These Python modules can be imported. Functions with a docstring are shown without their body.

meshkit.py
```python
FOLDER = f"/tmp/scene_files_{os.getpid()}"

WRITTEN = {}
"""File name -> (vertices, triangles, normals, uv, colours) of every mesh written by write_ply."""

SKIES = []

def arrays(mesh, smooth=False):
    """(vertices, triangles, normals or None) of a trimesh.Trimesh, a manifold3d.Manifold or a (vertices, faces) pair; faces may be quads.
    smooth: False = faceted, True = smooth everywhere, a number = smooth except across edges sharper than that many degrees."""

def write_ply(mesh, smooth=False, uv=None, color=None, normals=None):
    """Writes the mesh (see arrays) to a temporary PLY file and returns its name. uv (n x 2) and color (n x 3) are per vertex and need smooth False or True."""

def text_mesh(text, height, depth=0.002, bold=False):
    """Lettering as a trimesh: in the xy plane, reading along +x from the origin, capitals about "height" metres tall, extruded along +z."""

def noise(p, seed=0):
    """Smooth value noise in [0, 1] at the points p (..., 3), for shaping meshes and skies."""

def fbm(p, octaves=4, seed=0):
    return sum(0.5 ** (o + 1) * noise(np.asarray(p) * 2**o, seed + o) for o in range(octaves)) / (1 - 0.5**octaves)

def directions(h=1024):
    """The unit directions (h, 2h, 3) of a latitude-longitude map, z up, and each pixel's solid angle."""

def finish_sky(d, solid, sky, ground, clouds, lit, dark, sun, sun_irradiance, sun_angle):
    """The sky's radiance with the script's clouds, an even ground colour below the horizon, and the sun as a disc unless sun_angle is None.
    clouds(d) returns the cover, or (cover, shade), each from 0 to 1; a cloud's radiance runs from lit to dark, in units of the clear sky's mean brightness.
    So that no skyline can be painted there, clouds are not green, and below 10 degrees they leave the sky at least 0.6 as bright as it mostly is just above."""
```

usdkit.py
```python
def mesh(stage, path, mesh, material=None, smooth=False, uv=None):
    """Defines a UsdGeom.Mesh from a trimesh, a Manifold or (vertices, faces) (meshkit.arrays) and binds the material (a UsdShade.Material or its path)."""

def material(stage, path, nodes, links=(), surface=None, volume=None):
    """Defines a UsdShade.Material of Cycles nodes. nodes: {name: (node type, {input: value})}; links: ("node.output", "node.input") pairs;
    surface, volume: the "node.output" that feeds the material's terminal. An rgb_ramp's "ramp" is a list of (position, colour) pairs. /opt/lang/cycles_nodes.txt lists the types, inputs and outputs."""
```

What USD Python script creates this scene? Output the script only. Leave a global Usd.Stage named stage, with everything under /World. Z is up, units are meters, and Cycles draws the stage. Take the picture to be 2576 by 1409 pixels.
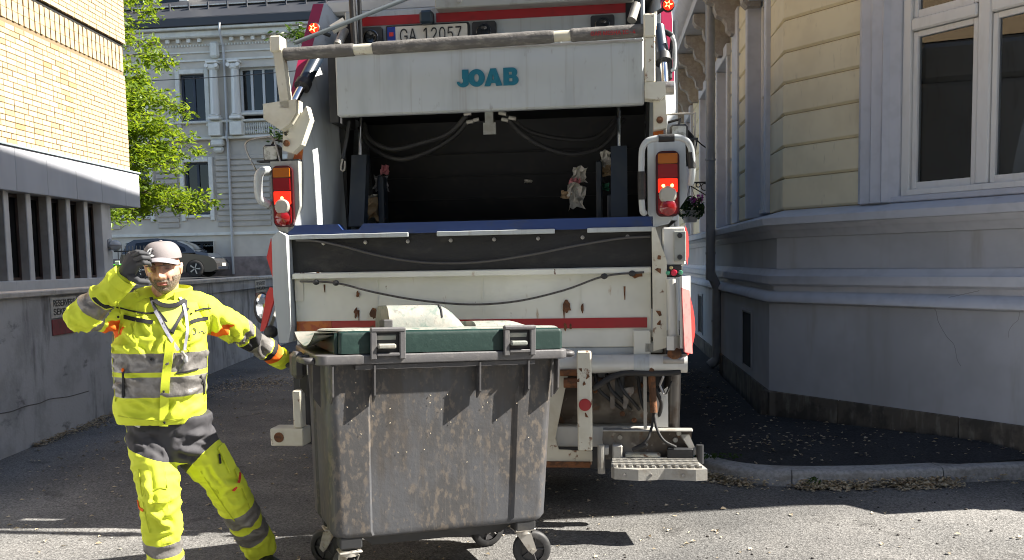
import math, re
import numpy as np, trimesh, manifold3d, usdkit, meshkit
from pxr import Gf, Sdf, Usd, UsdGeom, UsdLux, UsdShade
from shapely.geometry import Polygon, box as sbox
from scipy.spatial import cKDTree

stage = Usd.Stage.CreateInMemory()
UsdGeom.SetStageUpAxis(stage, 'Z'); UsdGeom.SetStageMetersPerUnit(stage, 1.0)
UsdGeom.Xform.Define(stage, '/World'); UsdGeom.Scope.Define(stage, '/World/Looks')
V = lambda *a: np.array(a, float)
PI = math.pi
rng = np.random.default_rng(7)

# ------------------------------------------------------------------ camera
EYE = V(0, 0, 1.62); PITCH = math.radians(4.93); ROLL = .0195; FPX = 2350.0; PW, PCX, PCY = 2576.0, 1288.0, 860.0
FWD = V(0, math.cos(PITCH), -math.sin(PITCH)); UPV = V(0, math.sin(PITCH), math.cos(PITCH)); EX = V(1, 0, 0)
cam = UsdGeom.Camera.Define(stage, '/World/camera')
cam.CreateHorizontalApertureAttr(36.0); cam.CreateVerticalApertureAttr(36.0 * 560 / 1024)
cam.CreateFocalLengthAttr(FPX * 36 / PW)
cam.CreateVerticalApertureOffsetAttr((PCY - 704.5) / PW * 36)
cam.CreateClippingRangeAttr((0.05, 2000.0))
cam.CreateExposureAttr(1.92)
rx = math.cos(ROLL) * EX - math.sin(ROLL) * UPV; ry = math.sin(ROLL) * EX + math.cos(ROLL) * UPV
cam.AddTransformOp().Set(Gf.Matrix4d(*rx, 0, *ry, 0, *(-FWD), 0, *EYE, 1))

# ------------------------------------------------------------------ sky and sun
SUN_EL = math.radians(42); SH = V(1, -.045, 0) / np.linalg.norm([1, -.045])
SUND = V(SH[0] * math.cos(SUN_EL), SH[1] * math.cos(SUN_EL), math.sin(SUN_EL))
dome = UsdLux.DomeLight.Define(stage, '/World/sky')
skym = usdkit.material(stage, '/World/Looks/sky_air', {
    'k': ('sky_texture', dict(sky_type='single_scattering', sun_disc=False, sun_elevation=SUN_EL, sun_rotation=math.atan2(SH[0], SH[1]))),
    'b': ('background_shader', dict(strength=.05))}, [('k.color', 'b.color')], surface='b.background')
UsdShade.MaterialBindingAPI.Apply(dome.GetPrim()).Bind(skym)
sun = UsdLux.DistantLight.Define(stage, '/World/sun')
sun.CreateIntensityAttr(1.25); sun.CreateNormalizeAttr(True); sun.CreateAngleAttr(.5); sun.CreateColorAttr(Gf.Vec3f(1, .94, .85))
za = SUND; xa = np.cross([0, 0, 1.], za); xa /= np.linalg.norm(xa); ya = np.cross(za, xa)
sun.AddTransformOp().Set(Gf.Matrix4d(*xa, 0, *ya, 0, *za, 0, 0, 0, 30, 1))

# ------------------------------------------------------------------ helpers: surveying the photograph onto real planes
def ray(px, py):
    a, b = (px - PCX) / FPX, (PCY - py) / FPX
    return FWD + (a * math.cos(ROLL) + b * math.sin(ROLL)) * EX + (-a * math.sin(ROLL) + b * math.cos(ROLL)) * UPV
def on_plane(px, py, p, n):
    d = ray(px, py); return EYE + d * (np.dot(p - EYE, n) / np.dot(d, n))
def on_y(px, py, y): return on_plane(px, py, V(0, y, 0), V(0, 1, 0))
def on_ground(px, py, z=0): return on_plane(px, py, V(0, 0, z), V(0, 0, 1))

# ------------------------------------------------------------------ helpers: meshes (all return (vertices, triangles))
def tm(m): return np.asarray(m.vertices, float), np.asarray(m.faces, int)
def join(*ms):
    vs, fs, k = [], [], 0
    for v, f in ms:
        vs.append(v); fs.append(f + k); k += len(v)
    return np.vstack(vs), np.vstack(fs)
def mv(m, t=(0, 0, 0), rz=0, rx=0, ry=0, s=1):
    v = m[0] * s
    for ang, (i, j) in ((rx, (1, 2)), (ry, (2, 0)), (rz, (0, 1))):
        if ang:
            c, n = math.cos(ang), math.sin(ang); a, b = v[:, i].copy(), v[:, j].copy()
            v = v.copy(); v[:, i], v[:, j] = a * c - b * n, a * n + b * c
    return v + np.asarray(t, float), m[1]
def frame(m, o, ex, ey, ez):
    return np.asarray(o) + m[0] @ np.array([ex, ey, ez], float), m[1]
BOXF = np.array([[0,2,1],[0,3,2],[4,5,6],[4,6,7],[0,1,5],[0,5,4],[1,2,6],[1,6,5],[2,3,7],[2,7,6],[3,0,4],[3,4,7]])
def bx(x0, x1, y0, y1, z0, z1, b=0):
    """a box, its edges chamfered by b"""
    if not b:
        return np.array([[x0,y0,z0],[x1,y0,z0],[x1,y1,z0],[x0,y1,z0],[x0,y0,z1],[x1,y0,z1],[x1,y1,z1],[x0,y1,z1]], float), BOXF
    b = min(b, (x1-x0)*.45, (y1-y0)*.45, (z1-z0)*.45); p = []
    for sx in (0, 1):
        for sy in (0, 1):
            for sz in (0, 1):
                c = [(x0, x1)[sx], (y0, y1)[sy], (z0, z1)[sz]]; s = [1-2*sx, 1-2*sy, 1-2*sz]
                for k in range(3):
                    q = [c[i] + (b * s[i] if i != k else 0) for i in range(3)]; p.append(q)
    return hull(p)
def hull(p):
    h = trimesh.convex.convex_hull(np.asarray(p, float)); return tm(h)
def cyl(p, q, r, r2=None, n=12, caps=True):
    p, q = np.asarray(p, float), np.asarray(q, float); r2 = r if r2 is None else r2
    return tube([p, q], [r, r2], n, caps)
def tube(pts, radii, n=8, caps=True):
    p = np.asarray(pts, float); k = len(p); radii = np.broadcast_to(radii, (k,))
    t = np.gradient(p, axis=0); t /= np.linalg.norm(t, axis=1, keepdims=True) + 1e-12
    a = np.cross(t[0], [0, 0, 1.] if abs(t[0][2]) < .9 else [1., 0, 0]); a /= np.linalg.norm(a)
    vs = []; ang = np.arange(n) * 2 * PI / n
    for i in range(k):
        a = a - t[i] * np.dot(a, t[i]); a /= np.linalg.norm(a) + 1e-12; b = np.cross(t[i], a)
        vs.append(p[i] + radii[i] * (np.cos(ang)[:, None] * a + np.sin(ang)[:, None] * b))
    v = np.vstack(vs); f = []
    for i in range(k - 1):
        for j in range(n):
            q = [i*n+j, i*n+(j+1) % n, (i+1)*n+(j+1) % n, (i+1)*n+j]; f += [[q[0], q[1], q[2]], [q[0], q[2], q[3]]]
    if caps:
        v = np.vstack([v, p[0], p[-1]])
        for j in range(n): f += [[len(v)-2, (j+1) % n, j], [len(v)-1, (k-1)*n+j, (k-1)*n+(j+1) % n]]
    return v, np.array(f)
def catmull(pts, per=6):
    p = np.asarray(pts, float); p = np.vstack([2*p[0]-p[1], p, 2*p[-1]-p[-2]]); out = []
    for i in range(1, len(p)-2):
        for s in np.arange(per) / per:
            a, b, c, d = p[i-1], p[i], p[i+1], p[i+2]
            out.append(.5*((2*b)+(-a+c)*s+(2*a-5*b+4*c-d)*s*s+(-a+3*b-3*c+d)*s**3))
    out.append(p[-2]); return np.array(out)
def prism(poly, h0, h1, holes=()):
    """a polygon in xy (with holes) extruded from z=h0 to z=h1"""
    m = trimesh.creation.extrude_polygon(Polygon(poly, holes), h1 - h0, engine='earcut'); v, f = tm(m); v = v.copy(); v[:, 2] += h0
    return v, f
def prism_xz(poly, y0, y1, holes=()):
    """a polygon in xz extruded from y0 to y1"""
    v, f = prism(poly, 0, y1 - y0, holes); return np.stack([v[:, 0], y0 + v[:, 2], v[:, 1]], 1), f[:, ::-1]
def prism_yz(poly, x0, x1, holes=()):
    v, f = prism(poly, 0, x1 - x0, holes); return np.stack([x0 + v[:, 2], v[:, 0], v[:, 1]], 1), f
def lathe(prof, n=24, caps=True):
    """profile of (r, z) turned about z"""
    ang = np.arange(n) * 2 * PI / n; k = len(prof)
    v = np.vstack([np.stack([r*np.cos(ang), r*np.sin(ang), np.full(n, z)], 1) for r, z in prof]); f = []
    for i in range(k-1):
        for j in range(n):
            q = [i*n+j, i*n+(j+1) % n, (i+1)*n+(j+1) % n, (i+1)*n+j]; f += [[q[0], q[1], q[2]], [q[0], q[2], q[3]]]
    if caps:
        v = np.vstack([v, [0, 0, prof[0][1]], [0, 0, prof[-1][1]]])
        for j in range(n): f += [[len(v)-2, (j+1) % n, j], [len(v)-1, (k-1)*n+j, (k-1)*n+(j+1) % n]]
    return v, np.array(f)
def sweep(path, prof, closed=False):
    """a profile of (out, z) swept along a level path of (x, y); out is to the right of the way walked; mitred"""
    p = np.asarray(path, float); k = len(p); prof = np.asarray(prof, float); n = len(prof); vs = []
    for i in range(k):
        d0 = p[i]-p[i-1] if i else p[1]-p[0]; d1 = p[i+1]-p[i] if i < k-1 else p[-1]-p[-2]
        d0 = d0/np.linalg.norm(d0); d1 = d1/np.linalg.norm(d1); n0 = V(d0[1], -d0[0]); n1 = V(d1[1], -d1[0])
        m = n0+n1; m /= np.dot(m, n0)
        vs.append(np.column_stack([p[i][0]+prof[:, 0]*m[0], p[i][1]+prof[:, 0]*m[1], prof[:, 1]]))
    v = np.vstack(vs); f = []
    for i in range(k-1):
        for j in range(n-1 if not closed else n):
            q = [i*n+j, i*n+(j+1) % n, (i+1)*n+(j+1) % n, (i+1)*n+j]; f += [[q[0], q[2], q[1]], [q[0], q[3], q[2]]]
    from_end = trimesh.creation.triangulate_polygon(Polygon(prof), engine='earcut')[1] if n > 2 else []
    for t in from_end: t = [int(x) % n for x in t]; f += [t, [x+(k-1)*n for x in t[::-1]]]
    return v, np.array(f)
def grid(nx, ny, fn):
    u, w = np.meshgrid(np.linspace(0, 1, nx), np.linspace(0, 1, ny), indexing='ij'); v = fn(u.ravel(), w.ravel())
    i, j = np.meshgrid(np.arange(nx-1), np.arange(ny-1), indexing='ij'); q = (i*ny+j).ravel()
    return v, np.vstack([np.stack([q, q+ny, q+ny+1], 1), np.stack([q, q+ny+1, q+1], 1)])
def ball(c, r, sub=2, sc=(1, 1, 1)):
    m = trimesh.creation.icosphere(sub, 1.0); return np.asarray(m.vertices)*np.asarray(sc)*r+np.asarray(c, float), np.asarray(m.faces)
def rrect(x0, x1, y0, y1, r, n=5):
    p = []
    for cx, cy, a in ((x1-r, y1-r, 0), (x0+r, y1-r, 90), (x0+r, y0+r, 180), (x1-r, y0+r, 270)):
        for t in np.linspace(a, a+90, n): p.append((cx+r*math.cos(math.radians(t)), cy+r*math.sin(math.radians(t))))
    return p
def letters(text, height, depth=.003, bold=False): return tm(meshkit.text_mesh(text, height, depth, bold))

# ------------------------------------------------------------------ helpers: prims
def name_for(parent, name):
    p, k = f'{parent}/{name}', 0
    while stage.GetPrimAtPath(p): k += 1; p = f'{parent}/{name}_{k:03d}'
    return p
def keys(prim, **kw):
    for k, v in kw.items():
        if v: prim.SetCustomDataByKey(k, v)
class Thing:
    """an Xform at the thing's base; meshes are given in world space, or in its own space with local=True"""
    def __init__(s, name, label=None, category=None, loc=(0, 0, 0), rz=0, local=False, group=None, kind=None):
        s.path = name_for('/World', name); s.x = UsdGeom.Xform.Define(stage, s.path); s.loc = np.asarray(loc, float); s.rz = rz; s.local = local
        s.x.AddTranslateOp().Set(Gf.Vec3d(*s.loc))
        if rz: s.x.AddRotateZOp().Set(math.degrees(rz))
        keys(s.x.GetPrim(), label=label, category=category, group=group, kind=kind)
    def add(s, name, mesh, mat, smooth=False, parent=None, label=None, normals=None, kind=None):
        v, f = mesh; v = np.asarray(v, float)
        if not s.local:
            v = v - s.loc
            if s.rz: v = mv((v, f), rz=-s.rz)[0]
        p = name_for(parent or s.path, name)
        m = usdkit.mesh(stage, p, (v, f), mat, smooth)
        if normals is not None: m.CreateNormalsAttr(normals); m.SetNormalsInterpolation('vertex')
        keys(m.GetPrim(), label=label, kind=kind)
        return p
def single(name, mesh, mat, label=None, category=None, kind=None, group=None, smooth=False):
    p = name_for('/World', name); m = usdkit.mesh(stage, p, mesh, mat, smooth); keys(m.GetPrim(), label=label, category=category, kind=kind, group=group)
    return p
def copy_of(src, loc, rz=0, **kw):
    base = re.sub(r'_\d{3}$', '', src.split('/')[-1]); p = name_for('/World', base); x = UsdGeom.Xform.Define(stage, p)
    x.GetPrim().GetReferences().AddInternalReference(src); x.GetPrim().SetInstanceable(True)
    x.ClearXformOpOrder(); x.MakeMatrixXform().Set(Gf.Matrix4d().SetRotate(Gf.Rotation(Gf.Vec3d(0, 0, 1), math.degrees(rz))) * Gf.Matrix4d().SetTranslate(Gf.Vec3d(*map(float, loc))))
    keys(x.GetPrim(), **kw); return p

# ------------------------------------------------------------------ helpers: materials
def M(name, col, rough=.6, layers=(), bump=0, bscale=60, metal=0, coat=0, spec=.5, emit=0, var=0, bdist=.01, obj=False, bdetail=4, trans=0):
    """principled material; layers: (colour, noise scale or (sx, sy, sz), low, high, amount[, roughness]) mixed over each other"""
    n = {'p': ('principled_bsdf', dict(base_color=col, roughness=rough, metallic=metal, coat_weight=coat, specular_ior_level=spec)), 'g': ('geometry', {}), 'tc': ('texture_coordinate', {})}
    pos = 'tc.object' if obj else 'g.position'; L = []; cur = None
    for i, l in enumerate(layers):
        c, sc, lo, hi, amt = l[:5]; vec = pos
        if np.ndim(sc):
            n[f'm{i}'] = ('mapping', dict(scale=sc, location=(i*3.1, i*1.7, i*.9))); L.append((pos, f'm{i}.vector')); vec = f'm{i}.vector'; sc = 1.0
        n[f'n{i}'] = ('noise_texture', dict(dimensions='3D', type='fBM', scale=sc, detail=5.0, roughness=.6)); L.append((vec, f'n{i}.vector'))
        n[f'r{i}'] = ('map_range', dict(range_type='smoothstep', from_min=lo, from_max=hi, to_min=0.0, to_max=amt, clamp=True)); L.append((f'n{i}.fac', f'r{i}.value'))
        n[f'x{i}'] = ('mix_color', dict(blend_type='mix', a=col, b=c)); L.append((f'r{i}.result', f'x{i}.fac'))
        if cur: L.append((cur, f'x{i}.a'))
        cur = f'x{i}.result'
    if var:
        n['oi'] = ('object_info', {}); n['vr'] = ('map_range', dict(from_min=0.0, from_max=1.0, to_min=1-var, to_max=1+var)); n['hv'] = ('hsv', dict(color=col))
        L += [('oi.random', 'vr.value'), ('vr.result', 'hv.value')] + ([(cur, 'hv.color')] if cur else []); cur = 'hv.color'
    if cur: L.append((cur, 'p.base_color'))
    if emit: n['p'][1].update(emission_color=col, emission_strength=emit)
    if bump:
        n['bn'] = ('noise_texture', dict(dimensions='3D', type='fBM', scale=bscale, detail=float(bdetail), roughness=.6)); n['bu'] = ('bump', dict(strength=bump, distance=bdist))
        L += [(pos, 'bn.vector'), ('bn.fac', 'bu.height'), ('bu.normal', 'p.normal')]
    return usdkit.material(stage, f'/World/Looks/{name}', n, L, surface='p.BSDF')
def glass_pane(name, tint=(.02, .022, .025), ior=1.6):
    """window glass over a dark interior: mirror by fresnel, and clear enough to see in"""
    return usdkit.material(stage, f'/World/Looks/{name}', {'t': ('transparent_bsdf', dict(color=tint)), 'g': ('glossy_bsdf', dict(color=(.95, .97, 1), roughness=.0)), 'f': ('fresnel', dict(IOR=ior)), 'm': ('mix_closure', {})},
        [('f.fac', 'm.fac'), ('t.BSDF', 'm.closure1'), ('g.BSDF', 'm.closure2')], surface='m.closure')
# ================================================================== ground, road, pavement
def asphalt(name, a, b, petals=False):
    n = {'g': ('geometry', {}), 'p': ('principled_bsdf', dict(roughness=.85, specular_ior_level=.25)),
         'n1': ('noise_texture', dict(dimensions='3D', type='fBM', scale=1.3, detail=4.0)), 'n2': ('noise_texture', dict(dimensions='3D', type='fBM', scale=55.0, detail=3.0, roughness=.7)),
         'v': ('voronoi_texture', dict(scale=110.0, feature='f1')), 'r1': ('rgb_ramp', dict(ramp=[(.35, a), (.65, b)])),
         'r2': ('map_range', dict(from_min=.35, from_max=.65, to_min=.65, to_max=1.35, clamp=True)), 'sv': ('separate_color', {}), 'r3': ('map_range', dict(from_min=0.0, from_max=1.0, to_min=.55, to_max=1.5)),
         'm1': ('mix_color', dict(blend_type='multiply', fac=1.0)), 'm2': ('mix_color', dict(blend_type='multiply', fac=.85)),
         'n3': ('noise_texture', dict(dimensions='3D', type='fBM', scale=.42, detail=5.0, roughness=.6)), 'r4': ('map_range', dict(from_min=.38, from_max=.62, to_min=.74, to_max=1.16, clamp=True)), 'm3': ('mix_color', dict(blend_type='multiply', fac=1.0)),
         'n4': ('noise_texture', dict(dimensions='3D', type='fBM', scale=2.6, detail=3.0, roughness=.5)), 'r5': ('map_range', dict(range_type='smoothstep', from_min=.60, from_max=.72, to_min=1.0, to_max=.62, clamp=True)), 'm4': ('mix_color', dict(blend_type='multiply', fac=1.0)),
         'n5': ('noise_texture', dict(dimensions='3D', type='fBM', scale=24.0, detail=2.0)), 'r6': ('map_range', dict(from_min=.66, from_max=.72, to_min=1.0, to_max=.35, clamp=True)), 'm5': ('mix_color', dict(blend_type='multiply', fac=1.0)),
         'ad': ('math', dict(math_type='add')), 'bu': ('bump', dict(strength=.55, distance=.006))}
    L = [('g.position', f'{x}.vector') for x in ('n1', 'n2', 'v', 'n3', 'n4', 'n5')] + [('n1.fac', 'r1.fac'), ('n2.fac', 'r2.value'), ('v.color', 'sv.color'), ('sv.r', 'r3.value'), ('r1.color', 'm1.a'), ('r2.result', 'm1.b'), ('m1.result', 'm2.a'), ('r3.result', 'm2.b'),
         ('n3.fac', 'r4.value'), ('m2.result', 'm3.a'), ('r4.result', 'm3.b'), ('n4.fac', 'r5.value'), ('m3.result', 'm4.a'), ('r5.result', 'm4.b'), ('n5.fac', 'r6.value'), ('m4.result', 'm5.a'), ('r6.result', 'm5.b'), ('m5.result', 'p.base_color'), ('v.distance', 'ad.value1'), ('n2.fac', 'ad.value2'), ('ad.value', 'bu.height'), ('bu.normal', 'p.normal')]
    return usdkit.material(stage, f'/World/Looks/{name}', n, L, surface='p.BSDF')
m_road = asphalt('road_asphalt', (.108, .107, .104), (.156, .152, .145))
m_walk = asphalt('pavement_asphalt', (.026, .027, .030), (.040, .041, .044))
m_soil = M('soil', (.09, .085, .07), .9, [((.05, .06, .03), 2.0, .4, .6, .8)])
m_granite = M('granite', (.33, .33, .33), .75, [((.2, .2, .2), 40., .4, .62, .7), ((.12, .1, .07), (3, 3, 9), .5, .75, .6)], bump=.3, bscale=90)

single('ground', grid(2, 2, lambda u, w: np.stack([(u-.5)*600, (w-.3)*600, u*0-.012], 1)), m_soil, kind='structure')
single('road', (V(-4.6, -14, 0, 9, -14, 0, 9, 6.6, 0, 3, 6.6, 0, 3, 34, 0, -4.75, 34, 0).reshape(-1, 3), np.array([[0, 1, 2], [0, 2, 3], [0, 3, 4], [0, 4, 5]])), m_road, kind='structure')

kp = catmull([(14, 7.0), (9, 6.9), (5.5, 6.68), (3.6, 6.53), (2.6, 6.43), (1.95, 6.46), (1.58, 6.62), (1.36, 6.95), (1.28, 7.5), (1.33, 8.4), (1.5, 10.5), (2.1, 17), (3.9, 36)], 8)
back = [(14, 6.5), (4.6, 5.8), (3.80, 6.86), (2.47, 8.95), (2.75, 11.9), (3.2, 14.2), (3.6, 20.5), (5.0, 36)]
def wz(x, y):   # the pavement climbs gently to the right along the wall
    d = np.clip((x - 2.4) / 1.4, 0, 1.6) * np.clip((y - 6.45) * 1.6, 0, 1) if np.isscalar(x) else np.clip((x-2.4)/1.4, 0, 1.6)*np.clip((y-6.45)*1.6, 0, 1)
    return .108 + .095 * d
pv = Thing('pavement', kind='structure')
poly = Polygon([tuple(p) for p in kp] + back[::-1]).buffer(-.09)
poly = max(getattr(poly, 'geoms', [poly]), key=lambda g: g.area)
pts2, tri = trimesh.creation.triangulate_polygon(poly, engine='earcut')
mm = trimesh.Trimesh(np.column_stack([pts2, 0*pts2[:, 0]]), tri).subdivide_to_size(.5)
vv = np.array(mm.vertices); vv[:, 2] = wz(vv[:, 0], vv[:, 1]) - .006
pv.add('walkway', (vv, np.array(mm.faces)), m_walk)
# kerb: one granite stone after another, with open joints
kb = Thing('kerb', kind='structure'); acc = 0; seg = []; joints = []
kl = np.concatenate([[0], np.cumsum(np.linalg.norm(np.diff(kp, axis=0), axis=1))])
def kat(s): return V(np.interp(s, kl, kp[:, 0]), np.interp(s, kl, kp[:, 1]))
j1 = kl[np.argmin(np.linalg.norm(kp - V(3.05, 6.47), axis=1))]; j2 = kl[np.argmin(np.linalg.norm(kp - V(1.98, 6.45), axis=1))]
marks = [j1-1.2*k for k in range(8, 0, -1)] + [j1, j2] + [j2+.85, j2+1.6, j2+2.7, j2+3.9, j2+5.1, j2+6.3, j2+7.5]
for a, b in zip(marks[:-1], marks[1:]):
    ss = np.linspace(a+.004, b-.004, 7); pth = [kat(s) for s in ss]
    prof = [(0, -.01), (-.004, .085), (-.012, .102), (-.03, .112), (-.165, .114), (-.172, .108), (-.172, -.01)]
    kb.add('kerb_stone', sweep(pth, [(-o, z+rng.uniform(-.002, .002)*0) for o, z in prof]), m_granite, smooth=40)

# ================================================================== corner building on the right
m_yel = M('yellow_render', (.78, .70, .49), .85, [((.69, .61, .42), 3., .4, .65, .6), ((.40, .35, .24), (1.5, 1.5, .5), .58, .78, .5), ((.45, .40, .28), (30, 30, 6), .6, .72, .4)], bump=.25, bscale=120, bdist=.004)
m_grey = M('grey_render', (.50, .515, .55), .85, [((.43, .445, .475), 2.5, .4, .65, .7), ((.34, .32, .295), (4, 4, .6), .56, .76, .6), ((.38, .39, .41), .6, .45, .6, .6)], bump=.35, bscale=70, bdist=.006)
m_gtrim = M('grey_trim', (.57, .585, .63), .7, [((.49, .505, .54), 6., .45, .65, .6)], bump=.15, bscale=90, bdist=.003)
m_wood = M('white_window_paint', (.74, .74, .72), .5, [((.6, .58, .54), (9, 9, 2), .5, .7, .5)], bump=.12, bscale=50, bdist=.003)
m_plinth = M('stone_plinth', (.12, .105, .085), .9, [((.22, .2, .17), (14, 14, 3), .5, .68, .8), ((.05, .045, .04), 5., .45, .6, .7)], bump=.6, bscale=30)
m_glass = glass_pane('window_glass', (.55, .60, .66), 2.0)
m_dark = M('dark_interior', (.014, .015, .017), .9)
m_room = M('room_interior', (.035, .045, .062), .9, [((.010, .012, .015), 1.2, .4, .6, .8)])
m_zinc = M('painted_zinc', (.30, .31, .32), .45, [((.24, .25, .26), 8., .4, .6, .6)], metal=.0, spec=.6)
m_crack = M('crack_dark', (.12, .115, .115), .9)

KB = V(2.473, 8.95); FD = V(.5331, -.846); FD /= np.linalg.norm(FD); FN = V(-FD[1], FD[0]) * -1.0
FN = V(-.846, -.5331); FN /= np.linalg.norm(FN); SD = V(.095, .9955); SN = V(-.9955, .095)
K2 = KB + .128 * V(1.028, .244); FL = 3.72; LB_, LS = 1.45, 12.5
ED = V(.99, .14); ED /= np.linalg.norm(ED)
def fpt(t, out=0): return K2 + FD*t + FN*out
# path of the wall foot walked with the street on its right hand: from far down the street to the corner, along the chamfer, round the end wall
def off(path_pts, o): return path_pts
WALK = [K2 + SD*LS, K2 + SD*3.35, K2, K2 + FD*FL, K2 + FD*FL + ED*9]
cb = Thing('corner_building', 'yellow and grey rendered corner house with rusticated walls and tall white window', 'building', loc=(K2[0], K2[1], 0))
def wpath(d): return [V(*p) for p in WALK]
# sweep(): "out" is to the right of the way walked; from the far street towards the corner the street is on the right
prof_body = [(-.4, .0), (.128, .0), (.128, 1.17), (-.4, 1.17)]
cb.add('base_wall', sweep(WALK, [(-.4, .18), (.128, .18), (.128, 1.172), (-.4, 1.172)]), m_grey)
cb.add('string_course', sweep(WALK, [(-.3, 1.174), (.14, 1.174), (.165, 1.19), (.168, 1.215), (.15, 1.25), (.12, 1.275), (.085, 1.29), (.085, 1.335), (.125, 1.352), (.13, 1.36), (.13, 1.43), (.10, 1.445), (.07, 1.495), (-.3, 1.495)]), m_gtrim, smooth=35)
cb.add('parapet_panel', sweep(WALK, [(-.3, 1.497), (.055, 1.497), (.055, 1.79), (-.3, 1.79)]), m_grey)
cb.add('sill_course', sweep(WALK, [(-.3, 1.792), (.07, 1.792), (.08, 1.815), (.10, 1.84), (.105, 1.862), (.14, 1.885), (.15, 1.905), (.195, 1.912), (.20, 1.975), (.19, 1.985), (-.02, 2.052), (-.3, 2.055)]), m_gtrim, smooth=35)
# plinth: single stones
acc = 0.0
for pth, lens in (([K2 + FD*-.0, K2 + FD*FL], None), ([K2, K2 + SD*14], None)):
    d = pth[1]-pth[0]; Lg = np.linalg.norm(d); d = d/Lg; nn = FN if lens is None and np.allclose(d, FD) else SN; s = -.14 if nn is FN else -.14; Lg = Lg+.14
    while s < Lg-.05:
        e = min(s + rng.uniform(.85, 1.25), Lg); z1 = .335; zb = 0.0
        q = frame(bx(s+.004, e-.004, -.25, .145+rng.uniform(-.004, .004), zb, z1+rng.uniform(-.006, .004), .008), (pth[0][0], pth[0][1], 0), V(*d, 0), V(*nn, 0), V(0, 0, 1))
        if nn is not FN: q = (q[0], q[1][:, ::-1])
        cb.add('plinth_stone', q, m_plinth); s = e

# rusticated yellow blocks: chamfer front pier and street side, each course a block with recessed joint
GZ = [2.056, 2.351, 2.644, 2.944, 3.234, 3.52, 3.816, 4.11, 4.40, 4.69]
def block(t0, t1, z0, z1, org, d, n, dep=.14, mat=m_yel, j=.012):
    v = frame(bx(t0, t1, -dep, 0, z0+j*.5, z1-j*.5, .012), (org[0], org[1], 0), V(*d, 0), V(*n, 0), V(0, 0, 1))
    if np.cross(d, n) < 0: v = (v[0], v[1][:, ::-1])
    return v
def blk(t0, t1, z0, z1, org=K2, d=FD, n=FN, o0=-.14, o1=0, b=0):
    v = frame(bx(t0, t1, o0, o1, z0, z1, b), (org[0], org[1], 0), V(*d, 0), V(*n, 0), V(0, 0, 1))
    return (v[0], v[1][:, ::-1]) if np.cross(d, n) < 0 else v
for z0, z1 in zip(GZ[:-1], GZ[1:]):
    # corner block wraps both faces: one convex prism mitred at the corner
    c = .01
    pin = [K2 + FD*.853 - FN*.14, K2 - FN*.14*.6 - SN*.14*.6, K2 + SD*.667 - SN*.14, K2 + SD*.667 - SN*.001, K2 + FD*.853, K2, K2 + SD*.666]
    cb.add('rusticated_block', hull([(p[0], p[1], z) for p in pin for z in (z0+.024, z1-.020)] + [(*(p-(FN*.6+SN*.6)*.017 if i > 3 else p), z) for i, p in enumerate(pin) for z in (z0+.004, z1-.004)]), m_yel)
    cb.add('rusticated_block', blk(3.01, FL, z0+.004, z1-.004, b=.018), m_yel)
    cb.add('rusticated_block', blk(2.0, 2.83, z0+.004, z1-.004, d=SD, n=SN, b=.018), m_yel)
    for t0, t1 in ((3.42, 4.03), (5.28, 6.28), (7.64, 9.2), (10.4, 12.5)):
        cb.add('rusticated_block', blk(t0, t1, z0+.004, z1-.004, d=SD, n=SN, o1=-.06, b=.018), m_yel)
cb.add('pilaster', blk(2.835, 3.33, 2.056, 4.69, d=SD, n=SN, o1=.02), m_gtrim)
cb.add('pilaster', blk(3.335, 3.415, 2.056, 4.69, d=SD, n=SN, o1=-.04), m_gtrim)
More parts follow.
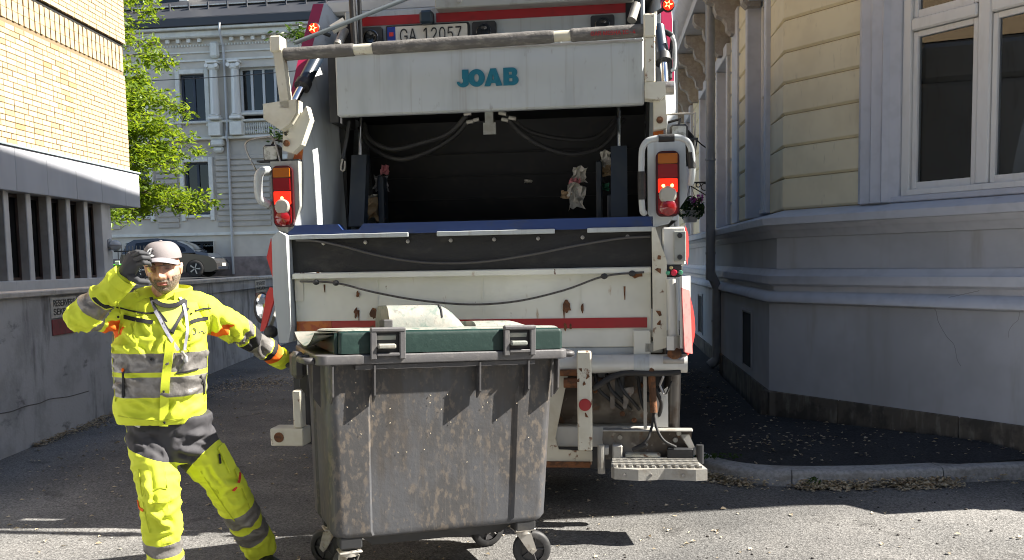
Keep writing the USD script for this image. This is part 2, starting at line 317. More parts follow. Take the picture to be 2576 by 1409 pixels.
# joint shadow backs and core
core = [K2 - FN*.16*.6 - SN*.16*.6, K2 + FD*(FL-.05) - FN*.16, K2 + FD*FL + ED*9, K2 + ED*9 + SD*LS, K2 + SD*LS - SN*.22]
ze = 10.85
def inset(o): return [K2 - FN*o*.6 - SN*o*.6, K2 + FD*(FL-.02) - FN*o, K2 + FD*FL + ED*9 - FN*o, K2 + ED*9 + FD*FL*0 + SD*LS, K2 + SD*LS - SN*o]
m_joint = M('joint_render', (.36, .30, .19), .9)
# wall behind the blocks, with openings left for the windows: built as piers
def pier(t0, t1, z0, z1, d=SD, n=SN, o1=-.08, mat=m_joint, nm='wall'): cb.add(nm, blk(t0, t1, z0, z1, d=d, n=n, o0=-.45, o1=o1), mat)
pier(.02, .853, 2.05, 4.72, FD, FN, -.02); pier(3.006, FL, 2.05, 4.72, FD, FN, -.02)
pier(.04, .667, 2.05, 4.72, o1=-.02); pier(2.0, 3.33, 2.05, 4.72, o1=-.02); pier(3.335, 4.03, 2.05, 4.72); pier(5.28, 6.28, 2.05, 4.72); pier(7.64, 9.2, 2.05, 4.72); pier(10.4, 12.5, 2.05, 4.72)
# upper storeys: plain yellow wall above the cornice, up to the eaves
up = inset(.10)
cb.add('upper_wall', prism([tuple(p) for p in up], 5.2, ze), m_yel)
cb.add('wall', blk(0, FL, 4.30, 5.2, FD*0+K2, FD, FN, -.45, -.03), m_yel)
cb.add('wall', blk(.03, LS, 4.722, 5.2, K2, SD, SN, -.45, -.08), m_yel)
def outset(o): return [K2 + FN*o*.65 + SN*o*.65, K2 + FD*(FL+o*.6) + FN*o, K2 + FD*FL + ED*9 + V(.14, -.99)*o, K2 + ED*9 + SD*LS, K2 + SD*LS + SN*o]
cb.add('eaves', prism([tuple(p) for p in outset(.45)], ze, ze+.18), m_gtrim)
r0 = [(p[0], p[1], ze+.18) for p in outset(.45)]; rc = np.mean([V(*p[:2]) for p in r0], 0)
cb.add('roof', hull(r0 + [(p[0]*.55+rc[0]*.45, p[1]*.55+rc[1]*.45, ze+2.2) for p in r0]), M('roof_slate', (.06, .06, .065), .6))
# first-floor cornice with consoles on the street side (ends where the neighbour bay starts)
cpth = [K2 + SD*11.4, K2 + SD*.0, K2 + FD*FL, K2 + FD*FL + ED*9]
cb.add('cornice', sweep(cpth, [(-.1, 4.95), (.05, 4.95), (.08, 5.0), (.42, 5.02), (.44, 5.10), (.50, 5.13), (.56, 5.22), (.58, 5.30), (-.1, 5.42)]), m_gtrim, smooth=30)
m_console = M('console_stucco', (.40, .37, .33), .8, [((.3, .27, .24), 14., .4, .6, .7)], bump=.6, bscale=35, bdist=.02)
for t in np.arange(.5, 11.4, 1.28):
    pr = [(-.09, 4.42), (.06, 4.42), (.11, 4.47), (.12, 4.56), (.16, 4.62), (.24, 4.66), (.27, 4.74), (.27, 4.80), (.36, 4.84), (.40, 4.90), (.40, 5.0), (-.09, 5.0)]
    v, f = prism([(a, b) for a, b in pr], 0, .19); v = np.stack([v[:, 2], v[:, 0], v[:, 1]], 1)
    cb.add('console', frame((v, f), (K2+SD*t).tolist()+[0], V(*SD, 0), V(*SN, 0), V(0, 0, 1)), m_console)

def window(t0, t1, z0, z1, org, d, n, mullions, transoms, arch=.33, inset_=.12, arch_b=.0, name='window', sill=True, deep=1.6, boards=None):
    """a casement window: reveal, architrave, casing, sashes with glazing, dark room behind"""
    B = lambda a, b, c, e, o0, o1, bev=0: blk(a, b, c, e, org, d, n, o0, o1, bev)
    w = cb.add(name, join(B(t0, t0+.075, z0, z1, -inset_-.1, -inset_+.03, .006), B(t1-.075, t1, z0, z1, -inset_-.1, -inset_+.03, .006), B(t0+.076, t1-.076, z1-.075, z1, -inset_-.1, -inset_+.028), B(t0+.076, t1-.076, z0, z0+.05, -inset_-.1, -inset_+.06, .006)), m_wood)
    xs = [t0+.075] + [m for mu in mullions for m in (mu-.055, mu+.055)] + [t1-.075]
    zs = [z0+.05] + [m for tr in transoms for m in (tr-.055, tr+.055)] + [z1-.075]
    for mu in mullions: cb.add('mullion', B(mu-.053, mu+.053, z0+.05, z1-.076, -inset_-.08, -inset_+.022, .012), m_wood, parent=w)
    for tr in transoms:
        for a, b in zip(xs[::2], xs[1::2]): cb.add('transom', B(a+.003, b-.003, tr-.05, tr+.05, -inset_-.08, -inset_+.034, .012), m_wood, parent=w)
    for a, b in zip(xs[::2], xs[1::2]):
        for c, e in zip(zs[::2], zs[1::2]):
            s = .045
            cb.add('sash', join(B(a+.002, a+s, c+.002, e-.002, -inset_-.06, -inset_, .006), B(b-s, b-.002, c+.002, e-.002, -inset_-.06, -inset_, .006), B(a+s+.001, b-s-.001, c+.002, c+s+.015, -inset_-.06, -inset_-.003), B(a+s+.001, b-s-.001, e-s, e-.002, -inset_-.06, -inset_-.003)), m_wood, parent=w)
            cb.add('pane', B(a+s-.004, b-s+.004, c+s+.01, e-s+.004, -inset_-.037, -inset_-.031), m_glass, parent=w)
    # the room behind: five inner faces
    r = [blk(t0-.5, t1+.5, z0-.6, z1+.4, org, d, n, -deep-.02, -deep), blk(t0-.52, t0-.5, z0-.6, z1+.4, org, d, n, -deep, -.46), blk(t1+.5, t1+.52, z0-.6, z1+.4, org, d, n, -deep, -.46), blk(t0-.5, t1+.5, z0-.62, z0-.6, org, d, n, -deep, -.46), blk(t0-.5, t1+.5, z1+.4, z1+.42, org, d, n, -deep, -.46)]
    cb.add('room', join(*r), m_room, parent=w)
    return w
# the tall window of the chamfer
window(1.24, 2.64, 2.10, 4.28, K2, FD, FN, [1.94], [3.495], inset_=.07)
for a, b in ((.856, 1.238), (2.642, 3.004)):
    L = b-a; s = 1 if a < 1 else -1
    e = [(0, .01), (.05, .05), (.13, .03), (.16, .06), (.24, .035), (.27, .06), (.31, .02), (L, -.02)]
    pf = [(x if s > 0 else L-x, o) for x, o in e]; pl = [(a+x, o) for x, o in pf] + [(a+(L if s > 0 else 0), -.2), (a+(0 if s > 0 else L), -.2)]
    v, f = prism(pl, 2.058, 4.30); v2 = np.column_stack([K2[0]+v[:, 0]*FD[0]+v[:, 1]*FN[0], K2[1]+v[:, 0]*FD[1]+v[:, 1]*FN[1], v[:, 2]])
    cb.add('architrave', (v2, f[:, ::-1] if np.cross(FD, FN) < 0 else f), m_gtrim)
cb.add('architrave', blk(.86, 3.0, 4.302, 4.60, K2, FD, FN, -.2, .05), m_gtrim)
cb.add('window_sill', blk(.87, 2.99, 2.05, 2.098, K2, FD, FN, -.25, .015, .008), m_gtrim)
rm = cb.path+'/window'
cb.add('curtain', blk(1.30, 1.42, 2.12, 4.2, K2, FD, FN, -.32, -.27, .01), M('curtain_grey', (.10, .105, .11), .9), parent=rm)
cb.add('stand', tube([(*fpt(1.50, -.5), 3.2), (*fpt(1.74, -.6), 2.0)], .012, 6), m_dark, parent=rm); cb.add('stand', tube([(*fpt(1.66, -.45), 2.7), (*fpt(1.86, -.5), 2.1)], .010, 6), m_gtrim, parent=rm)
cb.add('board', blk(2.02, 2.7, 2.35, 3.15, K2, FD, FN, -1.3, -1.28), m_gtrim, parent=rm)
# street-side windows
def street_window(t0, t1, o=0.0, z1=4.22):
    for a, b in ((t0, t0+.1), (t1-.1, t1)): cb.add('architrave', join(blk(a, b, 2.06, z1+.25, K2, SD, SN, -.3, .05+o, .01)), m_gtrim)
    cb.add('architrave', blk(t0, t1, z1+.252, z1+.42, K2, SD, SN, -.3, .06+o, .01), m_gtrim)
    window(t0+.1, t1-.1, 2.10, z1+.25, K2, SD, SN, [(t0+t1)/2], [3.45], inset_=.14-o)
street_window(.668, 1.998, 0.0); street_window(4.035, 5.275, -.06, 4.1); street_window(6.285, 7.635, -.06, 4.1); street_window(9.205, 10.395, -.06, 4.1)
# cellar windows
for t in (.98, 5.8):
    cb.add('cellar_window', join(blk(t, t+.62, .42, 1.0, K2, SD, SN, .10, .131), ), m_dark)
    cb.add('cellar_window_frame', join(blk(t-.04, t, .40, 1.02, K2, SD, SN, .11, .142), blk(t+.62, t+.66, .40, 1.02, K2, SD, SN, .11, .142), blk(t-.04, t+.66, 1.021, 1.05, K2, SD, SN, .11, .142)), m_grey)
# downpipe in the angle of the bay
pp = K2 + SD*3.6 + SN*.16; pq = K2 + SD*3.75 + SN*.05
cb.add('downpipe', tube(catmull([V(*(pp+SN*.12), .16), V(*(pp+SN*.03), .24), V(*pp+SN*.02, .36), V(*(pp+SN*.02), 1.1), V(*(pp+SN*.02), 1.22), V(*(pp+SN*.10), 1.42), V(*(pp+SN*.10), 1.6), V(*(pp+SN*.10), 4.9), V(*(pp+SN*.10), 10.6)], 5), .062, 14), m_zinc, smooth=50)
for z in (.75, 1.66, 2.9, 3.95): cb.add('pipe_clamp', lathe([(.07, z), (.07, z+.03)], 14) if 0 else mv(lathe([(.069, 0), (.07, .003), (.07, .027), (.069, .03)], 14), (*(pp+SN*(.02 if z < 1 else .10)), z)), m_zinc)
# wall cracks (real, fine relief)
for pl in ([(1716-760, 500), (700, 560), (1290-545, 590), (760, 650), (800, 720), (835, 760), (850, 830), (868, 862)], [(1150, 600), (1143, 640), (1120, 660), (1100, 690), (1095, 725)]):
    P = [on_plane(1677 + (x+545)*.5239, 469.6+y*.5239, V(*KB, 0), V(*FN, 0)) for x, y in pl]
    cb.add('crack', tube(catmull(P, 4), .0013, 4), m_crack)

# ================================================================== brick building on the left
m_brick = [M(f'buff_brick_{k}', c, .85, [((.32, .23, .12), 22., .45, .7, .5)], bump=.3, bscale=90, bdist=.004) for k, c in enumerate([(.42, .325, .195), (.46, .37, .24), (.38, .275, .145), (.44, .345, .21), (.36, .24, .11), (.48, .40, .27)])]
m_mortar = M('mortar', (.20, .145, .085), .95)
m_fascia = M('fascia_sheet', (.50, .51, .55), .45, [((.42, .43, .47), (2, 2, .6), .4, .65, .6)])
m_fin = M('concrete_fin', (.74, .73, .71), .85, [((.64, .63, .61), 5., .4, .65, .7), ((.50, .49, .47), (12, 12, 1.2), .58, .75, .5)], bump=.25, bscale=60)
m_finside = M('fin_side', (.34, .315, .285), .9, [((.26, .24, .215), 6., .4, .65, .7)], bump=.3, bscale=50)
m_dkglass = glass_pane('dark_glass', (.12, .12, .13))
m_bronze = M('bronze_frame', (.05, .03, .025), .4)
m_blackgap = M('gap_black', (.01, .01, .01), .9)
LD = V(.024, 1); LD /= np.linalg.norm(LD); LN = V(LD[1], -LD[0]); L0 = V(-6.417, 16.0)
lb = Thing('brick_building', 'buff brick building with dark joint line, pale fascia and concrete window fins', 'building', loc=(L0[0], L0[1], 0))
def lbk(s0, s1, z0, z1, o0, o1, b=0): return frame(bx(s0, s1, o0, o1, z0, z1, b), (L0[0], L0[1], 0), V(*LD, 0), V(*LN, 0), V(0, 0, 1)) if np.cross(LD, LN) > 0 else (lambda q: (q[0], q[1][:, ::-1]))(frame(bx(s0, s1, o0, o1, z0, z1, b), (L0[0], L0[1], 0), V(*LD, 0), V(*LN, 0), V(0, 0, 1)))
S0 = -15.0; FZ0, FZ1 = 2.66, 3.262
cz, ch, bl = .075, .063, .24
top = 10.5
lb.add('brick_backing', lbk(S0, .0, 3.2, top, -4.0, -.012), m_mortar)
lb.add('brick_backing', lbk(S0, .02, 5.36, top, -.03, .015), m_mortar)
lb.add('dark_joint', lbk(S0, -.02, 5.303, 5.357, -.05, -.006), m_blackgap)
bricks = []
for course in range(60):
    z = FZ1+.012 + course*cz
    if z+ch > 4.90: break
    s = .03
    while s > -7.5:
        L = .22 if rng.random() < .8 else .105; bricks.append((s-L, s, z, z+ch, 0.0)); s -= L+.012
for course in range(12):   # above the joint line the face steps out
    z = 5.372 + course*cz
    s = .05
    while s > -7.5:
        L = .22 if rng.random() < .8 else .105; bricks.append((s-L, s, z, z+ch, .03)); s -= L+.012
soldier = []
s = -.005
while s > -7.5:            # band of upright bricks between
    for z0, z1 in ((4.905, 5.035), (5.042, 5.167), (5.174, 5.30)): soldier.append((s-.062, s, z0, z1, -.004 + (.012 if int(round(s/.07)) % 2 else 0)))
    s -= .070
allb = bricks + soldier
# in view, the largest first
vis = [(abs(b[0]+.1)*0 + np.linalg.norm(V(*(L0+LD*b[0]), b[2])-EYE), b) for b in allb if b[0] > -3.95 and (b[2] < 6.1)]
near = sorted([b for d, b in vis if b in bricks], key=lambda b: b[0])[:300]
nearset = set(near)
def brick_mesh(b): return lbk(b[0], b[1], b[2], b[3], -.05, b[4]+rng.uniform(-.003, .003))
for b in near: lb.add('brick', brick_mesh(b), m_brick[rng.choice(6, p=[.25, .25, .15, .2, .05, .1])])
rest = [b for b in allb if b not in nearset]; kk = rng.choice(6, len(rest), p=[.25, .25, .15, .2, .05, .1])
m_brickr = usdkit.material(stage, '/World/Looks/buff_brickwork', {'g': ('geometry', {}), 'r': ('rgb_ramp', dict(ramp=[(.0, (.42, .325, .195)), (.25, (.46, .37, .24)), (.45, (.38, .275, .145)), (.65, (.44, .345, .21)), (.8, (.36, .24, .11)), (1., (.48, .40, .27))])), 'p': ('principled_bsdf', dict(roughness=.85))}, [('g.random_per_island', 'r.fac'), ('r.color', 'p.base_color')], surface='p.BSDF')
lb.add('brickwork', join(*[brick_mesh(b) for b in rest]), m_brickr, kind='stuff')
# fascia: sheets with seams
seams = [.24, -.328, -1.181, -1.992, -2.825, -3.624, -4.45, -5.3, -6.1, -7.0]
for a, b in zip(seams[1:], seams[:-1]): lb.add('fascia_panel', lbk(a+.004, b-.004, FZ0, FZ1-.03, -.6, .06, .004), m_fascia)
lb.add('fascia_panel', lbk(S0, -7.005, FZ0, FZ1-.03, -.6, .06), m_fascia)
lb.add('fascia_cap', lbk(S0, .26, FZ1-.028, FZ1, -.6, .085, .004), M('cap_metal', (.30, .36, .38), .4))
# window fins below
lb.add('end_pier', join(lbk(-1.07, -.93, 1.2, FZ0-.002, -.4, -.02, .006), lbk(-.928, -.68, 1.2, FZ0-.002, -.45, -.05, .006)), m_fin)
for k in range(1, 14):
    c = -1.0 - .545*k - .03
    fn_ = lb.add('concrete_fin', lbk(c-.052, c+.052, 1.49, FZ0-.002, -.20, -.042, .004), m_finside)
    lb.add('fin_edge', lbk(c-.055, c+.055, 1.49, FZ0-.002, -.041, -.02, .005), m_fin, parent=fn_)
lb.add('sill_wall', lbk(S0, -1.072, 1.2, 1.488, -.6, 0.0, .006), m_fin)
for k in range(0, 14):
    c = -1.0 - .545*k - .03; a, b = c-.545+.057, c-.057
    w = lb.add('window', join(lbk(a, a+.03, 1.49, 2.65, -.19, -.145), lbk(b-.03, b, 1.49, 2.65, -.19, -.145), lbk(a+.03, b-.03, 1.49, 1.53, -.19, -.145), lbk(a+.03, b-.03, 2.6, 2.65, -.19, -.145)), m_bronze)
    lb.add('pane', lbk(a+.03, b-.03, 1.53, 2.6, -.17, -.165), m_dkglass, parent=w)
lb.add('dark_room', join(lbk(S0, -.7, 1.2, 2.655, -1.5, -1.45), lbk(-.72, -.70, 1.2, 2.655, -1.45, -.45)), m_dark)
lb.add('soffit', lbk(S0, .2, 2.657, 2.661, -.6, .05), m_fin)
# round wall lamp on the end pier
wl = Thing('wall_lamp', 'round glass wall lamp on the end pier of the brick building', 'lamp', loc=(*(L0+LD*-.80), 1.98))
m_lampg = M('lamp_glass', (.55, .57, .58), .15, spec=.8); m_lampm = M('lamp_metal', (.35, .35, .36), .4, metal=.6)
lc = L0 + LD*-.80
wl.add('back_plate', frame(lathe([(.09, 0), (.09, .02), (.06, .03)], 16), (*(lc+LN*-.048), 2.02), V(0, 0, 1), V(*LD, 0), V(*LN, 0)), m_lampm, smooth=40)
wl.add('globe', ball((*(lc+LN*.05), 2.0), .095, 2, (1, 1, .95)), m_lampg, smooth=True)
wl.add('cage_ring', mv(lathe([(.1, -.012), (.103, 0), (.1, .012), (.096, 0)], 20, False), (*(lc+LN*.05), 2.0)), m_lampm, smooth=True)

# ================================================================== unseen house added behind the viewer to block part of the sky light
oh = Thing('opposite_house', 'plain grey unseen house added behind the viewer to block sky light', 'house', loc=(0, -10, 0))
m_opp = M('added_house_render', (.30, .29, .27), .9, [((.25, .24, .22), 1.5, .4, .65, .6)])
oh.add('wall', bx(-24, 26, -20, -10, 0, 15), m_opp); oh.add('roof', hull([(x, y, z) for x in (-24.4, 26.4) for y, z in ((-20.4, 15.01), (-9.6, 15.01), (-15, 19))]), M('added_house_roof', (.06, .055, .05), .7))
for k in range(14):
    for z in (1.6, 5.4, 9.2, 12.4): w = oh.add('window', join(bx(-22.6+k*3.4, -22.5+k*3.4, -9.99, -9.94, z, z+1.9), bx(-21.3+k*3.4, -21.2+k*3.4, -9.99, -9.94, z, z+1.9), bx(-22.5+k*3.4, -21.3+k*3.4, -9.99, -9.94, z+1.8, z+1.9), bx(-22.5+k*3.4, -21.3+k*3.4, -9.99, -9.94, z, z+.1)), m_wood); oh.add('pane', bx(-22.5+k*3.4, -21.3+k*3.4, -9.985, -9.975, z+.1, z+1.8), m_dark, parent=w)
# ================================================================== retaining wall on the left
m_conc = M('old_concrete', (.47, .49, .52), .9, [((.32, .33, .35), 2.2, .4, .62, .8), ((.11, .11, .115), (3, 3, .8), .52, .70, .85), ((.07, .07, .07), (2.2, 2.2, 5), .60, .72, .7), ((.5, .5, .5), (14, 3, 9), .62, .72, .4)], bump=.4, bscale=35)
m_coping = M('coping_stone', (.55, .54, .51), .85, [((.40, .39, .37), 6., .4, .65, .8)], bump=.2)
W0 = V(-4.43, 7.98); WD = V(-.028, 1); WD /= np.linalg.norm(WD); WN = V(WD[1], -WD[0])
def wbk(s0, s1, z0, z1, o0, o1, b=0):
    q = frame(bx(s0, s1, o0, o1, z0, z1, b), (W0[0], W0[1], 0), V(*WD, 0), V(*WN, 0), V(0, 0, 1)); return q if np.cross(WD, WN) > 0 else (q[0], q[1][:, ::-1])
rw = Thing('retaining_wall', 'low weathered concrete retaining wall with stone coping beside the alley', 'wall', loc=(*W0, 0))
rw.add('concrete_wall', wbk(-14, 26, -.02, 1.375, -.3, 0), m_conc)
cs = [-14, -11, -8.6, -6.2, -3.8, -1.4, 1.12, 3.9, 6.6, 9.4, 12, 14.6, 17.2, 20, 23, 26]
for a, b in zip(cs[:-1], cs[1:]): rw.add('coping_stone', wbk(a+.006, b-.006, 1.377, 1.43+rng.uniform(-.006, .006), -.32, .035, .008), m_coping)
cr = [on_plane(x, y, V(*W0, 0), V(*WN, 0)) for x, y in [(0, 1200*.6708+20), (40, 822), (75, 812), (120, 800), (145, 792), (170, 775), (205, 768), (240, 760)]]
cr = [on_plane(x*500/640*.6708, (700+y*.781)*.6708, V(*W0, 0), V(*WN, 0)) for x, y in [(0, 1090), (60, 1078), (120, 1055), (190, 1040), (240, 1020), (330, 1008), (425, 982)]]
rw.add('crack', tube(catmull(cr, 4), .005, 4), m_crack)
single('terrace', (V(-4.6, -24, 1.22, -4.6, 33.5, 1.22, 40, 33.5, 1.22, 40, 75, 1.22, -80, 75, 1.22, -80, -24, 1.22).reshape(-1, 3), np.array([[0, 1, 5], [5, 1, 4], [1, 2, 3], [1, 3, 4]])), m_walk, kind='structure')
# parking signs on the wall
m_signw = M('sign_white', (.52, .52, .50), .5, [((.35, .34, .32), 18., .45, .65, .6)]); m_signk = M('sign_black', (.03, .03, .03), .6); m_signr = M('sign_red', (.24, .035, .04), .55, [((.12, .03, .03), 14., .45, .65, .7)])
def sign(s, w, zt, h, hr, l1, l2, label, lab2):
    t = Thing('parking_sign', label, 'sign', loc=(*(W0+WD*s), zt-h), group='parking signs on the retaining wall')
    t.add('panel', wbk(s, s+w, zt-h, zt, .004, .014, .002), m_signw)
    for txt, z in ((l1, zt-h*.42), (l2, zt-h*.84)):
        v, f = letters(txt, h*.30, .002, True); sc = (w*.86)/(v[:, 0].max()-v[:, 0].min()); v = v*V(sc, 1, 1)
        t.add('lettering', frame((v, f), (*(W0+WD*(s+w*.07)+WN*.0145), z), V(*WD, 0), V(0, 0, 1), V(*WN, 0)), m_signk)
    t2 = Thing('warning_sign', lab2, 'sign', loc=(*(W0+WD*s), zt-h-hr), group='red plates on the retaining wall')
    t2.add('panel', wbk(s+.01, s+w-.01, zt-h-.012-hr, zt-h-.012, .004, .012, .002), m_signr)
sign(1.05, .56, 1.352, .20, .155, 'RESERVERT', 'SEKSJON', 'white RESERVERT sign screwed to the wall behind the raised elbow', 'faded red plate under the sign by the raised elbow')
sign(9.15, .80, 1.36, .22, .16, 'RESERVERT', 'SEKSJON', 'small white sign on the wall beside the truck', 'dull red plate under the sign beside the truck')
# ================================================================== refuse truck
m_wht = M('truck_white', (.55, .55, .52), .42, [((.45, .45, .42), 2.2, .42, .7, .7), ((.30, .29, .26), (9, 9, 1.6), .56, .74, .55), ((.16, .08, .03), 7., .70, .76, .9)], bump=.06, bscale=30)
m_pan = M('truck_panel', (.40, .43, .44), .4, [((.31, .335, .34), (5, 5, 1.0), .45, .7, .7), ((.27, .265, .25), (26, 26, .8), .54, .72, .55), ((.20, .19, .175), (16, 16, 7), .61, .76, .7)], bump=.05, bscale=25)
m_crm = M('truck_cream', (.55, .53, .44), .5, [((.42, .38, .28), 4., .45, .65, .6), ((.14, .055, .02), 11., .60, .67, .95)], bump=.12, bscale=40)
m_rusty = M('truck_rusty_panel', (.66, .66, .59), .45, [((.56, .56, .49), 2.5, .4, .65, .7), ((.30, .17, .07), (13, 13, 3.5), .64, .72, .7), ((.10, .04, .015), (17, 17, 8), .69, .73, 1.)], bump=.08, bscale=40)
m_dirty = M('truck_dirty_plate', (.20, .18, .155), .6, [((.05, .036, .025), (3, 3, 2), .38, .56, .95), ((.13, .06, .025), 12., .58, .68, .7), ((.42, .40, .35), (20, 3, 20), .6, .7, .5)], bump=.1)
m_blk = M('truck_black', (.018, .019, .021), .55, [((.05, .047, .042), 6., .5, .75, .7)], bump=.1, bscale=40)
m_rub = M('rubber_black', (.012, .012, .013), .7, [((.045, .042, .037), (4, 4, 9), .5, .72, .7)], bump=.3, bscale=60)
m_foam = M('bar_foam', (.10, .095, .09), .85, [((.19, .18, .165), (12, 18, 40), .45, .68, .8)], bump=.4, bscale=55, bdist=.012)
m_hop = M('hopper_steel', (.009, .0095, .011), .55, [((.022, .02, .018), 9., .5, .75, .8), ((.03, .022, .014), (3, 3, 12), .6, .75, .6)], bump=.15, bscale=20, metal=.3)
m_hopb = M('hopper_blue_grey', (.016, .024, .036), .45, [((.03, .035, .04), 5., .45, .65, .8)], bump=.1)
m_blu = M('rim_blue', (.012, .035, .13), .4, [((.03, .04, .07), 8., .5, .7, .6)], bump=.05)
m_red = M('tape_red', (.30, .010, .014), .4, [((.20, .012, .012), 12., .5, .7, .6)], spec=.6)
m_red2 = M('flag_red', (.55, .03, .025), .5, [((.4, .03, .03), 9., .5, .7, .5)])
m_org = M('tape_orange', (.42, .11, .01), .4, [((.30, .04, .01), 25., .45, .6, .8)])
m_chr = M('chrome', (.75, .77, .8), .12, metal=1.0)
m_stl = M('steel', (.32, .31, .30), .4, [((.16, .12, .09), 12., .5, .7, .7)], metal=.7, bump=.1)
m_gal = M('galvanised', (.34, .33, .30), .5, [((.25, .22, .18), 9., .5, .7, .7)], metal=.25, bump=.15)
m_rust = M('rust', (.16, .065, .025), .9, [((.06, .03, .015), 18., .45, .6, .8)], bump=.6, bscale=60)
m_hgrey = M('housing_grey', (.27, .28, .26), .5, [((.18, .17, .15), 12., .5, .7, .6)])
m_teal = M('teal_letters', (.006, .12, .18), .4)
m_lens_a = M('lens_amber', (.30, .085, .006), .12, coat=.5, emit=.015); m_lens_r = M('lens_red', (.20, .005, .006), .12, coat=.5)
m_lens_l = M('lens_red_lit', (1.0, .025, .008), .2, emit=.30); m_lens_w = M('lens_white', (.36, .34, .29), .15, coat=.4)
m_spot = M('lamp_spot', (1.0, .36, .10), .3, emit=2.2); m_led = M('led_lens', (.50, .51, .48), .15, [((.25, .25, .22), 30., .45, .6, .8)], coat=.5)
m_plate = M('plate_white', (.60, .57, .50), .45); m_navy = M('plate_blue', (.01, .03, .22), .5); m_wire = M('wire_rope', (.09, .085, .08), .5, metal=.4)

TR = math.radians(-7.3); TO = V(-.2, 5.65, 0)
tk = Thing('refuse_truck', 'white rear-loading refuse truck with open dark hopper and JOAB in blue letters', 'refuse truck', loc=TO, rz=TR, local=True)
A = tk.add
TU = V(math.cos(TR), math.sin(TR), 0); TF = V(-math.sin(TR), math.cos(TR), 0)
def q(px, py, Y=0):
    w = on_plane(px, py, TO + TF*Y, TF) - TO; return V(np.dot(w, TU), Y, w[2])

# main body and chassis
body = A('body', join(bx(-1.21, 1.23, 1.25, 2.5, 1.05, 3.36, .05), bx(-1.21, 1.235, 2.505, 7.0, 1.05, 3.68, .05)), m_wht)
A('roof_unit', bx(.0, 1.22, 1.3, 2.48, 3.365, 3.76, .05), m_wht, parent=body)  # added out of view to hide sunlit brick from the window reflection
A('body_rib', bx(1.231, 1.26, 1.3, 1.42, 1.05, 3.3, .01), m_wht, parent=body)
A('chassis', bx(-.45, .45, .7, 9.2, .55, 1.04, .02), m_blk)
cabp = A('cab', bx(-1.22, 1.22, 7.25, 9.3, .65, 3.0, .12), m_wht)
A('window', bx(-1.0, 1.0, 9.29, 9.33, 1.7, 2.7, .01), m_dkglass, parent=cabp)
for sx in (-1, 1):
    for yy in (2.6, 3.95, 8.0):
        w = A('wheel', frame(lathe([(.2, -.02), (.44, -.02), (.5, .03), (.5, .25), (.44, .29), (.2, .29)], 28), (sx*1.19, yy, .5), V(0, 1, 0), V(0, 0, 1), V(-sx, 0, 0)), m_rub, smooth=40)
        A('rim', frame(lathe([(.05, -.03), (.12, -.03), (.16, .05), (.3, .02), (.31, -.015), (.29, .2)], 24), (sx*1.19, yy, .5), V(0, 1, 0), V(0, 0, 1), V(-sx, 0, 0)), m_gal, smooth=40, parent=w)
A('mudguard', bx(-1.2, -.5, 1.9, 4.6, 1.0, 1.045), m_blk); A('mudguard', bx(.5, 1.2, 1.9, 4.6, 1.0, 1.045), m_blk)

# tailgate side pillars: a slanting band from the hopper rim up to the roof, the inner face turned back and inwards
PATH = [(-.02, 1.84), (.06, 2.25), (.17, 2.65), (.40, 3.0), (.70, 3.38)]
def pillar(sx):
    x0, x1 = (-1.12, -.93) if sx < 0 else (1.115, 1.02); xo = -1.2 if sx < 0 else 1.19
    rings = []
    for y, z in PATH:
        pts = [(xo, y+.03), (x0, y-.01), (x0+(x1-x0)*.25, y+.03), (x0+(x1-x0)*.6, y+.16), (x1, y+.52), (x1, 1.3), (xo, 1.3)]
        rings.append([(a, b, z) for a, b in pts])
    v = np.array(rings).reshape(-1, 3); n = 7; f = []
    for i in range(len(PATH)-1):
        for j in range(n):
            a, b, c, d = i*n+j, i*n+(j+1) % n, (i+1)*n+(j+1) % n, (i+1)*n+j; f += [[a, b, c], [a, c, d]]
    top = (len(PATH)-1)*n; f += [[top, top+k, top+k+1] for k in range(1, n-1)]
    f = np.array(f); return (v, f if sx < 0 else f[:, ::-1])
for sx in (-1, 1):
    p = A('tailgate_pillar', pillar(sx), m_pan, smooth=35)
    xa, xb = (-1.195, -1.12) if sx < 0 else (1.12, 1.185)
    for (y0, z0), (y1, z1) in zip(PATH[2:-1], PATH[3:]):
        dy, dz = y1-y0, z1-z0
        A('reflective_tape', hull([(x, y0+(y1-y0)*t-.012+(0 if k else .006), z0+dz*t) for x in (xa, xb) for t in (.02, .985) for k in (0, 1)]), M('tape_crimson', (.28, .012, .05), .4) if not stage.GetPrimAtPath('/World/Looks/tape_crimson') else UsdShade.Material.Get(stage, '/World/Looks/tape_crimson'), parent=p)
# rear plate of the tailgate, in the shade above the bar
rp = A('rear_plate', bx(-.93, 1.02, .52, .60, 2.6, 3.27, .01), m_pan)
A('tailgate_roof', bx(-1.12, 1.11, .70, 1.30, 3.30, 3.40, .02), m_wht)
def flat(px0, py0, px1, py1, Y, y0, y1):
    a, b = q(px0, py0, Y), q(px1, py1, Y); return a[0], b[0], y0, y1, min(a[2], b[2]), max(a[2], b[2])
zt = q(980, 50.5, .5)[2]-.047; zp = q(1073, 60, .5)[2]
A('reflective_tape', bx(q(905, 60, .5)[0], q(1056, 40, .5)[0], .514, .519, zt+.02, zt+.078), m_red, parent=rp)
A('reflective_tape', bx(q(1096, 40, .5)[0], .90, .514, .519, zt+.02, zt+.078), m_red, parent=rp)
ro = A('rear_camera', bx(q(1057, 40, .5)[0]+.005, q(1092, 40, .5)[0], .44, .519, zt+.0, zt+.085, .015), M('camera_dark', (.02, .035, .05), .4))
pl = A('number_plate', prism_xz(rrect(-.65, -.10, zp-.145, zp, .012), .50, .517), m_blk)
A('plate_face', prism_xz(rrect(-.638, -.112, zp-.135, zp-.010, .01), .494, .499), m_plate, parent=pl)
A('plate_flag', bx(-.638, -.585, .4915, .4935, zp-.134, zp-.011), m_navy, parent=pl)
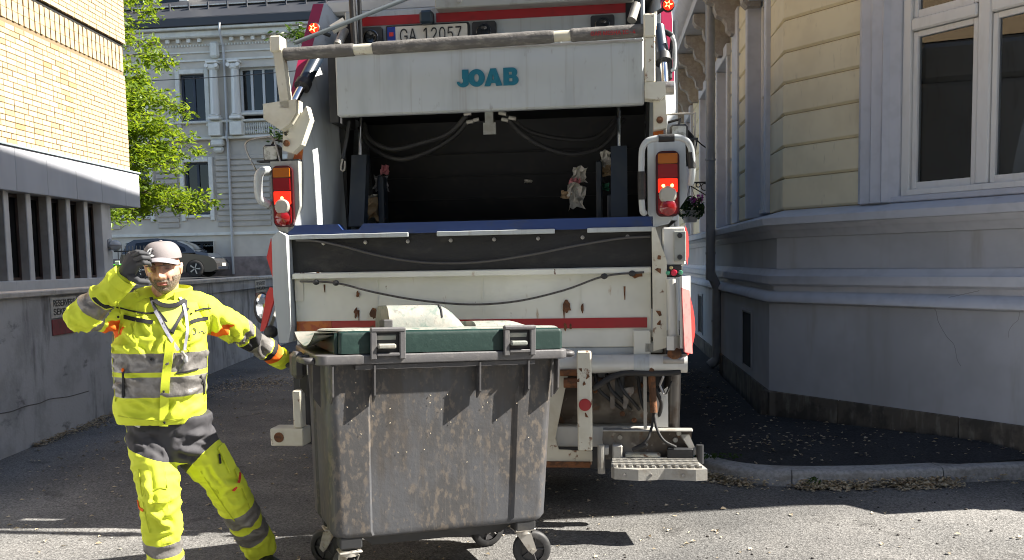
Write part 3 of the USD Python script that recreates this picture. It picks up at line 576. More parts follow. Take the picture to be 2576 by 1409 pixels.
A('plate_flag', bx(-.626, -.597, .4895, .491, zp-.070, zp-.045), m_red2, parent=pl)
xo = -.555
for s, w in (('GA', .11), ('12057', .25)):
    v, f = letters(s, .085, .002); v = v*V(w/(v[:, 0].max()-v[:, 0].min()), 1, 1); v[:, 0] -= v[:, 0].min()
    A('lettering', frame((v, f), (xo, .4915, zp-.112), V(1, 0, 0), V(0, 0, 1), V(0, -1, 0)), m_signk, parent=pl); xo += w+.045
for a, b in ((905, 962), (1188, 1248), (1486, 1546)):
    x0, x1 = q(a, 70, .5)[0], q(b, 70, .5)[0]
    lt = A('rear_lamp', prism_xz(rrect(x0, x1, zp-.15, zp-.005, .015), .49, .519), m_blk)
    A('lens', frame(lathe([(.0, 0), (.03, .002), (.045, .012), (.05, .0)], 16), ((x0+x1)/2, .489, zp-.07), V(1, 0, 0), V(0, 0, 1), V(0, -1, 0)), m_dkglass, parent=lt, smooth=True)
for a, b, c in ((846, 881, .03), (1574, 1612, .03)):
    x0, x1 = q(a, 70, .5)[0], q(b, 70, .5)[0]; hz = 3.2 if a < 1000 else 3.26
    sl = A('slot_recess', prism_xz(rrect(x0, x1, 2.95, hz, .02), .505, .519), m_hop)
    xm = (x0+x1)/2; A('pin', cyl((xm+.02, .47, hz-.06), (xm-.01, .40, hz-.17), .028, n=14), m_steel if 'm_steel' in globals() else m_gal, smooth=40, parent=sl)
tp = A('top_plate', bx(-.30, .95, .40, .518, 3.225, 3.33, .006), m_hgrey)
for x in (-.14, .32, .76): A('bolt', frame(lathe([(.0, 0), (.018, 0), (.018, .012), (.0, .014)], 10), (x, .399, 3.27), V(1, 0, 0), V(0, 0, 1), V(0, -1, 0)), m_gal, parent=tp)
xm = q(892, 50, .42)[0]
A('hose_mast', join(cyl((xm, .42, 2.85), (xm-.02, .42, 3.6), .022), cyl((xm+.035, .43, 2.85), (xm+.03, .43, 3.6), .014)), m_blk)
a, b = q(742, 108, .1), q(1040, -10, .3)
A('stay_rod', cyl(a, b, .013, n=10), M('rod_grey', (.11, .13, .14), .5), smooth=40)
A('rod_end', cyl(q(835, 75, .2), q(868, 55, .22), .03, n=12), m_gal, smooth=40)

# carriage panel with the lettering
cp = A('carriage_panel', bx(-.872, 1.004, .10, .17, 2.53, 2.925, .01), m_pan)
A('panel_seam', bx(-.86, 1.0, .093, .099, 2.893, 2.905), m_gal, parent=cp)
A('panel_edge', bx(-.93, -.874, .14, .5, 2.5, 2.95), m_blk)
def heavy(poly, x, w, z, h):
    out = []
    for g in (poly.geoms if hasattr(poly, 'geoms') else [poly]):
        v, f = tm(trimesh.creation.extrude_polygon(g, .006, engine='earcut')); out.append((v, f))
    v, f = join(*out); v = v.copy(); mn, mx = v.min(0), v.max(0); v[:, 0] = (v[:, 0]-mn[0])/(mx[0]-mn[0])*w; v[:, 1] = (v[:, 1]-mn[1])/(mx[1]-mn[1])*h
    return frame((v, f), (x, .099, z), V(1, 0, 0), V(0, 0, 1), V(0, -1, 0))
from shapely.geometry import Point
from shapely.affinity import scale as sscale
from shapely.ops import unary_union
Jp = unary_union([sbox(.42, .25, .85, 1.0), sscale(Point(.48, .28).buffer(.40, 24), 1.0, .72).intersection(sbox(0, -.1, .85, .32))]).difference(sscale(Point(.36, .36).buffer(.16, 16), .75, 1.0)).difference(sbox(-.1, .36, .41, 1.1))
Op = sscale(Point(.5, .5).buffer(.5, 28), 1.08, 1).difference(sscale(Point(.5, .5).buffer(.18, 24), .85, 1.25))
Ap = Polygon([(0, 0), (.38, 1), (.72, 1), (1.1, 0), (.72, 0), (.66, .17), (.42, .17), (.36, 0)]).difference(Polygon([(.48, .37), (.60, .37), (.54, .66)]))
Bp = unary_union([sbox(0, 0, .62, 1.0), sscale(Point(.58, .73).buffer(.27, 20), 1.2, 1), sscale(Point(.6, .29).buffer(.29, 20), 1.3, 1)]).difference(sbox(.36, .6, .56, .76)).difference(sbox(.36, .22, .58, .40))
zl, hl = 2.672, .104
for P_, x, w in ((Jp, -.115, .072), (Op, -.046, .102), (Ap, .052, .11), (Bp, .168, .092)): A('letter', heavy(P_, x, w, zl, hl), m_teal, parent=cp)

# rubber-sleeved bar and its rusty brackets
bA, bB = q(722, 136.5, -.06), q(1612, 77.5, -.06); bk = (bB[2]-bA[2])/(bB[0]-bA[0]); bz = lambda x: bA[2]+(x-bA[0])*bk
bar = A('bar', cyl(bA, bB+V(.03, 0, 0), .031, n=14), m_crm, smooth=40)
for x0, x1 in ((-1.135, -.70), (-.585, .49), (.585, 1.035)):
    n = 40; xs = np.linspace(x0, x1, n); rr = .038 + .002*(meshkit.noise(np.column_stack([xs*30, xs*0, xs*0]), 3)-.5); rr[0] *= .9; rr[-1] *= .9
    A('foam_sleeve', tube(np.column_stack([xs, xs*0-.06, bz(xs)]), rr, 16), m_foam, smooth=50, parent=bar)
v, f = letters('GAR MISHA IC-4', .022, .001, True); A('lettering', frame((v, f), (.70, -.106, bz(.7)-.02), V(1, 0, 0), V(0, 0, 1), V(0, -1, 0)), m_red, parent=bar)
def post(sx):
    if sx < 0:
        h = [bx(-1.205, -1.135, -.11, -.01, 2.89, 2.985, .008)]; st = hull([(x, y, z) for x, z in ((-1.19, 2.9), (-1.135, 2.9), (-1.155, 2.56), (-1.10, 2.56)) for y in (-.10, -.03)])
        foot = [prism_xz([(-1.265, 2.50), (-1.265, 2.59), (-1.06, 2.61), (-1.06, 2.53), (-1.10, 2.47), (-1.16, 2.43)], -.10, .02)]
        low = prism_xz([(-1.17, 2.48), (-1.05, 2.54), (-1.02, 2.58), (-1.0, 2.50), (-1.06, 2.35), (-1.12, 2.30), (-1.18, 2.32)], -.03, .05, holes=[[(-1.155+.018*math.cos(t), 2.43+.025*math.sin(t)) for t in np.linspace(0, 2*PI, 10)[:-1]]])
        hole = (-1.15, 2.36)
    else:
        h = [bx(1.0, 1.07, -.11, -.01, 2.87, 3.0, .008)]; st = bx(1.005, 1.065, -.10, -.03, 2.62, 2.872, .006)
        foot = [prism_xz([(1.005, 2.53), (1.005, 2.62), (1.12, 2.62), (1.125, 2.55), (1.09, 2.52)], -.10, .02)]
        low = prism_xz([(1.055, 2.53), (1.125, 2.55), (1.13, 2.37), (1.055, 2.36)], -.03, .05)
        hole = (1.09, 2.415)
    p = A('bar_bracket', join(*h), m_crm); A('bracket_post', st, m_crm, parent=p); A('bracket_foot', foot[0], m_crm, parent=p); A('bracket_plate', low, m_crm, parent=p)
    A('bolt', frame(lathe([(0, 0), (.02, 0), (.02, .014), (0, .016)], 10), (hole[0], -.031, hole[1]), V(1, 0, 0), V(0, 0, 1), V(0, -1, 0)), m_rust, parent=p)
for sx in (-1, 1): post(sx)
# hydraulic cylinders at both sides
for P0, P1, P2 in ((q(800, 140, .35), q(762, 214, .18), q(731, 275, .06)), (q(1655, 70, .25), q(1668, 150, .15), q(1674, 222, .08))):
    b = A('hydraulic_cylinder', cyl(P0, P1, .042, n=16), M('cylinder_black', (.015, .025, .04), .35, coat=.3) if not stage.GetPrimAtPath('/World/Looks/cylinder_black') else UsdShade.Material.Get(stage, '/World/Looks/cylinder_black'), smooth=40)
    d = (P1-P0)/np.linalg.norm(P1-P0); A('gland', cyl(P1-d*.03, P1+d*.02, .05, n=16), m_blk, smooth=40, parent=b); A('rod', cyl(P1, P2, .026, n=14), m_chr, smooth=40, parent=b)
    A('rod_eye', cyl(P2+V(-.05, 0, 0), P2+V(.05, 0, 0), .04, n=14), m_stl, smooth=40, parent=b)
# pipework right of the right-hand cylinder
hp = [q(1662, 75, .25), q(1690, 90, .2), q(1692, 110, .2), q(1686, 150, .2), q(1684, 200, .2)]
A('hydraulic_hose', tube(catmull(hp, 5), .016, 8), m_blk, smooth=True)
A('valve_block', bx(*sorted((q(1672, 150, .2)[0], q(1690, 150, .2)[0])), .14, .24, q(1680, 205, .2)[2], q(1680, 130, .2)[2], .01), m_blk)
A('handle_tube', tube(catmull([q(1690, 92, .16), q(1697, 110, .15), q(1697, 165, .15), q(1690, 177, .15), q(1672, 180, .16)], 6), .011, 8), m_pan, smooth=True)
# stay struts below the bracket on the left, orange marker plates
A('gas_strut', cyl(q(775, 282, .02), q(750, 352, .0), .017, n=10), m_crm, smooth=40)
for a in ([(752, 360), (765, 350), (758, 418), (733, 418)], [(1643, 320), (1669, 320), (1669, 355), (1643, 355)]):
    P = [q(*p, .06) for p in a]; A('marker_plate', prism_xz([(p[0], p[2]) for p in P], .05, .065), m_org)

# ---- hopper
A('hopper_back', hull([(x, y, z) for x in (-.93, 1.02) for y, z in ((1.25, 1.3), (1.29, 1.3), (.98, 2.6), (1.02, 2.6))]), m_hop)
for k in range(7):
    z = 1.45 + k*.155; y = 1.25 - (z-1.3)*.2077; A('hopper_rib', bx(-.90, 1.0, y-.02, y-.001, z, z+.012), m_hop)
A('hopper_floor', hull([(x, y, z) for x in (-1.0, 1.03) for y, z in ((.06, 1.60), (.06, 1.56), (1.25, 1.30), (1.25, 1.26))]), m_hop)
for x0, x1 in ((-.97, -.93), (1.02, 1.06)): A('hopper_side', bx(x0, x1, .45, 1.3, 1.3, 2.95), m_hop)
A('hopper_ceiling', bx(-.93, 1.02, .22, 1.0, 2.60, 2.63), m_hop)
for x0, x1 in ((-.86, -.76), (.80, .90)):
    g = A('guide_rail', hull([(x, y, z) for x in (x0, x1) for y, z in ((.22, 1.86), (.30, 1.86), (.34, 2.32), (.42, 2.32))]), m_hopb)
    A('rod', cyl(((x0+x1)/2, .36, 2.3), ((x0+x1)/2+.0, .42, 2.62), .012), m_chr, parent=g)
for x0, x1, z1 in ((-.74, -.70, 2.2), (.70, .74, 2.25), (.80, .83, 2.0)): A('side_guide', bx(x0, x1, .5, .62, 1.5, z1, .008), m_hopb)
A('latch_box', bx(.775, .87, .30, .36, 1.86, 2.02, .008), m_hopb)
# hoses hanging from the fittings in the middle
def hp_(*a): return [q(x, y, Y) for x, y, Y in a]
for pts_, r in ((hp_((1175, 290, .28), (1130, 335, .33), (1060, 360, .36), (985, 375, .38), (930, 350, .42), (915, 310, .46)), .016), (hp_((1180, 300, .30), (1140, 345, .36), (1070, 385, .4), (1000, 400, .42), (935, 370, .48), (905, 320, .52)), .016),
               (hp_((1268, 285, .28), (1310, 335, .33), (1380, 375, .36), (1450, 388, .38), (1520, 365, .42), (1570, 300, .48)), .016), (hp_((1275, 290, .3), (1330, 330, .38), (1420, 350, .42), (1500, 345, .46), (1560, 290, .5)), .014), (hp_((1280, 275, .35), (1350, 268, .4), (1450, 262, .45)), .014)):
    A('hydraulic_hose', tube(catmull(pts_, 8), r, 9), m_rub, smooth=True)
br = A('manifold_bracket', bx(*sorted((q(1220, 280, .25)[0], q(1240, 280, .25)[0])), .24, .27, q(1230, 320, .25)[2], 2.6), m_hgrey)
a, b = q(1216, 310, .25), q(1248, 338, .25); A('tab', bx(a[0], b[0], .235, .255, b[2], a[2]), m_hgrey, parent=br)
for x, y, dx in ((1185, 285, -18), (1190, 305, -16), (1205, 300, -14), (1255, 284, 18), (1262, 300, 16), (1280, 296, 18)):
    A('fitting', cyl(q(x, y, .27), q(x+dx, y+3, .27), .012, n=8), m_gal, parent=br)
A('safety_hook', tube(catmull([q(862, 400, .2), q(858, 425, .2), q(866, 428, .2), q(868, 405, .2)], 5), .006, 6), m_gal)
A('safety_chain', tube(catmull([q(878, 305, .25), q(872, 350, .24), q(862, 400, .2)], 5), .012, 6), m_blk)
# rim: blue strip with a notch, white lip, black rubber apron
zb0, zb1 = 1.80, 1.865; nx0, nx1 = q(865, 560)[0], q(905, 560)[0]
A('hopper_rim', prism_xz([(-1.165, zb0), (1.048, zb0), (1.048, zb1), (nx1+.03, zb1), (nx1, zb1-.035), (nx0, zb1-.035), (nx0-.03, zb1), (-1.165, zb1)], -.03, .05), m_blu)
for a, b in ((-1.165, -.41), (-.235, .475), (.665, 1.05)): A('rim_lip', bx(a, b, -.045, -.031, zb0-.022, zb0+.006, .003), m_pan)
ap = A('rubber_apron', bx(-1.155, 1.045, -.005, .05, 1.575, 1.80), m_rub)
for x in np.linspace(-.95, .9, 8): A('bolt', frame(lathe([(0, 0), (.012, 0), (.012, .008), (0, .01)], 8), (x, -.006, 1.752), V(1, 0, 0), V(0, 0, 1), V(0, -1, 0)), m_stl, parent=ap)
A('wire_rope', tube(catmull(hp_((745, 605, -.03), (800, 607, -.035), (870, 622, -.04), (960, 645, -.04), (1070, 661, -.04), (1200, 660, -.04), (1330, 642, -.04), (1450, 618, -.04), (1560, 600, -.035), (1636, 595, -.03)), 5), .008, 6), m_wire, smooth=True)
# white lower panel
lp = A('lower_panel', bx(-1.14, 1.035, -.02, .06, 1.10, 1.573, .004), m_rusty)
A('panel_flange', bx(-1.145, 1.035, -.05, -.021, 1.535, 1.57, .004), m_rusty, parent=lp)
A('panel_flange', bx(.93, 1.03, -.05, -.021, 1.02, 1.2, .004), m_rusty)
A('reflective_tape', bx(-.91, 1.01, -.0265, -.0205, 1.215, 1.275), m_red, parent=lp); A('reflective_tape', bx(-1.135, -.912, -.0265, -.0205, 1.215, 1.275), m_org, parent=lp)
for px, py, w_, h_ in ((940, 790, 9, 17), (895, 785, 5, 14), (1425, 772, 9, 15), (1465, 772, 4, 11), (937, 826, 7, 6), (1422, 822, 4, 10), (1435, 822, 3, 8), (900, 740, 4, 8), (1600, 690, 12, 9), (760, 690, 8, 5), (800, 688, 6, 4)):
    c = q(px, py, -.03); n = 14; rad = 1+.35*rng.standard_normal(n)*.6
    A('rust_patch', prism_xz([(c[0]+math.cos(t)*w_*.0024*max(r, .4), c[2]+math.sin(t)*h_*.0024*max(r, .4)) for t, r in zip(np.arange(n)*2*PI/n, rad)], -.0285, -.0262), m_rust, parent=lp)
A('wire_rope', tube(catmull(hp_((755, 708, -.05), (845, 712, -.06), (940, 735, -.06), (1050, 755, -.06), (1180, 766, -.06), (1300, 758, -.06), (1420, 730, -.06), (1520, 695, -.06), (1620, 685, -.05)), 5), .007, 6), m_wire, smooth=True)
for x, y in ((845, 712), (795, 710), (1520, 695), (1590, 688)): A('rope_clamp', ball(q(x, y, -.06), .018, 1, (1.2, .8, 1)), m_blk)
A('lower_strip', bx(-.95, .93, -.015, .05, 1.02, 1.098), m_pan)
# side plates at either end of the lower panel
A('side_plate', hull([(x, y, z) for (x, z) in ((-1.245, 1.79), (-1.20, 1.83), (-1.155, 1.80), (-1.145, 1.25), (-1.165, 1.15), (-1.225, 1.15), (-1.25, 1.45)) for y in (-.10, .04)]), m_pan)
A('side_plate', hull([(x, y, z) for (x, z) in ((1.04, 1.80), (1.06, 1.80), (1.125, 1.60), (1.12, 1.10), (1.045, 1.08)) for y in (-.08, .04)]), m_crm)
A('warning_sticker', bx(-1.138, -1.085, -.026, -.022, 1.40, 1.53), m_plate)

# ---- rear light clusters
def cluster(x0, x1, z0, z1, Y, lit):
    c = A('tail_light', prism_xz(rrect(x0, x1, z0, z1, .035, 6), Y-.03, Y), M('cluster_frame', (.05, .006, .008), .3) if not stage.GetPrimAtPath('/World/Looks/cluster_frame') else UsdShade.Material.Get(stage, '/World/Looks/cluster_frame'))
    w = x1-x0; m = .012; H_ = z1-z0; xm = (x0+x1)/2
    def seg(a, b, mat, nm): A(nm, prism_xz(rrect(x0+m, x1-m, z0+H_*a+.002, z0+H_*b-.002, .02 if a > .8 or a < .05 else .006, 5), Y-.045, Y-.031), mat, parent=c)
    seg(.80, .965, m_lens_a, 'indicator_lens'); seg(.585, .80, m_lens_r, 'brake_lens'); seg(.36, .585, m_lens_l, 'lit_lens'); seg(.03, .36, m_lens_r, 'lower_lens')
    A('reverse_lens', frame(lathe([(.0, .014), (w*.30, .012), (w*.38, 0)], 20), (xm, Y-.046, z0+H_*.33), V(1, 0, 0), V(0, 0, 1), V(0, -1, 0)), m_lens_w, parent=c, smooth=40)
    A('fog_lens', frame(lathe([(.0, .02), (w*.25, .014), (w*.36, 0)], 20), (xm, Y-.0465, z0+H_*.14), V(1, 0, 0), V(0, 0, 1), V(0, -1, 0)), m_lens_r, parent=c, smooth=40)
    for dx in lit: A('bulb', ball((xm+dx, Y-.046, z0+H_*.47), .010, 1, (1, .4, 1)), m_spot, parent=c)
# left
A('light_housing', prism_xz([(-1.262, 1.93), (-1.262, 2.255), (-1.085, 2.255), (-1.085, 1.98), (-1.13, 1.85), (-1.20, 1.80), (-1.24, 1.86)], -.03, .06), m_hgrey)
cluster(-1.242, -1.115, 1.855, 2.225, -.031, (.0,))
# right
A('light_housing', prism_xz([(1.02, 1.88), (1.02, 2.30), (1.235, 2.30), (1.245, 1.97), (1.14, 1.82), (1.05, 1.80)], -.03, .06), m_pan)
cluster(1.065, 1.20, 1.86, 2.235, -.031, (-.025, .025))
g = A('light_guard', tube(catmull([(1.0, -.05, 1.88), (.985, -.08, 1.92), (.983, -.10, 2.18), (1.0, -.11, 2.27), (1.06, -.11, 2.30), (1.20, -.11, 2.30), (1.26, -.10, 2.25), (1.272, -.08, 2.12), (1.265, -.04, 2.04)], 6), .018, 10), m_pan, smooth=True)
for a in ([(.983, -.093, 2.12), (.984, -.082, 1.96)], [(1.08, -.111, 2.302), (1.17, -.111, 2.302)], [(1.262, -.092, 2.22), (1.271, -.082, 2.13)]): A('grip', cyl(*a, .0225, n=12), m_rub, smooth=40, parent=g)
g = A('light_guard', tube(catmull([(-1.27, -.04, 1.99), (-1.315, -.08, 2.03), (-1.318, -.09, 2.14), (-1.30, -.08, 2.19), (-1.265, -.04, 2.20)], 6), .026, 10), m_pan, smooth=True)
# work lamps with wire guards
def work_lamp(cx, cz, w, Y, side):
    l = A('work_lamp', bx(cx-w/2, cx+w/2, Y-.03, Y+.04, cz-w/2, cz+w/2, .015), m_blk)
    A('lens', prism_xz(rrect(cx-w*.38, cx+w*.38, cz-w*.38, cz+w*.38, .01), Y-.036, Y-.031), m_led, parent=l)
    A('bracket', tube([(cx+.0, Y, cz+w/2), (cx+.01, Y+.02, cz+w/2+.035), (cx+.06*side*-1, Y+.04, cz+w/2+.02)], .008, 6), m_blk, parent=l)
    if side < 0: gp = [(cx-.11, Y, cz-.10), (cx-.155, Y-.03, cz+.02), (cx-.14, Y-.04, cz+.075), (cx-.02, Y-.05, cz+.095), (cx+.03, Y-.05, cz+.08), (cx+.07, Y-.04, cz-.09)]
    else: gp = [(cx-.075, Y-.04, cz-.06), (cx-.075, Y-.05, cz+.085), (cx-.06, Y-.05, cz+.105), (cx+.075, Y-.05, cz+.105), (cx+.09, Y-.05, cz+.085), (cx+.09, Y, cz-.11)]
    A('wire_guard', tube(catmull(gp, 4), .0055, 6), m_stl if side < 0 else m_gal, parent=l, smooth=True)
work_lamp(q(681, 385)[0], q(681, 385)[2], .105, .03, -1); work_lamp(q(1709, 333)[0], q(1709, 333)[2], .105, .06, 1)
A('lamp_shelf', bx(-1.36, -1.09, -.0, .06, 2.258, 2.268), m_blk); A('lamp_shelf', bx(1.10, 1.31, .0, .08, 2.302, 2.312), m_blk)
# flashing beacons
for px, py, Y in ((790, 72, .35), (1681, 13, .35)):
    c = q(px, py, Y)
    b = A('beacon', frame(lathe([(.0, -.04), (.035, -.04), (.04, 0), (.036, .006), (.0, .006)], 18), c, V(1, 0, 0), V(0, 0, 1), V(0, -1, 0)), m_blk, smooth=40)
    A('lens', frame(lathe([(.033, .007), (.03, .016), (.0, .02)], 18), c, V(1, 0, 0), V(0, 0, 1), V(0, -1, 0)), m_lens_l, smooth=40, parent=b)
    for k in range(5):
        t = 2*PI*k/5; A('led', hull([c+V(math.cos(t+s)*r, -.021-h, math.sin(t+s)*r) for s, r in ((0, .028), (.5, .010), (-.5, .010)) for h in (0, .004)]), m_spot, parent=b)
    A('stem', cyl(c+V(.0, .02, 0), c+V(.08 if px < 1000 else -.08, .08, -.03), .012), m_blk, parent=b)
A('antenna_stub', cyl(q(1648, 75, -.05), q(1649, 30, -.05), .009), m_crm)

# ---- right-hand controls and lift arm
ctl = A('control_box', bx(1.10, 1.235, -.06, .10, 1.575, 1.80, .01), m_wht)
A('control_plate', bx(1.165, 1.235, -.075, -.061, 1.60, 1.775, .004), m_hgrey, parent=ctl)
for z in (1.625, 1.75): A('knob', frame(lathe([(0, .01), (.014, .01), (.016, 0)], 12), (1.2, -.076, z), V(1, 0, 0), V(0, 0, 1), V(0, -1, 0)), m_blk, parent=ctl)
bb = A('button_box', bx(1.12, 1.215, -.07, .0, 1.51, 1.58, .006), m_blk)
m_btn = [M('button_red', (.5, .02, .05), .35), M('button_green', (.06, .25, .15), .35), M('button_yellow', (.45, .38, .2), .4)]
for x, z, r, m_ in ((1.165, 1.535, .02, 0), (1.203, 1.535, .014, 1), (1.13, 1.535, .014, 1), (1.15, 1.565, .011, 2)): A('button', frame(lathe([(0, .018), (r*.8, .016), (r, 0)], 14), (x, -.071, z), V(1, 0, 0), V(0, 0, 1), V(0, -1, 0)), m_btn[m_], parent=bb, smooth=40)
ra = A('lift_arm', cyl((1.16, -.08, 1.10), (1.148, -.08, 1.50), .027, n=16), m_wht, smooth=40)
A('lift_arm_post', hull([(x, y, z) for x, y in ((1.195, -.13), (1.21, -.135), (1.262, -.02), (1.245, -.01)) for z in (1.10, 1.515)]), m_wht)
A('arm_head', hull([(x, y, z) for x, y in ((1.12, -.13), (1.16, -.14), (1.20, -.06), (1.14, -.04)) for z in (1.09, 1.17)]), m_wht)
A('pivot', ball((1.165, -.10, 1.065), .042, 2, (1, .9, .9)), m_rust); A('pivot', cyl((1.10, -.10, 1.03), (1.22, -.10, 1.03), .025, n=12), m_stl, smooth=40)
A('warning_strip', hull([(1.215, -.15, 1.08), (1.265, -.05, 1.06), (1.25, -.05, 1.43), (1.20, -.15, 1.45), (1.222, -.152, 1.08), (1.272, -.052, 1.06), (1.257, -.052, 1.43), (1.207, -.152, 1.45)]), M('strip_pink', (.45, .14, .13), .55, [((.3, .08, .08), 16., .5, .65, .7)]))
def flag(pts_, Y, y0, y1, lab=None, lean=0):
    v, f = prism_xz([(q(*p, Y)[0], q(*p, Y)[2]) for p in pts_], y0, y1); v = v.copy(); v[:, 1] += (v[:, 0]-v[:, 0].min())*lean; A('marker_flag', (v, f), m_red2, label=lab)
fl = catmull([(1718, 700), (1728, 725), (1742, 770), (1749, 815), (1747, 850), (1735, 885), (1724, 895)], 4)
flag([tuple(p) for p in fl] + [(1722, 800)], 0, -.09, -.075, lean=1.6)
flag([(1723, 568), (1731, 590), (1732, 640), (1728, 668), (1722, 620)], 0, -.06, -.045, lean=2.0)
flag([(683, 600), (690, 640), (693, 670), (687, 697), (672, 648)], .1, .09, .11)
flag([(680, 722), (692, 728), (692, 750), (680, 790), (668, 832), (655, 835), (672, 738)], .05, .04, .06)
A('lift_arm', hull([q(692, 775, .06), q(698, 760, .06), q(693, 800, .1), q(684, 826, .1), q(676, 822, .06), q(684, 800, .04)]), m_wht)
A('pivot', ball(q(682, 835, .05), .045, 2, (1, .8, .9)), m_blk)
# the mirror-like side lamp on the left
mr = A('side_mirror', ball(q(660, 775, .5), .085, 2, (.7, .5, 1.3)), m_blk); A('mirror_glass', ball(q(660, 772, .42), .07, 2, (.7, .35, 1.25)), m_chr, parent=mr)
# ---- lift comb, cross tube and stands
A('cross_tube', cyl((-1.15, -.06, 1.0), (1.24, -.06, 1.005), .055, n=18), m_wht, smooth=40)
A('tube_collar', cyl((.93, -.06, 1.003), (1.02, -.06, 1.003), .058, n=18), m_pan, smooth=40)
st = A('lift_stand', bx(.60, .685, -.16, -.08, .50, 1.09, .008), m_crm)
A('reflector', frame(lathe([(0, .012), (.034, .01), (.037, 0)], 18), (.645, -.161, .775), V(1, 0, 0), V(0, 0, 1), V(0, -1, 0)), m_red, parent=st)
A('stand_plate', prism_xz([(.40, .42), (.68, .42), (.68, .48), (.48, .49), (.46, .56), (.55, .98), (.38, .98)], -.07, -.055), m_crm)
A('stand_hinge', join(cyl((.52, -.12, .90), (.60, -.12, .90), .03), cyl((.50, -.12, .96), (.60, -.12, .96), .02)), m_rust)
A('stand_foot', bx(.40, .67, -.09, .0, .385, .42, .004), m_rust)
A('lift_stand', bx(-1.14, -1.085, -.14, -.06, .627, .86, .008), m_crm); A('side_skirt', bx(-1.18, -1.06, .0, .4, .5, 1.05), m_blk)
bt = A('end_beam', bx(-1.29, -1.08, -.14, .0, .515, .625, .006), m_crm); A('beam_hole', frame(lathe([(0, .002), (.03, .002), (.032, 0)], 14), (-1.235, -.141, .57), V(1, 0, 0), V(0, 0, 1), V(0, -1, 0)), m_rust, parent=bt)
A('under_plate', grid(3, 9, lambda u, w: np.stack([.42+u*.62, .10-.10*np.sin(w*PI*.8), .62+w*.36], 1)), m_dirty, smooth=True)
A('under_beam', bx(-1.05, 1.05, .02, .14, .49, .615, .006), m_wht)
A('under_guard', bx(-1.02, 1.0, .45, 1.2, .26, .615), m_blk); A('under_tray', bx(-1.05, 1.05, .15, .9, .62, 1.0), m_blk)
A('bracket_tab', bx(.66, .72, .0, .03, .83, .93, .004), m_dirty); A('bracket_arm', bx(.795, .875, -.06, .06, .80, .97, .006), m_blk); A('bracket_arm', prism_xz([(.79, .74), (.815, .74), (.82, .96), (.79, .96)], -.075, -.062), m_dirty); A('bracket_arm', prism_xz([(.865, .74), (.885, .74), (.90, .80), (.93, .84), (.93, .87), (.87, .86)], -.075, -.062), m_dirty)
A('link_rod', cyl((1.03, -.09, 1.0), (1.045, -.09, .72), .022, n=10), m_rust, smooth=40)
A('link_plate', bx(.985, 1.005, -.08, -.06, .62, .98), m_gal); A('pipe_bracket', prism_xz([(1.03, .62), (1.13, .62), (1.13, .86), (1.05, .80)], -.02, .0), m_wht)
A('exhaust_pipe', cyl((1.15, .10, .50), (1.165, .10, 1.0), .05, n=18), M('pipe_dark', (.10, .095, .09), .3, [((.05, .035, .025), 9., .45, .65, .8)], metal=.8), smooth=40)
for x, y, z, r_ in ((.97, .03, .93, .035), (1.06, .02, .90, .03), (1.02, .02, .80, .028), (.74, .0, .95, .025)): A('valve', cyl((x, y, z), (x, y-.07, z), r_, n=12), m_blk, smooth=40)
A('under_box', bx(.93, 1.12, .0, .10, .98, 1.10, .01), m_dirty); A('under_box', bx(.99, 1.10, -.05, .03, 1.065, 1.13, .008), m_hgrey); A('hydraulic_hose', tube(catmull([(1.0, -.04, .95), (1.06, -.06, .84), (1.09, -.04, .76), (1.07, 0, .66)], 6), .012, 7), m_rub, smooth=True); A('hydraulic_hose', tube(catmull([(.95, -.03, .96), (.97, -.05, .80), (1.0, -.03, .70)], 6), .010, 7), m_rub, smooth=True)
A('cable_loom', tube(catmull([(.69, -.09, .86), (.80, -.1, .93), (.90, -.1, .955), (1.05, -.1, .95), (1.2, -.09, .96)], 6), .018, 8), m_rub, smooth=True)
A('cable', tube(catmull([(1.045, -.08, .72), (1.03, -.10, .63), (1.0, -.13, .56), (.92, -.12, .50)], 6), .009, 6), m_rub, smooth=True)
A('cable', tube(catmull([(1.045, -.08, .72), (1.06, -.11, .63), (1.10, -.13, .56), (1.17, -.12, .52)], 6), .009, 6), m_rub, smooth=True)
A('cable', tube(catmull([(1.08, -.05, .95), (1.10, -.06, .85), (1.12, -.06, .83), (1.15, -.05, .9)], 5), .006, 6), m_rub, smooth=True)
# ---- folding footboard
fb = A('footboard', prism([(.795, -.27), (.815, -.31), (.95, -.345), (1.10, -.305), (1.27, -.335), (1.335, -.315), (1.285, -.06), (.79, -.06)], .37, .435), m_gal)
m_grate = M('grating', (.36, .35, .32), .5, [((.3, .28, .24), 20., .45, .6, .6)], metal=.2)
for k in range(12):
    x = .80 + k*.041; A('grating_bar', hull([(x+dx, y, z) for dx, y in ((0, -.07), (.018, -.07), (.01+.03*k/12, -.30), (.028+.03*k/12, -.30)) for z in (.436, .45)]), m_grate, parent=fb)
for k in range(5): A('grating_strip', bx(.80, 1.29, -.11-.045*k, -.102-.045*k, .4505, .457), m_grate, parent=fb)
for x in (.87, 1.02, 1.2): A('bolt', frame(lathe([(0, .006), (.008, .006), (.009, 0)], 8), (x, -.325-.01*(x < 1), .40), V(1, 0, 0), V(0, 0, 1), V(0, -1, 0)), m_stl, parent=fb)
A('footboard_bracket', prism_xz([(.76, .43), (1.255, .43), (1.265, .60), (.745, .605), (.74, .55)], -.055, -.04), m_dirty)
A('bracket_flange', bx(.745, 1.27, -.10, -.02, .606, .616, .003), m_gal)
A('footboard_hinge', join(cyl((.735, -.12, .36), (.735, -.12, .53), .022, n=12), bx(.74, .78, -.13, -.06, .47, .52, .006)), m_gal)
A('footboard_hinge', join(cyl((1.31, -.10, .42), (1.31, -.10, .53), .022, n=12), bx(1.12, 1.27, -.12, -.056, .44, .51, .006)), m_blk)
A('hinge_block', bx(.80, .86, -.13, -.057, .445, .53, .008), m_gal)
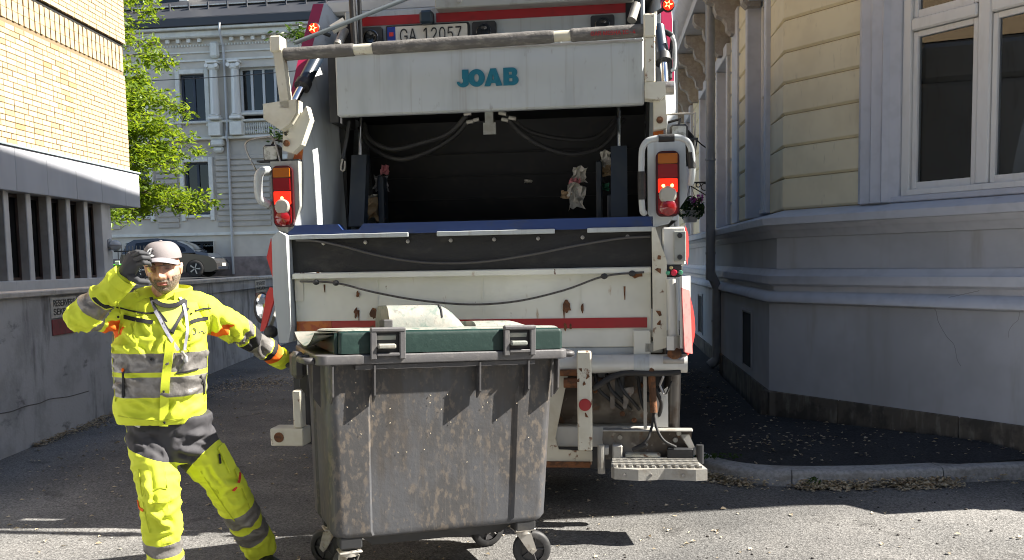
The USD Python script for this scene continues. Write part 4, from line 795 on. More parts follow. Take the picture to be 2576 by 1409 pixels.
A('hinge_cover', bx(.875, 1.08, -.11, -.057, .44, .475, .006), m_crm)
A('support_arm', hull([(1.20, -.07, .585), (1.25, -.07, .585), (1.27, -.1, .47), (1.30, -.1, .47), (1.20, -.056, .57), (1.29, -.058, .47)]), m_gal)
for x, z in ((.845, .565), (.995, .52), (1.17, .55), (1.19, .59)): A('bolt', frame(lathe([(0, .01), (.014, .01), (.016, 0)], 10), (x, -.056, z), V(1, 0, 0), V(0, 0, 1), V(0, -1, 0)), m_gal)
A('cable_sleeve', cyl((.92, -.12, .50), (1.0, -.13, .54), .016, n=10), m_rub, smooth=40)

# ---- rubbish left in the hopper
def tw(p): return TO + TU*p[0] + TF*p[1] + V(0, 0, p[2])
def scrap(name, px, py, Y, w, h, mat, label, seed, cat):
    r = np.random.default_rng(seed); c = q(px, py, Y)
    v, f = grid(6, 6, lambda u, s: np.stack([(u-.5)*w, np.zeros_like(u), (s-.5)*h], 1)); v = v + (r.random(v.shape)-.5)*V(.25*w, .5*w, .25*h); v = v+c
    w_ = TO + np.outer(v[:, 0], TU) + np.outer(v[:, 1], TF) + np.outer(v[:, 2], V(0, 0, 1))
    single(name, (np.vstack([w_, w_+TF*.003]), np.vstack([f, f[:, ::-1]+len(v)])), mat, label, cat, group='rubbish left in the hopper')
m_card = M('cardboard', (.36, .26, .15), .9); m_pap = M('paper', (.55, .53, .48), .9, [((.35, .33, .28), 20., .5, .6, .6)]); m_gbag = M('bin_bag_grey', (.25, .25, .26), .4); m_pink = M('pink_wrapper', (.50, .18, .2), .6)
scrap('paper_scrap', 1450, 495, .62, .11, .16, m_pap, 'pale torn paper low at the right of the dark hopper', 1, 'paper')
scrap('paper_scrap', 1458, 440, .66, .09, .10, m_pap, 'grey-white paper flap above the pale torn paper in the hopper', 2, 'paper')
scrap('food_wrapper', 1446, 465, .64, .07, .08, m_pink, 'pink wrapper between two paper scraps in the hopper', 3, 'wrapper')
scrap('cardboard_scrap', 1425, 490, .62, .07, .05, m_card, 'small brown card scrap left of the pale torn paper', 4, 'cardboard')
scrap('paper_scrap', 1523, 400, .58, .07, .10, m_pap, 'white rounded scrap high at the right side of the hopper', 5, 'paper')
scrap('cardboard_scrap', 1533, 430, .58, .10, .07, m_card, 'brown cardboard scrap under the white rounded scrap', 6, 'cardboard')
scrap('food_wrapper', 1520, 470, .58, .07, .05, m_btn[1], 'greenish wrapper above the latch box in the hopper', 7, 'wrapper')
scrap('cardboard_scrap', 945, 525, .55, .12, .14, m_card, 'crumpled brown cardboard by the left guide rail in the hopper', 8, 'cardboard')
scrap('paper_scrap', 940, 500, .57, .10, .05, m_pap, 'white paper strip on top of the crumpled cardboard', 9, 'paper')
scrap('rubbish_bag', 957, 460, .6, .10, .10, m_gbag, 'small grey bag above the crumpled cardboard in the hopper', 10, 'bag')
scrap('food_wrapper', 968, 427, .62, .05, .07, m_pink, 'pinkish scrap at the top of the left rubbish heap', 11, 'wrapper')
scrap('paper_scrap', 1329, 456, .8, .05, .02, m_pap, 'tiny white shred alone in the middle of the hopper', 12, 'paper')

for x in np.linspace(-.80, .95, 9): A('rivet', ball((x, .098, 2.912), .007, 1, (1, .5, 1)), m_pan, parent=cp)
for z in (2.05, 2.35, 2.6): A('weld_seam', tube([(-1.115, PATH[0][0]+(z-1.84)*.22-.012, z), (-1.06, PATH[0][0]+(z-1.84)*.22+.06, z)], .003, 5), m_pan)
for x in (-.62, .03, .62): A('weld_seam', bx(x, x+.006, -.0225, -.0195, 1.30, 1.53), m_rusty, parent=lp)
for x0, z0, h in ((-.74, 1.34, .16), (-.62, 1.33, .10), (.52, 1.33, .14), (.63, 1.34, .09), (-.95, 1.50, .12), (.88, 1.46, .2)):
    A('rust_streak', hull([(x0+dx, -.0225, z) for dx, z in ((-.006, z0), (.006, z0), (.003, z0-h*.4), (-.002, z0-h*.4))]+[(x0, -.0205, z0-h*.2)]), m_rust, parent=lp)
for z in (1.55, 1.62, 1.30, 1.25): A('rust_patch', hull([(1.075+rng.uniform(-.02, .02), -.0825, z+rng.uniform(-.02, .02)) for _ in range(6)]+[(1.075, -.079, z)]), m_rust)
for x, z in ((.62, .98), (.665, .945), (.61, .92), (.645, .90), (.655, .71)): A('rust_patch', hull([(x+rng.uniform(-.014, .014), -.1625, z+rng.uniform(-.02, .02)) for _ in range(7)]+[(x, -.159, z)]), m_rust, parent=st)

A('drum', frame(lathe([(0, 0), (.15, 0), (.165, .02), (.165, .40), (.15, .42), (0, .42)], 24), (.48, .16, .80), V(0, 0, 1), V(0, 1, 0), V(1, 0, 0)), m_dirty, smooth=35)
for k in range(3): A('hydraulic_hose', tube(catmull([(.70+.06*k, -.03, .97), (.72+.07*k, -.07-.01*k, .86), (.80+.06*k, -.05, .78), (.86+.05*k, .02, .72)], 6), .011, 7), m_rub, smooth=True)
for x, z in ((.74, .90), (.70, .84), (.97, .87), (.86, .70), (.93, .66)): A('bolt', frame(lathe([(0, .014), (.014, .012), (.017, 0)], 8), (x, -.02, z), V(1, 0, 0), V(0, 0, 1), V(0, -1, 0)), m_rust)
A('chain_link', tube([(1.09, -.09, .98), (1.10, -.10, .93), (1.08, -.09, .88), (1.10, -.10, .83)], .008, 6), m_stl)
# ================================================================== four-wheeled waste container
BT = math.radians(20.8); BO = V(-.462, 4.878, 0); BTILT = .027; BS = 1.02
m_bin = M('bin_plastic', (.050, .049, .050), .55, [((.15, .122, .095), (34, 34, 17), .50, .64, .6), ((.062, .064, .070), (3.2, 3.2, 1.5), .47, .58, 1.0), ((.15, .125, .10), (44, 44, 24), .57, .67, .5), ((.115, .11, .105), (50, 50, 1.6), .56, .72, .4), ((.05, .042, .035), (7, 7, .7), .52, .66, .6), ((.28, .24, .18), (120, 120, 120), .70, .76, .35)], bump=.30, bscale=30, bdist=.006)
m_rimg = M('bin_rim', (.085, .083, .086), .5, [((.16, .15, .14), 20., .5, .7, .5)], bump=.1)
m_lid = M('bin_lid_green', (.004, .022, .018), .5, [((.014, .040, .033), 16., .5, .72, .6), ((.12, .14, .12), (50, 50, 50), .66, .74, .3)], bump=.12, bscale=50)
m_lidt = M('bin_lid_dusty', (.17, .185, .165), .7, [((.26, .245, .21), 7., .4, .6, .8), ((.05, .11, .09), 16., .54, .68, .7), ((.10, .09, .075), 34., .58, .7, .6)], bump=.15)
m_tyre = M('castor_rubber', (.02, .02, .021), .6, [((.07, .065, .06), 30., .5, .7, .5)])
m_fork = M('castor_steel', (.45, .43, .39), .4, [((.25, .2, .15), 14., .5, .65, .7)], metal=.5)
bn = Thing('waste_container', 'dusty grey four-wheeled waste container with dark green lid', 'waste container', loc=BO, rz=BT, local=True)
def B(name, mesh, mat, *a, flat=False, **k):
    v = np.array(mesh[0])*BS
    if name.startswith(('lid', 'hump')): v[:, 2] -= np.clip(v[:, 2]-1.19, 0, .06)/.06*np.clip(v[:, 1]+.35, 0, 1)*.055   # the lid falls to the back
    if not flat: v = np.column_stack([v[:, 0]+(v[:, 2]-.2)*BTILT, v[:, 1], v[:, 2]-v[:, 0]*BTILT])   # the road's camber tips the box a little
    return bn.add(name, (v, mesh[1]), mat, *a, **k)
FY = -.355   # front face at the rim
def section(z, hw, yf, yb, r, rec, n=5):
    """rounded rectangle with the middle of front and sides set back by rec"""
    p = []
    a = hw*.66
    # front, left to right
    p += [(-hw+r, yf), (-a-.004, yf), (-a+.008, yf+rec), (0, yf+rec), (a-.008, yf+rec), (a+.004, yf)]
    p += [(hw-r+r*math.sin(t), yf+r-r*math.cos(t)) for t in np.linspace(0, PI/2, n)]
    ym = (yf+yb)/2
    p += [(hw, ym-.14), (hw-rec, ym-.13), (hw-rec, ym+.13), (hw, ym+.14)]
    p += [(hw-r+r*math.cos(t), yb-r+r*math.sin(t)) for t in np.linspace(0, PI/2, n)]
    p += [(0, yb)]
    p += [(-hw+r-r*math.sin(t), yb-r+r*math.cos(t)) for t in np.linspace(0, PI/2, n)]
    p += [(-hw, ym+.14), (-hw+rec, ym+.13), (-hw+rec, ym-.13), (-hw, ym-.14)]
    p += [(-hw+r-r*math.cos(t), yf+r-r*math.sin(t)) for t in np.linspace(0, PI/2, n)][:-1]
    return [(x, y, z) for x, y in p]
def loft(rings, cap0=True, cap1=True):
    v = np.array(rings).reshape(-1, 3); n = len(rings[0]); f = []
    for i in range(len(rings)-1):
        for j in range(n):
            a, b, c, d = i*n+j, i*n+(j+1) % n, (i+1)*n+(j+1) % n, (i+1)*n+j; f += [[a, b, c], [a, c, d]]
    if cap0: v = np.vstack([v, np.mean(rings[0], 0)]); f += [[len(v)-1, (j+1) % n, j] for j in range(n)]
    if cap1: v = np.vstack([v, np.mean(rings[-1], 0)]); k = (len(rings)-1)*n; f += [[len(v)-1, k+j, k+(j+1) % n] for j in range(n)]
    return v, np.array(f)
R_ = []
for z, hw, yf, yb, r, rec in ((.265, .52, -.255, .262, .06, .0), (.275, .538, -.270, .278, .065, .006), (.30, .552, -.280, .288, .065, .013), (.60, .563, -.286, .293, .06, .013), (.93, .572, -.294, .30, .05, .012), (.985, .576, -.297, .303, .05, .0), (1.12, .582, -.302, .31, .045, .0)):
    R_.append(section(z, hw, yf, yb, r, rec))
B('body', loft(R_), m_bin, smooth=28)
# rim flange
rim = [section(z, hw, -dy, dy, r, 0) for z, hw, dy, r in ((1.11, .605, .335, .04), (1.112, .628, .352, .05), (1.118, .632, .357, .05), (1.152, .632, .357, .05), (1.158, .628, .352, .05), (1.16, .60, .33, .04))]
B('rim', loft(rim), m_rimg, smooth=40)
m_gus = M('bin_gusset', (.055, .053, .055), .55, [((.12, .11, .10), 20., .5, .7, .6)])
for x in (-.555, -.36, .16, .415, .575):
    B('gusset', prism_yz([(-.352, 1.108), (-.352, .965), (-.297, .925), (-.297, 1.108)], x-.004, x+.004), m_gus)
B('gusset', bx(-.45, .45, -.345, -.302, 1.088, 1.109), m_gus)
for y in (-.22, .2):
    for s in (-1, 1): B('gusset', prism_xz([(s*.628, 1.108), (s*.628, .95), (s*.592, .90), (s*.592, 1.108)], y-.005, y+.005), m_gus)
for s in (-1, 1):
    tr = B('trunnion', bx(min(s*.632, s*.70), max(s*.632, s*.70), -.06, .06, 1.02, 1.15, .02), m_gus)
    B('side_handle', tube(catmull([(s*.63, -.30, 1.13), (s*.675, -.29, 1.13), (s*.68, -.16, 1.13), (s*.63, -.14, 1.13)], 5), .016, 8), m_gus, smooth=True)
B('base_skirt', hull([(x*.93, y, z) for x in (-.36, .36) for y in (-.17, .17) for z in (.20, .26)]+[(x, y, .268) for x in (-.42, .42) for y in (-.20, .20)]), m_blk)
for x in (-.46, .44):
    for y in (-.22, .22): B('castor_mount', bx(x-.055, x+.055, y-.045, y+.045, .215, .28, .008), m_blk)
# lid: flat top with a front skirt, raised hump at the back and a scooped left end
top = grid(25, 9, lambda u, w: np.stack([-.60+u*1.20, -.345+w*.67, 1.262+.012*np.sin(w*PI)+.035*np.exp(-((u-.84)/.07)**2)*np.sin(np.clip(w*1.2, 0, 1)*PI)*.6], 1))
def lidshape(x0, x1): return loft([[(x, y, z) for x, y in rrect(x0+d, x1-d, -.348+d, .335-d, .02, 4)] for z, d in ((1.163, .0), (1.245, .0), (1.26, .005), (1.268, .018))])
ld = B('lid', lidshape(-.53, .60), m_lid, smooth=35)
B('lid_top', loft([[(x, y, z) for x, y in rrect(-.525+d, .59-d, -.33+d, .325-d, .03, 4)] for z, d in ((1.2685, .0), (1.276, .012), (1.279, .03))]), m_lidt, smooth=40, parent=ld)
def hump(x0, x1, y0, y1, h, n=14):
    """a rounded cowl rising from the lid, steep at its left end, running out to the right"""
    rings = []
    for k in range(n):
        u = k/(n-1); x = x0+(x1-x0)*u; hh = h*(1 if u < .62 else math.cos((u-.62)/.38*PI/2)**.8 if u < 1 else 0)+.002
        rings.append([(x+.02*math.sin(t)*0, (y0+y1)/2-(y1-y0)/2*math.cos(t), 1.272+hh*min(1, 1.35*math.sin(t))) for t in np.linspace(0, PI, 11)])
    return loft(rings)
B('lid_hump', hump(-.21, .20, -.02, .31, .118), m_lidt, smooth=35, parent=ld)
B('lid_hump', hump(.24, .54, -.05, .28, .032), m_lidt, smooth=35, parent=ld)
B('hump_groove', tube([(.07, .145+.166*-math.cos(t), 1.273+.120*min(1, 1.35*math.sin(t))) for t in np.linspace(.35, PI-.6, 9)], .004, 5), m_gus, parent=ld)
B('lid_notch', bx(-.25, -.20, -.05, .04, 1.27, 1.32, .006), m_gus, parent=ld)
# scooped left end of the lid
sc = grid(13, 13, lambda u, w: np.stack([-.635+u*.105, -.33+w*.65, 1.165+.098*(1-.80*np.sin(w*PI)*(1-u)**.8)], 1))
v, f = sc; B('lid_end', (np.vstack([v, v-V(0, 0, .012)]), np.vstack([f, f[:, ::-1]+len(v)])), m_lidt, smooth=True, parent=ld)
B('lid_end', prism_yz([(-.33, 1.163), (.33, 1.163)]+[(.33-.66*t, 1.17+.09*(1-.55*math.sin(t*PI))) for t in np.linspace(0, 1, 9)], -.545, -.532), m_lid, parent=ld)
# lid handles on the front
for x in (-.30, .36):
    h = B('lid_handle', join(bx(x-.083, x-.055, -.372, -.349, 1.135, 1.272, .004), bx(x+.055, x+.083, -.372, -.349, 1.135, 1.272, .004), bx(x-.084, x+.084, -.375, -.345, 1.262, 1.284, .006), bx(x-.054, x+.054, -.372, -.352, 1.150, 1.165, .003)), m_rimg)
    B('handle_recess', bx(x-.055, x+.055, -.3495, -.348, 1.166, 1.262), m_blk, parent=h)
    B('handle_grip', bx(x-.05, x+.035, -.385, -.351, 1.185, 1.208, .006), m_lidt, parent=h)
    B('handle_flap', hull([(a, y, z) for a in (x-.05, x+.04) for y, z in ((-.36, 1.245), (-.351, 1.225), (-.352, 1.25))]), m_lidt, parent=h)
# castors
def castor(x, y, sw):
    c = B('castor', join(cyl((x, y, .19), (x, y, .22), .045, n=16), bx(x-.055, x+.055, y-.045, y+.045, .205, .216, .003)), m_fork, smooth=40, flat=True)
    d = V(math.cos(sw), math.sin(sw), 0); a = V(-d[1], d[0], 0); w = V(x, y, .1)+d*.045
    for s in (-1, 1):
        o = w+a*.034*s; P = [V(x, y, .19)+a*.034*s-d*.035, V(x, y, .19)+a*.034*s+d*.04, o+d*.022, o-V(0, 0, .02), o-d*.022]
        B('fork', hull([p+a*k for p in P for k in (-.003, .003)]), m_fork, parent=c, flat=True)
    B('tyre', frame(lathe([(.062, -.024), (.085, -.025), (.098, -.015), (.1, 0), (.098, .015), (.085, .025), (.062, .024)], 28, False), w, d, V(0, 0, 1), -a), m_tyre, smooth=50, parent=c, flat=True)
    B('hub', frame(lathe([(0, -.02), (.02, -.022), (.025, -.012), (.062, -.010), (.063, .010), (.025, .012), (.02, .022), (0, .02)], 24), w, d, V(0, 0, 1), -a), m_gus, smooth=30, parent=c, flat=True)
    for k in range(5):
        t = 2*PI*k/5
        for s in (-1, 1): B('spoke', cyl(w+a*.014*s+(d*math.cos(t)+V(0, 0, 1)*math.sin(t))*.02, w+a*.014*s+(d*math.cos(t)+V(0, 0, 1)*math.sin(t))*.06, .006, n=5), m_gus, parent=c, flat=True)
    B('axle', cyl(w-a*.042, w+a*.042, .011, n=10), m_fork, parent=c, flat=True)
castor(.44, -.22, -.25); castor(-.46, -.22, PI/2+.35); castor(.44, .22, PI+.1); castor(-.46, .22, PI*.75)

r_ = np.random.default_rng(31); pv_ = []; pf_ = []
for k in range(34):
    x, z = r_.uniform(-.5, .52), 1.03-abs(r_.normal())*.20
    if z < .35: continue
    yf_ = -.2785-(z-.27)*.030-(.0 if abs(x) > .37 else -.012)-.002; a = r_.random()*3; c_, s_ = math.cos(a)*.0045, math.sin(a)*.0045; i = len(pv_)*1
    pv_ += [(x-c_, yf_, z-s_), (x+s_*.6, yf_-.002, z-c_*.6), (x+c_, yf_, z+s_), (x-s_*.6, yf_-.002, z+c_*.6)]; pf_ += [(i, i+1, i+2), (i, i+2, i+3)]
M('stuck_petal', (.55, .48, .36), .9); B('stuck_petals', (np.array(pv_), np.array(pf_)), UsdShade.Material.Get(stage, '/World/Looks/stuck_petal'), kind='stuff')
# ================================================================== the refuse collector
MF = manifold3d.Manifold; KS = .945
def msph(c, r, n=20, sc=(1, 1, 1)): return MF.sphere(r, n).scale(tuple(sc)).translate(tuple(map(float, c)))
def chain(pts, rad, n=20):
    rad = [r*KS for r in rad]; return [MF.batch_hull([msph(a, ra, n), msph(b, rb, n)]) for (a, ra), (b, rb) in zip(zip(pts[:-1], rad[:-1]), zip(pts[1:], rad[1:]))]
def union(ms): return MF.batch_boolean(ms, manifold3d.OpType.Add)
def ringhull(rings, n=28):
    out = []; t = np.arange(n)*2*PI/n
    pts = [np.column_stack([c[0]+a*KS*np.sign(np.cos(t))*np.abs(np.cos(t))**.8, c[1]+b*KS*np.sign(np.sin(t))*np.abs(np.sin(t))**.8, np.full(n, c[2])]) for c, a, b in rings]
    return [MF.hull_points(np.vstack([p, r]).tolist()) for p, r in zip(pts[:-1], pts[1:])]
def skin(m, L, it=12):
    m = m.refine_to_length(L); t = trimesh.Trimesh(*tm_(m), process=True); t.merge_vertices()
    trimesh.smoothing.filter_taubin(t, lamb=.5, nu=.52, iterations=it); return t
def tm_(m): k = m.to_mesh(); return np.array(k.vert_properties[:, :3], float), np.array(k.tri_verts, int)
def jk_ref(): return globals().get('jk')
def wrinkle(t, amp, segs, freq=(9, 38), seed=0):
    """cloth folds: ridged noise, long across the limb and short along it"""
    v = np.array(t.vertices); n = np.array(t.vertex_normals); best = np.full(len(v), 9.); ax = np.zeros_like(v)
    for a, b in segs:
        d = (b-a)/np.linalg.norm(b-a); s = np.clip((v-a)@d, 0, np.linalg.norm(b-a)); dist = np.linalg.norm(v-a-s[:, None]*d, axis=1); m = dist < best; best[m] = dist[m]; ax[m] = d
    al = (v*ax).sum(1, keepdims=True)
    p = (v-al*ax)*freq[0] + ax*al*freq[1]*.55 + meshkit.noise(v*7, seed+5)[:, None]*1.2
    w = meshkit.noise(p, seed); w = 1-np.abs(2*w-1)*1.0; w2 = meshkit.fbm(v*22, 3, seed+9)-.5
    calm = np.clip((v[:, 2]-(J['hem'][2]-.02))/.10, .25, 1) if t is jk_ref() else 1.0
    t.vertices = v + n*((w-.55)*amp*calm + w2*amp*.5*calm)[:, None]
    return t
def pixel_of(v):
    w = v-EYE; k = w@FWD; a1 = w@EX/k; b1 = w@UPV/k; a = a1*math.cos(ROLL)-b1*math.sin(ROLL); b = a1*math.sin(ROLL)+b1*math.cos(ROLL); return np.column_stack([PCX+a*FPX, PCY-b*FPX])
def crease(t, lines, amp, w):
    """single sharp folds laid along lines on the front of the cloth: a valley with a ridge beside it"""
    v, n = np.array(t.vertices), np.array(t.vertex_normals); p = pixel_of(v); fr = ((v-EYE)*n).sum(1) < 0; d = np.zeros(len(v))
    for k, (a, b) in enumerate(lines):
        a, b = np.array(a, float), np.array(b, float); e = (b-a)/np.linalg.norm(b-a); s = (p-a)@e/np.linalg.norm(b-a); o_ = (p-a)@V(-e[1], e[0])*(1 if k % 2 else -1)+4*np.sin(s*5+k)
        g = np.exp(-np.clip(np.abs(s-.5)-.32, 0, 9)**2/.03)*np.sin(np.clip(s, 0, 1)*PI)**.4; d += g*(-np.exp(-(o_/w)**2)+.9*np.exp(-((o_-1.7*w)/(w*1.2))**2))
    t.vertices = v+n*(d*fr*amp)[:, None]; return t
def cut(t, fields):
    """splits the triangles along the zero lines of the given fields, so that cloth borders are crisp"""
    v, f, n = np.array(t.vertices), np.array(t.faces), np.array(t.vertex_normals)
    for fn in fields:
        d = fn(v); d = np.where(np.abs(d) < 1e-5, 1e-5, d); sg = d[f] > 0; k = sg.sum(1); mixed = (k > 0) & (k < 3); keep = f[~mixed]; fm = f[mixed]; sm = sg[mixed]
        lone = np.where(k[mixed] == 1, sm.argmax(1), (~sm).argmax(1)); r = np.arange(len(fm)); a, b, c_ = fm[r, lone], fm[r, (lone+1) % 3], fm[r, (lone+2) % 3]
        def mid(i, j):
            w = (d[i]/(d[i]-d[j]))[:, None]; return v[i]+(v[j]-v[i])*w, n[i]+(n[j]-n[i])*w
        (p, pn), (q_, qn) = mid(a, b), mid(a, c_); m0 = len(v); ip = m0+np.arange(len(a)); iq = ip+len(a)
        v = np.vstack([v, p, q_]); n = np.vstack([n, pn, qn]); f = np.vstack([keep, np.stack([a, ip, iq], 1), np.stack([ip, b, c_], 1), np.stack([ip, c_, iq], 1)])
    _, first, inv = np.unique(np.round(v, 6), axis=0, return_index=True, return_inverse=True); v, n, f = v[first], n[first], inv.ravel()[f]; f = f[(f[:, 0] != f[:, 1]) & (f[:, 1] != f[:, 2]) & (f[:, 0] != f[:, 2])]
    class Cloth: pass
    o_ = Cloth(); o_.vertices, o_.faces, o_.vertex_normals = v, f, n/(np.linalg.norm(n, axis=1, keepdims=True)+1e-12); o_.triangles_center = v[f].mean(1); return o_
def normals_of(t): return np.array(t.vertex_normals, np.float32)
def split_parts(T_, name, t, mask, mat, parent=None, **kw):
    """every separate patch of the masked faces becomes a part of its own"""
    idx = np.nonzero(mask)[0]
    if not len(idx): return
    adj = trimesh.graph.face_adjacency(t.faces[idx]); groups = trimesh.graph.connected_components(adj, nodes=np.arange(len(idx)), min_len=1)
    for g_ in groups:
        m = np.zeros(len(t.faces), bool); m[idx[g_]] = True; part_faces(T_, name, t, m, mat, parent, **kw)
def tidy(t, lab, least=60):
    """patches too small to be a panel take the label of the main cloth"""
    lab = lab.copy()
    for k in np.unique(lab):
        if k == 0: continue
        idx = np.nonzero(lab == k)[0]
        for g_ in trimesh.graph.connected_components(trimesh.graph.face_adjacency(t.faces[idx]), nodes=np.arange(len(idx)), min_len=1):
            if len(g_) < least: lab[idx[g_]] = 0
    return lab
def part_faces(T_, name, t, mask, mat, parent=None, off=0.0, **kw):
    f = t.faces[mask]
    if not len(f): return
    u, inv = np.unique(f, return_inverse=True); n = np.array(t.vertex_normals)[u]
    return T_.add(name, (np.array(t.vertices)[u]+n*off, inv.reshape(-1, 3)), mat, parent=parent, normals=n.astype(np.float32), **kw)

def cloth(name, col, dark, rough=.8, layers=()): return M(name, col, rough, [(dark, 5., .45, .7, .5), *layers], bump=.35, bscale=160, bdist=.002, spec=.3)
m_hv = cloth('hivis_yellow', (.62, .70, .05), (.50, .57, .035), layers=[((.36, .40, .07), 9., .62, .74, .4)]); m_hvt = cloth('hivis_trousers', (.58, .65, .05), (.46, .52, .02), layers=[((.30, .32, .05), (9, 9, 5), .58, .72, .5)])
m_ref = M('reflective_band', (.20, .19, .18), .35, [((.15, .142, .135), 20., .4, .6, .7)], bump=.3, bscale=60, metal=.25)
m_cblk = cloth('cloth_black', (.018, .018, .02), (.03, .03, .03)); m_corg = cloth('hivis_orange', (.75, .13, .01), (.6, .1, .01))
m_tg = cloth('trouser_grey', (.050, .049, .054), (.035, .035, .038)); m_glove = cloth('glove', (.050, .052, .057), (.03, .03, .034)); m_shoe = M('shoe', (.014, .014, .015), .5)
m_skin = usdkit.material(stage, '/World/Looks/skin', {'p': ('principled_bsdf', dict(base_color=(.50, .27, .19), roughness=.5, subsurface_weight=.15, subsurface_radius=(.01, .004, .002), subsurface_scale=.5)), 'g': ('geometry', {}), 'n': ('noise_texture', dict(scale=45.0, detail=3.0)), 'r': ('map_range', dict(from_min=.4, from_max=.7, to_min=0.0, to_max=.6, clamp=True)),
    'x': ('mix_color', dict(a=(.52, .30, .215), b=(.46, .19, .13))), 'n2': ('noise_texture', dict(scale=420.0, detail=3.0)), 'bu': ('bump', dict(strength=.35, distance=.002))}, [('g.position', 'n.vector'), ('n.fac', 'r.value'), ('r.result', 'x.fac'), ('x.result', 'p.base_color'), ('g.position', 'n2.vector'), ('n2.fac', 'bu.height'), ('bu.normal', 'p.normal')], surface='p.BSDF')
m_beard = M('beard', (.13, .095, .07), .9, [((.30, .26, .22), 160., .5, .62, .7), ((.34, .19, .13), 90., .56, .68, .5)], bump=.8, bscale=260, bdist=.004)
m_cap = cloth('cap_cloth', (.20, .18, .18), (.16, .145, .145)); m_capp = cloth('cap_brim', (.24, .225, .24), (.2, .19, .2)); m_lip = M('lips', (.36, .12, .10), .5); m_eye = M('eye_dark', (.02, .015, .012), .2); m_brow = M('eyebrow', (.10, .065, .04), .9)
m_badge = M('badge_pale', (.50, .50, .50), .4); m_lany = M('lanyard_grey', (.33, .33, .37), .6, [((.10, .12, .3), 60., .58, .62, .6)]); m_spec = usdkit.material(stage, '/World/Looks/spectacle_lens', {'t': ('transparent_bsdf', dict(color=(.9, .88, .86))), 'g': ('glossy_bsdf', dict(roughness=.02)), 'm': ('mix_closure', dict(fac=.07))}, [('t.BSDF', 'm.closure1'), ('g.BSDF', 'm.closure2')], surface='m.closure')
J = {k: on_y(*v) for k, v in dict(pelvis=(428, 1080, 4.42), hipR=(380, 1095, 4.38), hipL=(478, 1088, 4.46), kneeR=(402, 1240, 4.29), kneeL=(568, 1222, 4.58), ankR=(415, 1420, 4.36), ankL=(652, 1372, 4.86),
     hem=(405, 1058, 4.40), waist=(405, 985, 4.38), chest=(404, 880, 4.36), upper=(405, 820, 4.37), yoke=(407, 762, 4.38), neck=(412, 742, 4.39), head=(412, 668, 4.34),
     shR=(310, 786, 4.36), elR=(206, 797, 4.20), wrR=(302, 706, 4.17), shL=(508, 784, 4.44), elL=(612, 838, 4.70), wrL=(706, 902, 4.90)).items()}
ps = Thing('person', 'person in yellow high-visibility jacket and trousers raising a gloved hand to a grey cap', 'person', loc=(J['pelvis'][0], J['pelvis'][1], 0))
# ---- jacket
c = lambda k, dz=0: J[k]+V(0, 0, dz)
tor = ringhull([(c('hem', -.0), .205, .148), (c('hem', .05), .217, .156), (c('hem', .11), .212, .150), (c('waist'), .212, .148), (c('chest'), .222, .150), (c('upper'), .215, .138), (c('yoke', .0), .175, .105), (c('yoke', .016), .105, .09)])
trap = chain([J['yoke']+V(-.05, 0, -.01), J['shR']+V(.02, 0, .012)], [.088, .082])+chain([J['yoke']+V(.05, 0, -.01), J['shL']+V(-.02, 0, .012)], [.088, .082])
armR = chain([J['shR'], J['elR'], J['wrR']], [.086, .071, .056]); armL = chain([J['shL'], J['elL'], J['wrL']], [.085, .069, .052])
jk = skin(union(tor+trap+armR+armL), .011, 14)
segs = [(J['hem'], J['yoke']), (J['shR'], J['elR']), (J['elR'], J['wrR']), (J['shL'], J['elL']), (J['elL'], J['wrL'])]
wrinkle(jk, .019, segs, freq=(7, 26), seed=3); wrinkle(jk, .006, segs, freq=(18, 55), seed=8)
crease(jk, [((300, 835), (352, 885)), ((330, 850), (396, 908)), ((268, 872), (330, 905)), ((318, 925), (356, 958)), ((402, 828), (384, 905)), ((447, 868), (424, 935)), ((494, 872), (440, 928)), ((510, 852), (466, 886)), ((296, 1008), (372, 1032)), ((308, 1034), (402, 1046)), ((432, 1000), (420, 1052)), ((448, 1042), (504, 1012)), ((462, 1004), (516, 982)), ((286, 960), (340, 990)),
    ((222, 758), (262, 792)), ((206, 776), (250, 818)), ((252, 738), (284, 772)), ((276, 800), (302, 832)), ((545, 798), (588, 832)), ((568, 812), (598, 872)), ((618, 826), (642, 884)), ((652, 856), (676, 902)), ((530, 790), (538, 850)), ((455, 800), (500, 850)), ((345, 800), (372, 850))], .013, 6.5)
zb = lambda py: on_y(405, py, 4.25)[2]
def lf(A_, B_, s0): D_ = (B_-A_)/np.dot(B_-A_, B_-A_); return lambda v: (v-A_)@D_-s0
jk = cut(jk, [lambda v, h=zb(y): v[:, 2]-h for y in (936, 888, 1000, 948)]+[lf(J['shR'], J['elR'], k) for k in (.28, .58, .66, .92)]+[lf(J['elR'], J['wrR'], k) for k in (.22, .50, .52, .58)]+[lf(J['shL'], J['elL'], k) for k in (.28, .46, .84)]+[lf(J['elL'], J['wrL'], k) for k in (.06, .24, .56, .58, .70, .76, .86)])
cen = jk.triangles_center
def limb(cn, a, b):
    d = b-a; L = np.linalg.norm(d); s = (cn-a)@d/L**2; r = np.linalg.norm(cn-a-np.clip(s, 0, 1)[:, None]*d, axis=1); return s, r
sUR, rUR = limb(cen, J['shR'], J['elR']); sFR, rFR = limb(cen, J['elR'], J['wrR']); sUL, rUL = limb(cen, J['shL'], J['elL']); sFL, rFL = limb(cen, J['elL'], J['wrL'])
sT, rT = limb(cen, J['hem'], J['yoke'])
isFR = (rFR < .10) & (sFR > .0) & (rFR < rUR+.0); isUR = ~isFR & (rUR < .115) & (sUR > .28); isFL = (rFL < .10) & (sFL > 0.02) & (rFL < rUL); isUL = ~isFL & (rUL < .115) & (sUL > .28)
tors = ~(isFR | isUR | isFL | isUL)
lab = np.zeros(len(cen), int)
z = cen[:, 2] + .06*(cen[:, 0]-J['hem'][0])*0
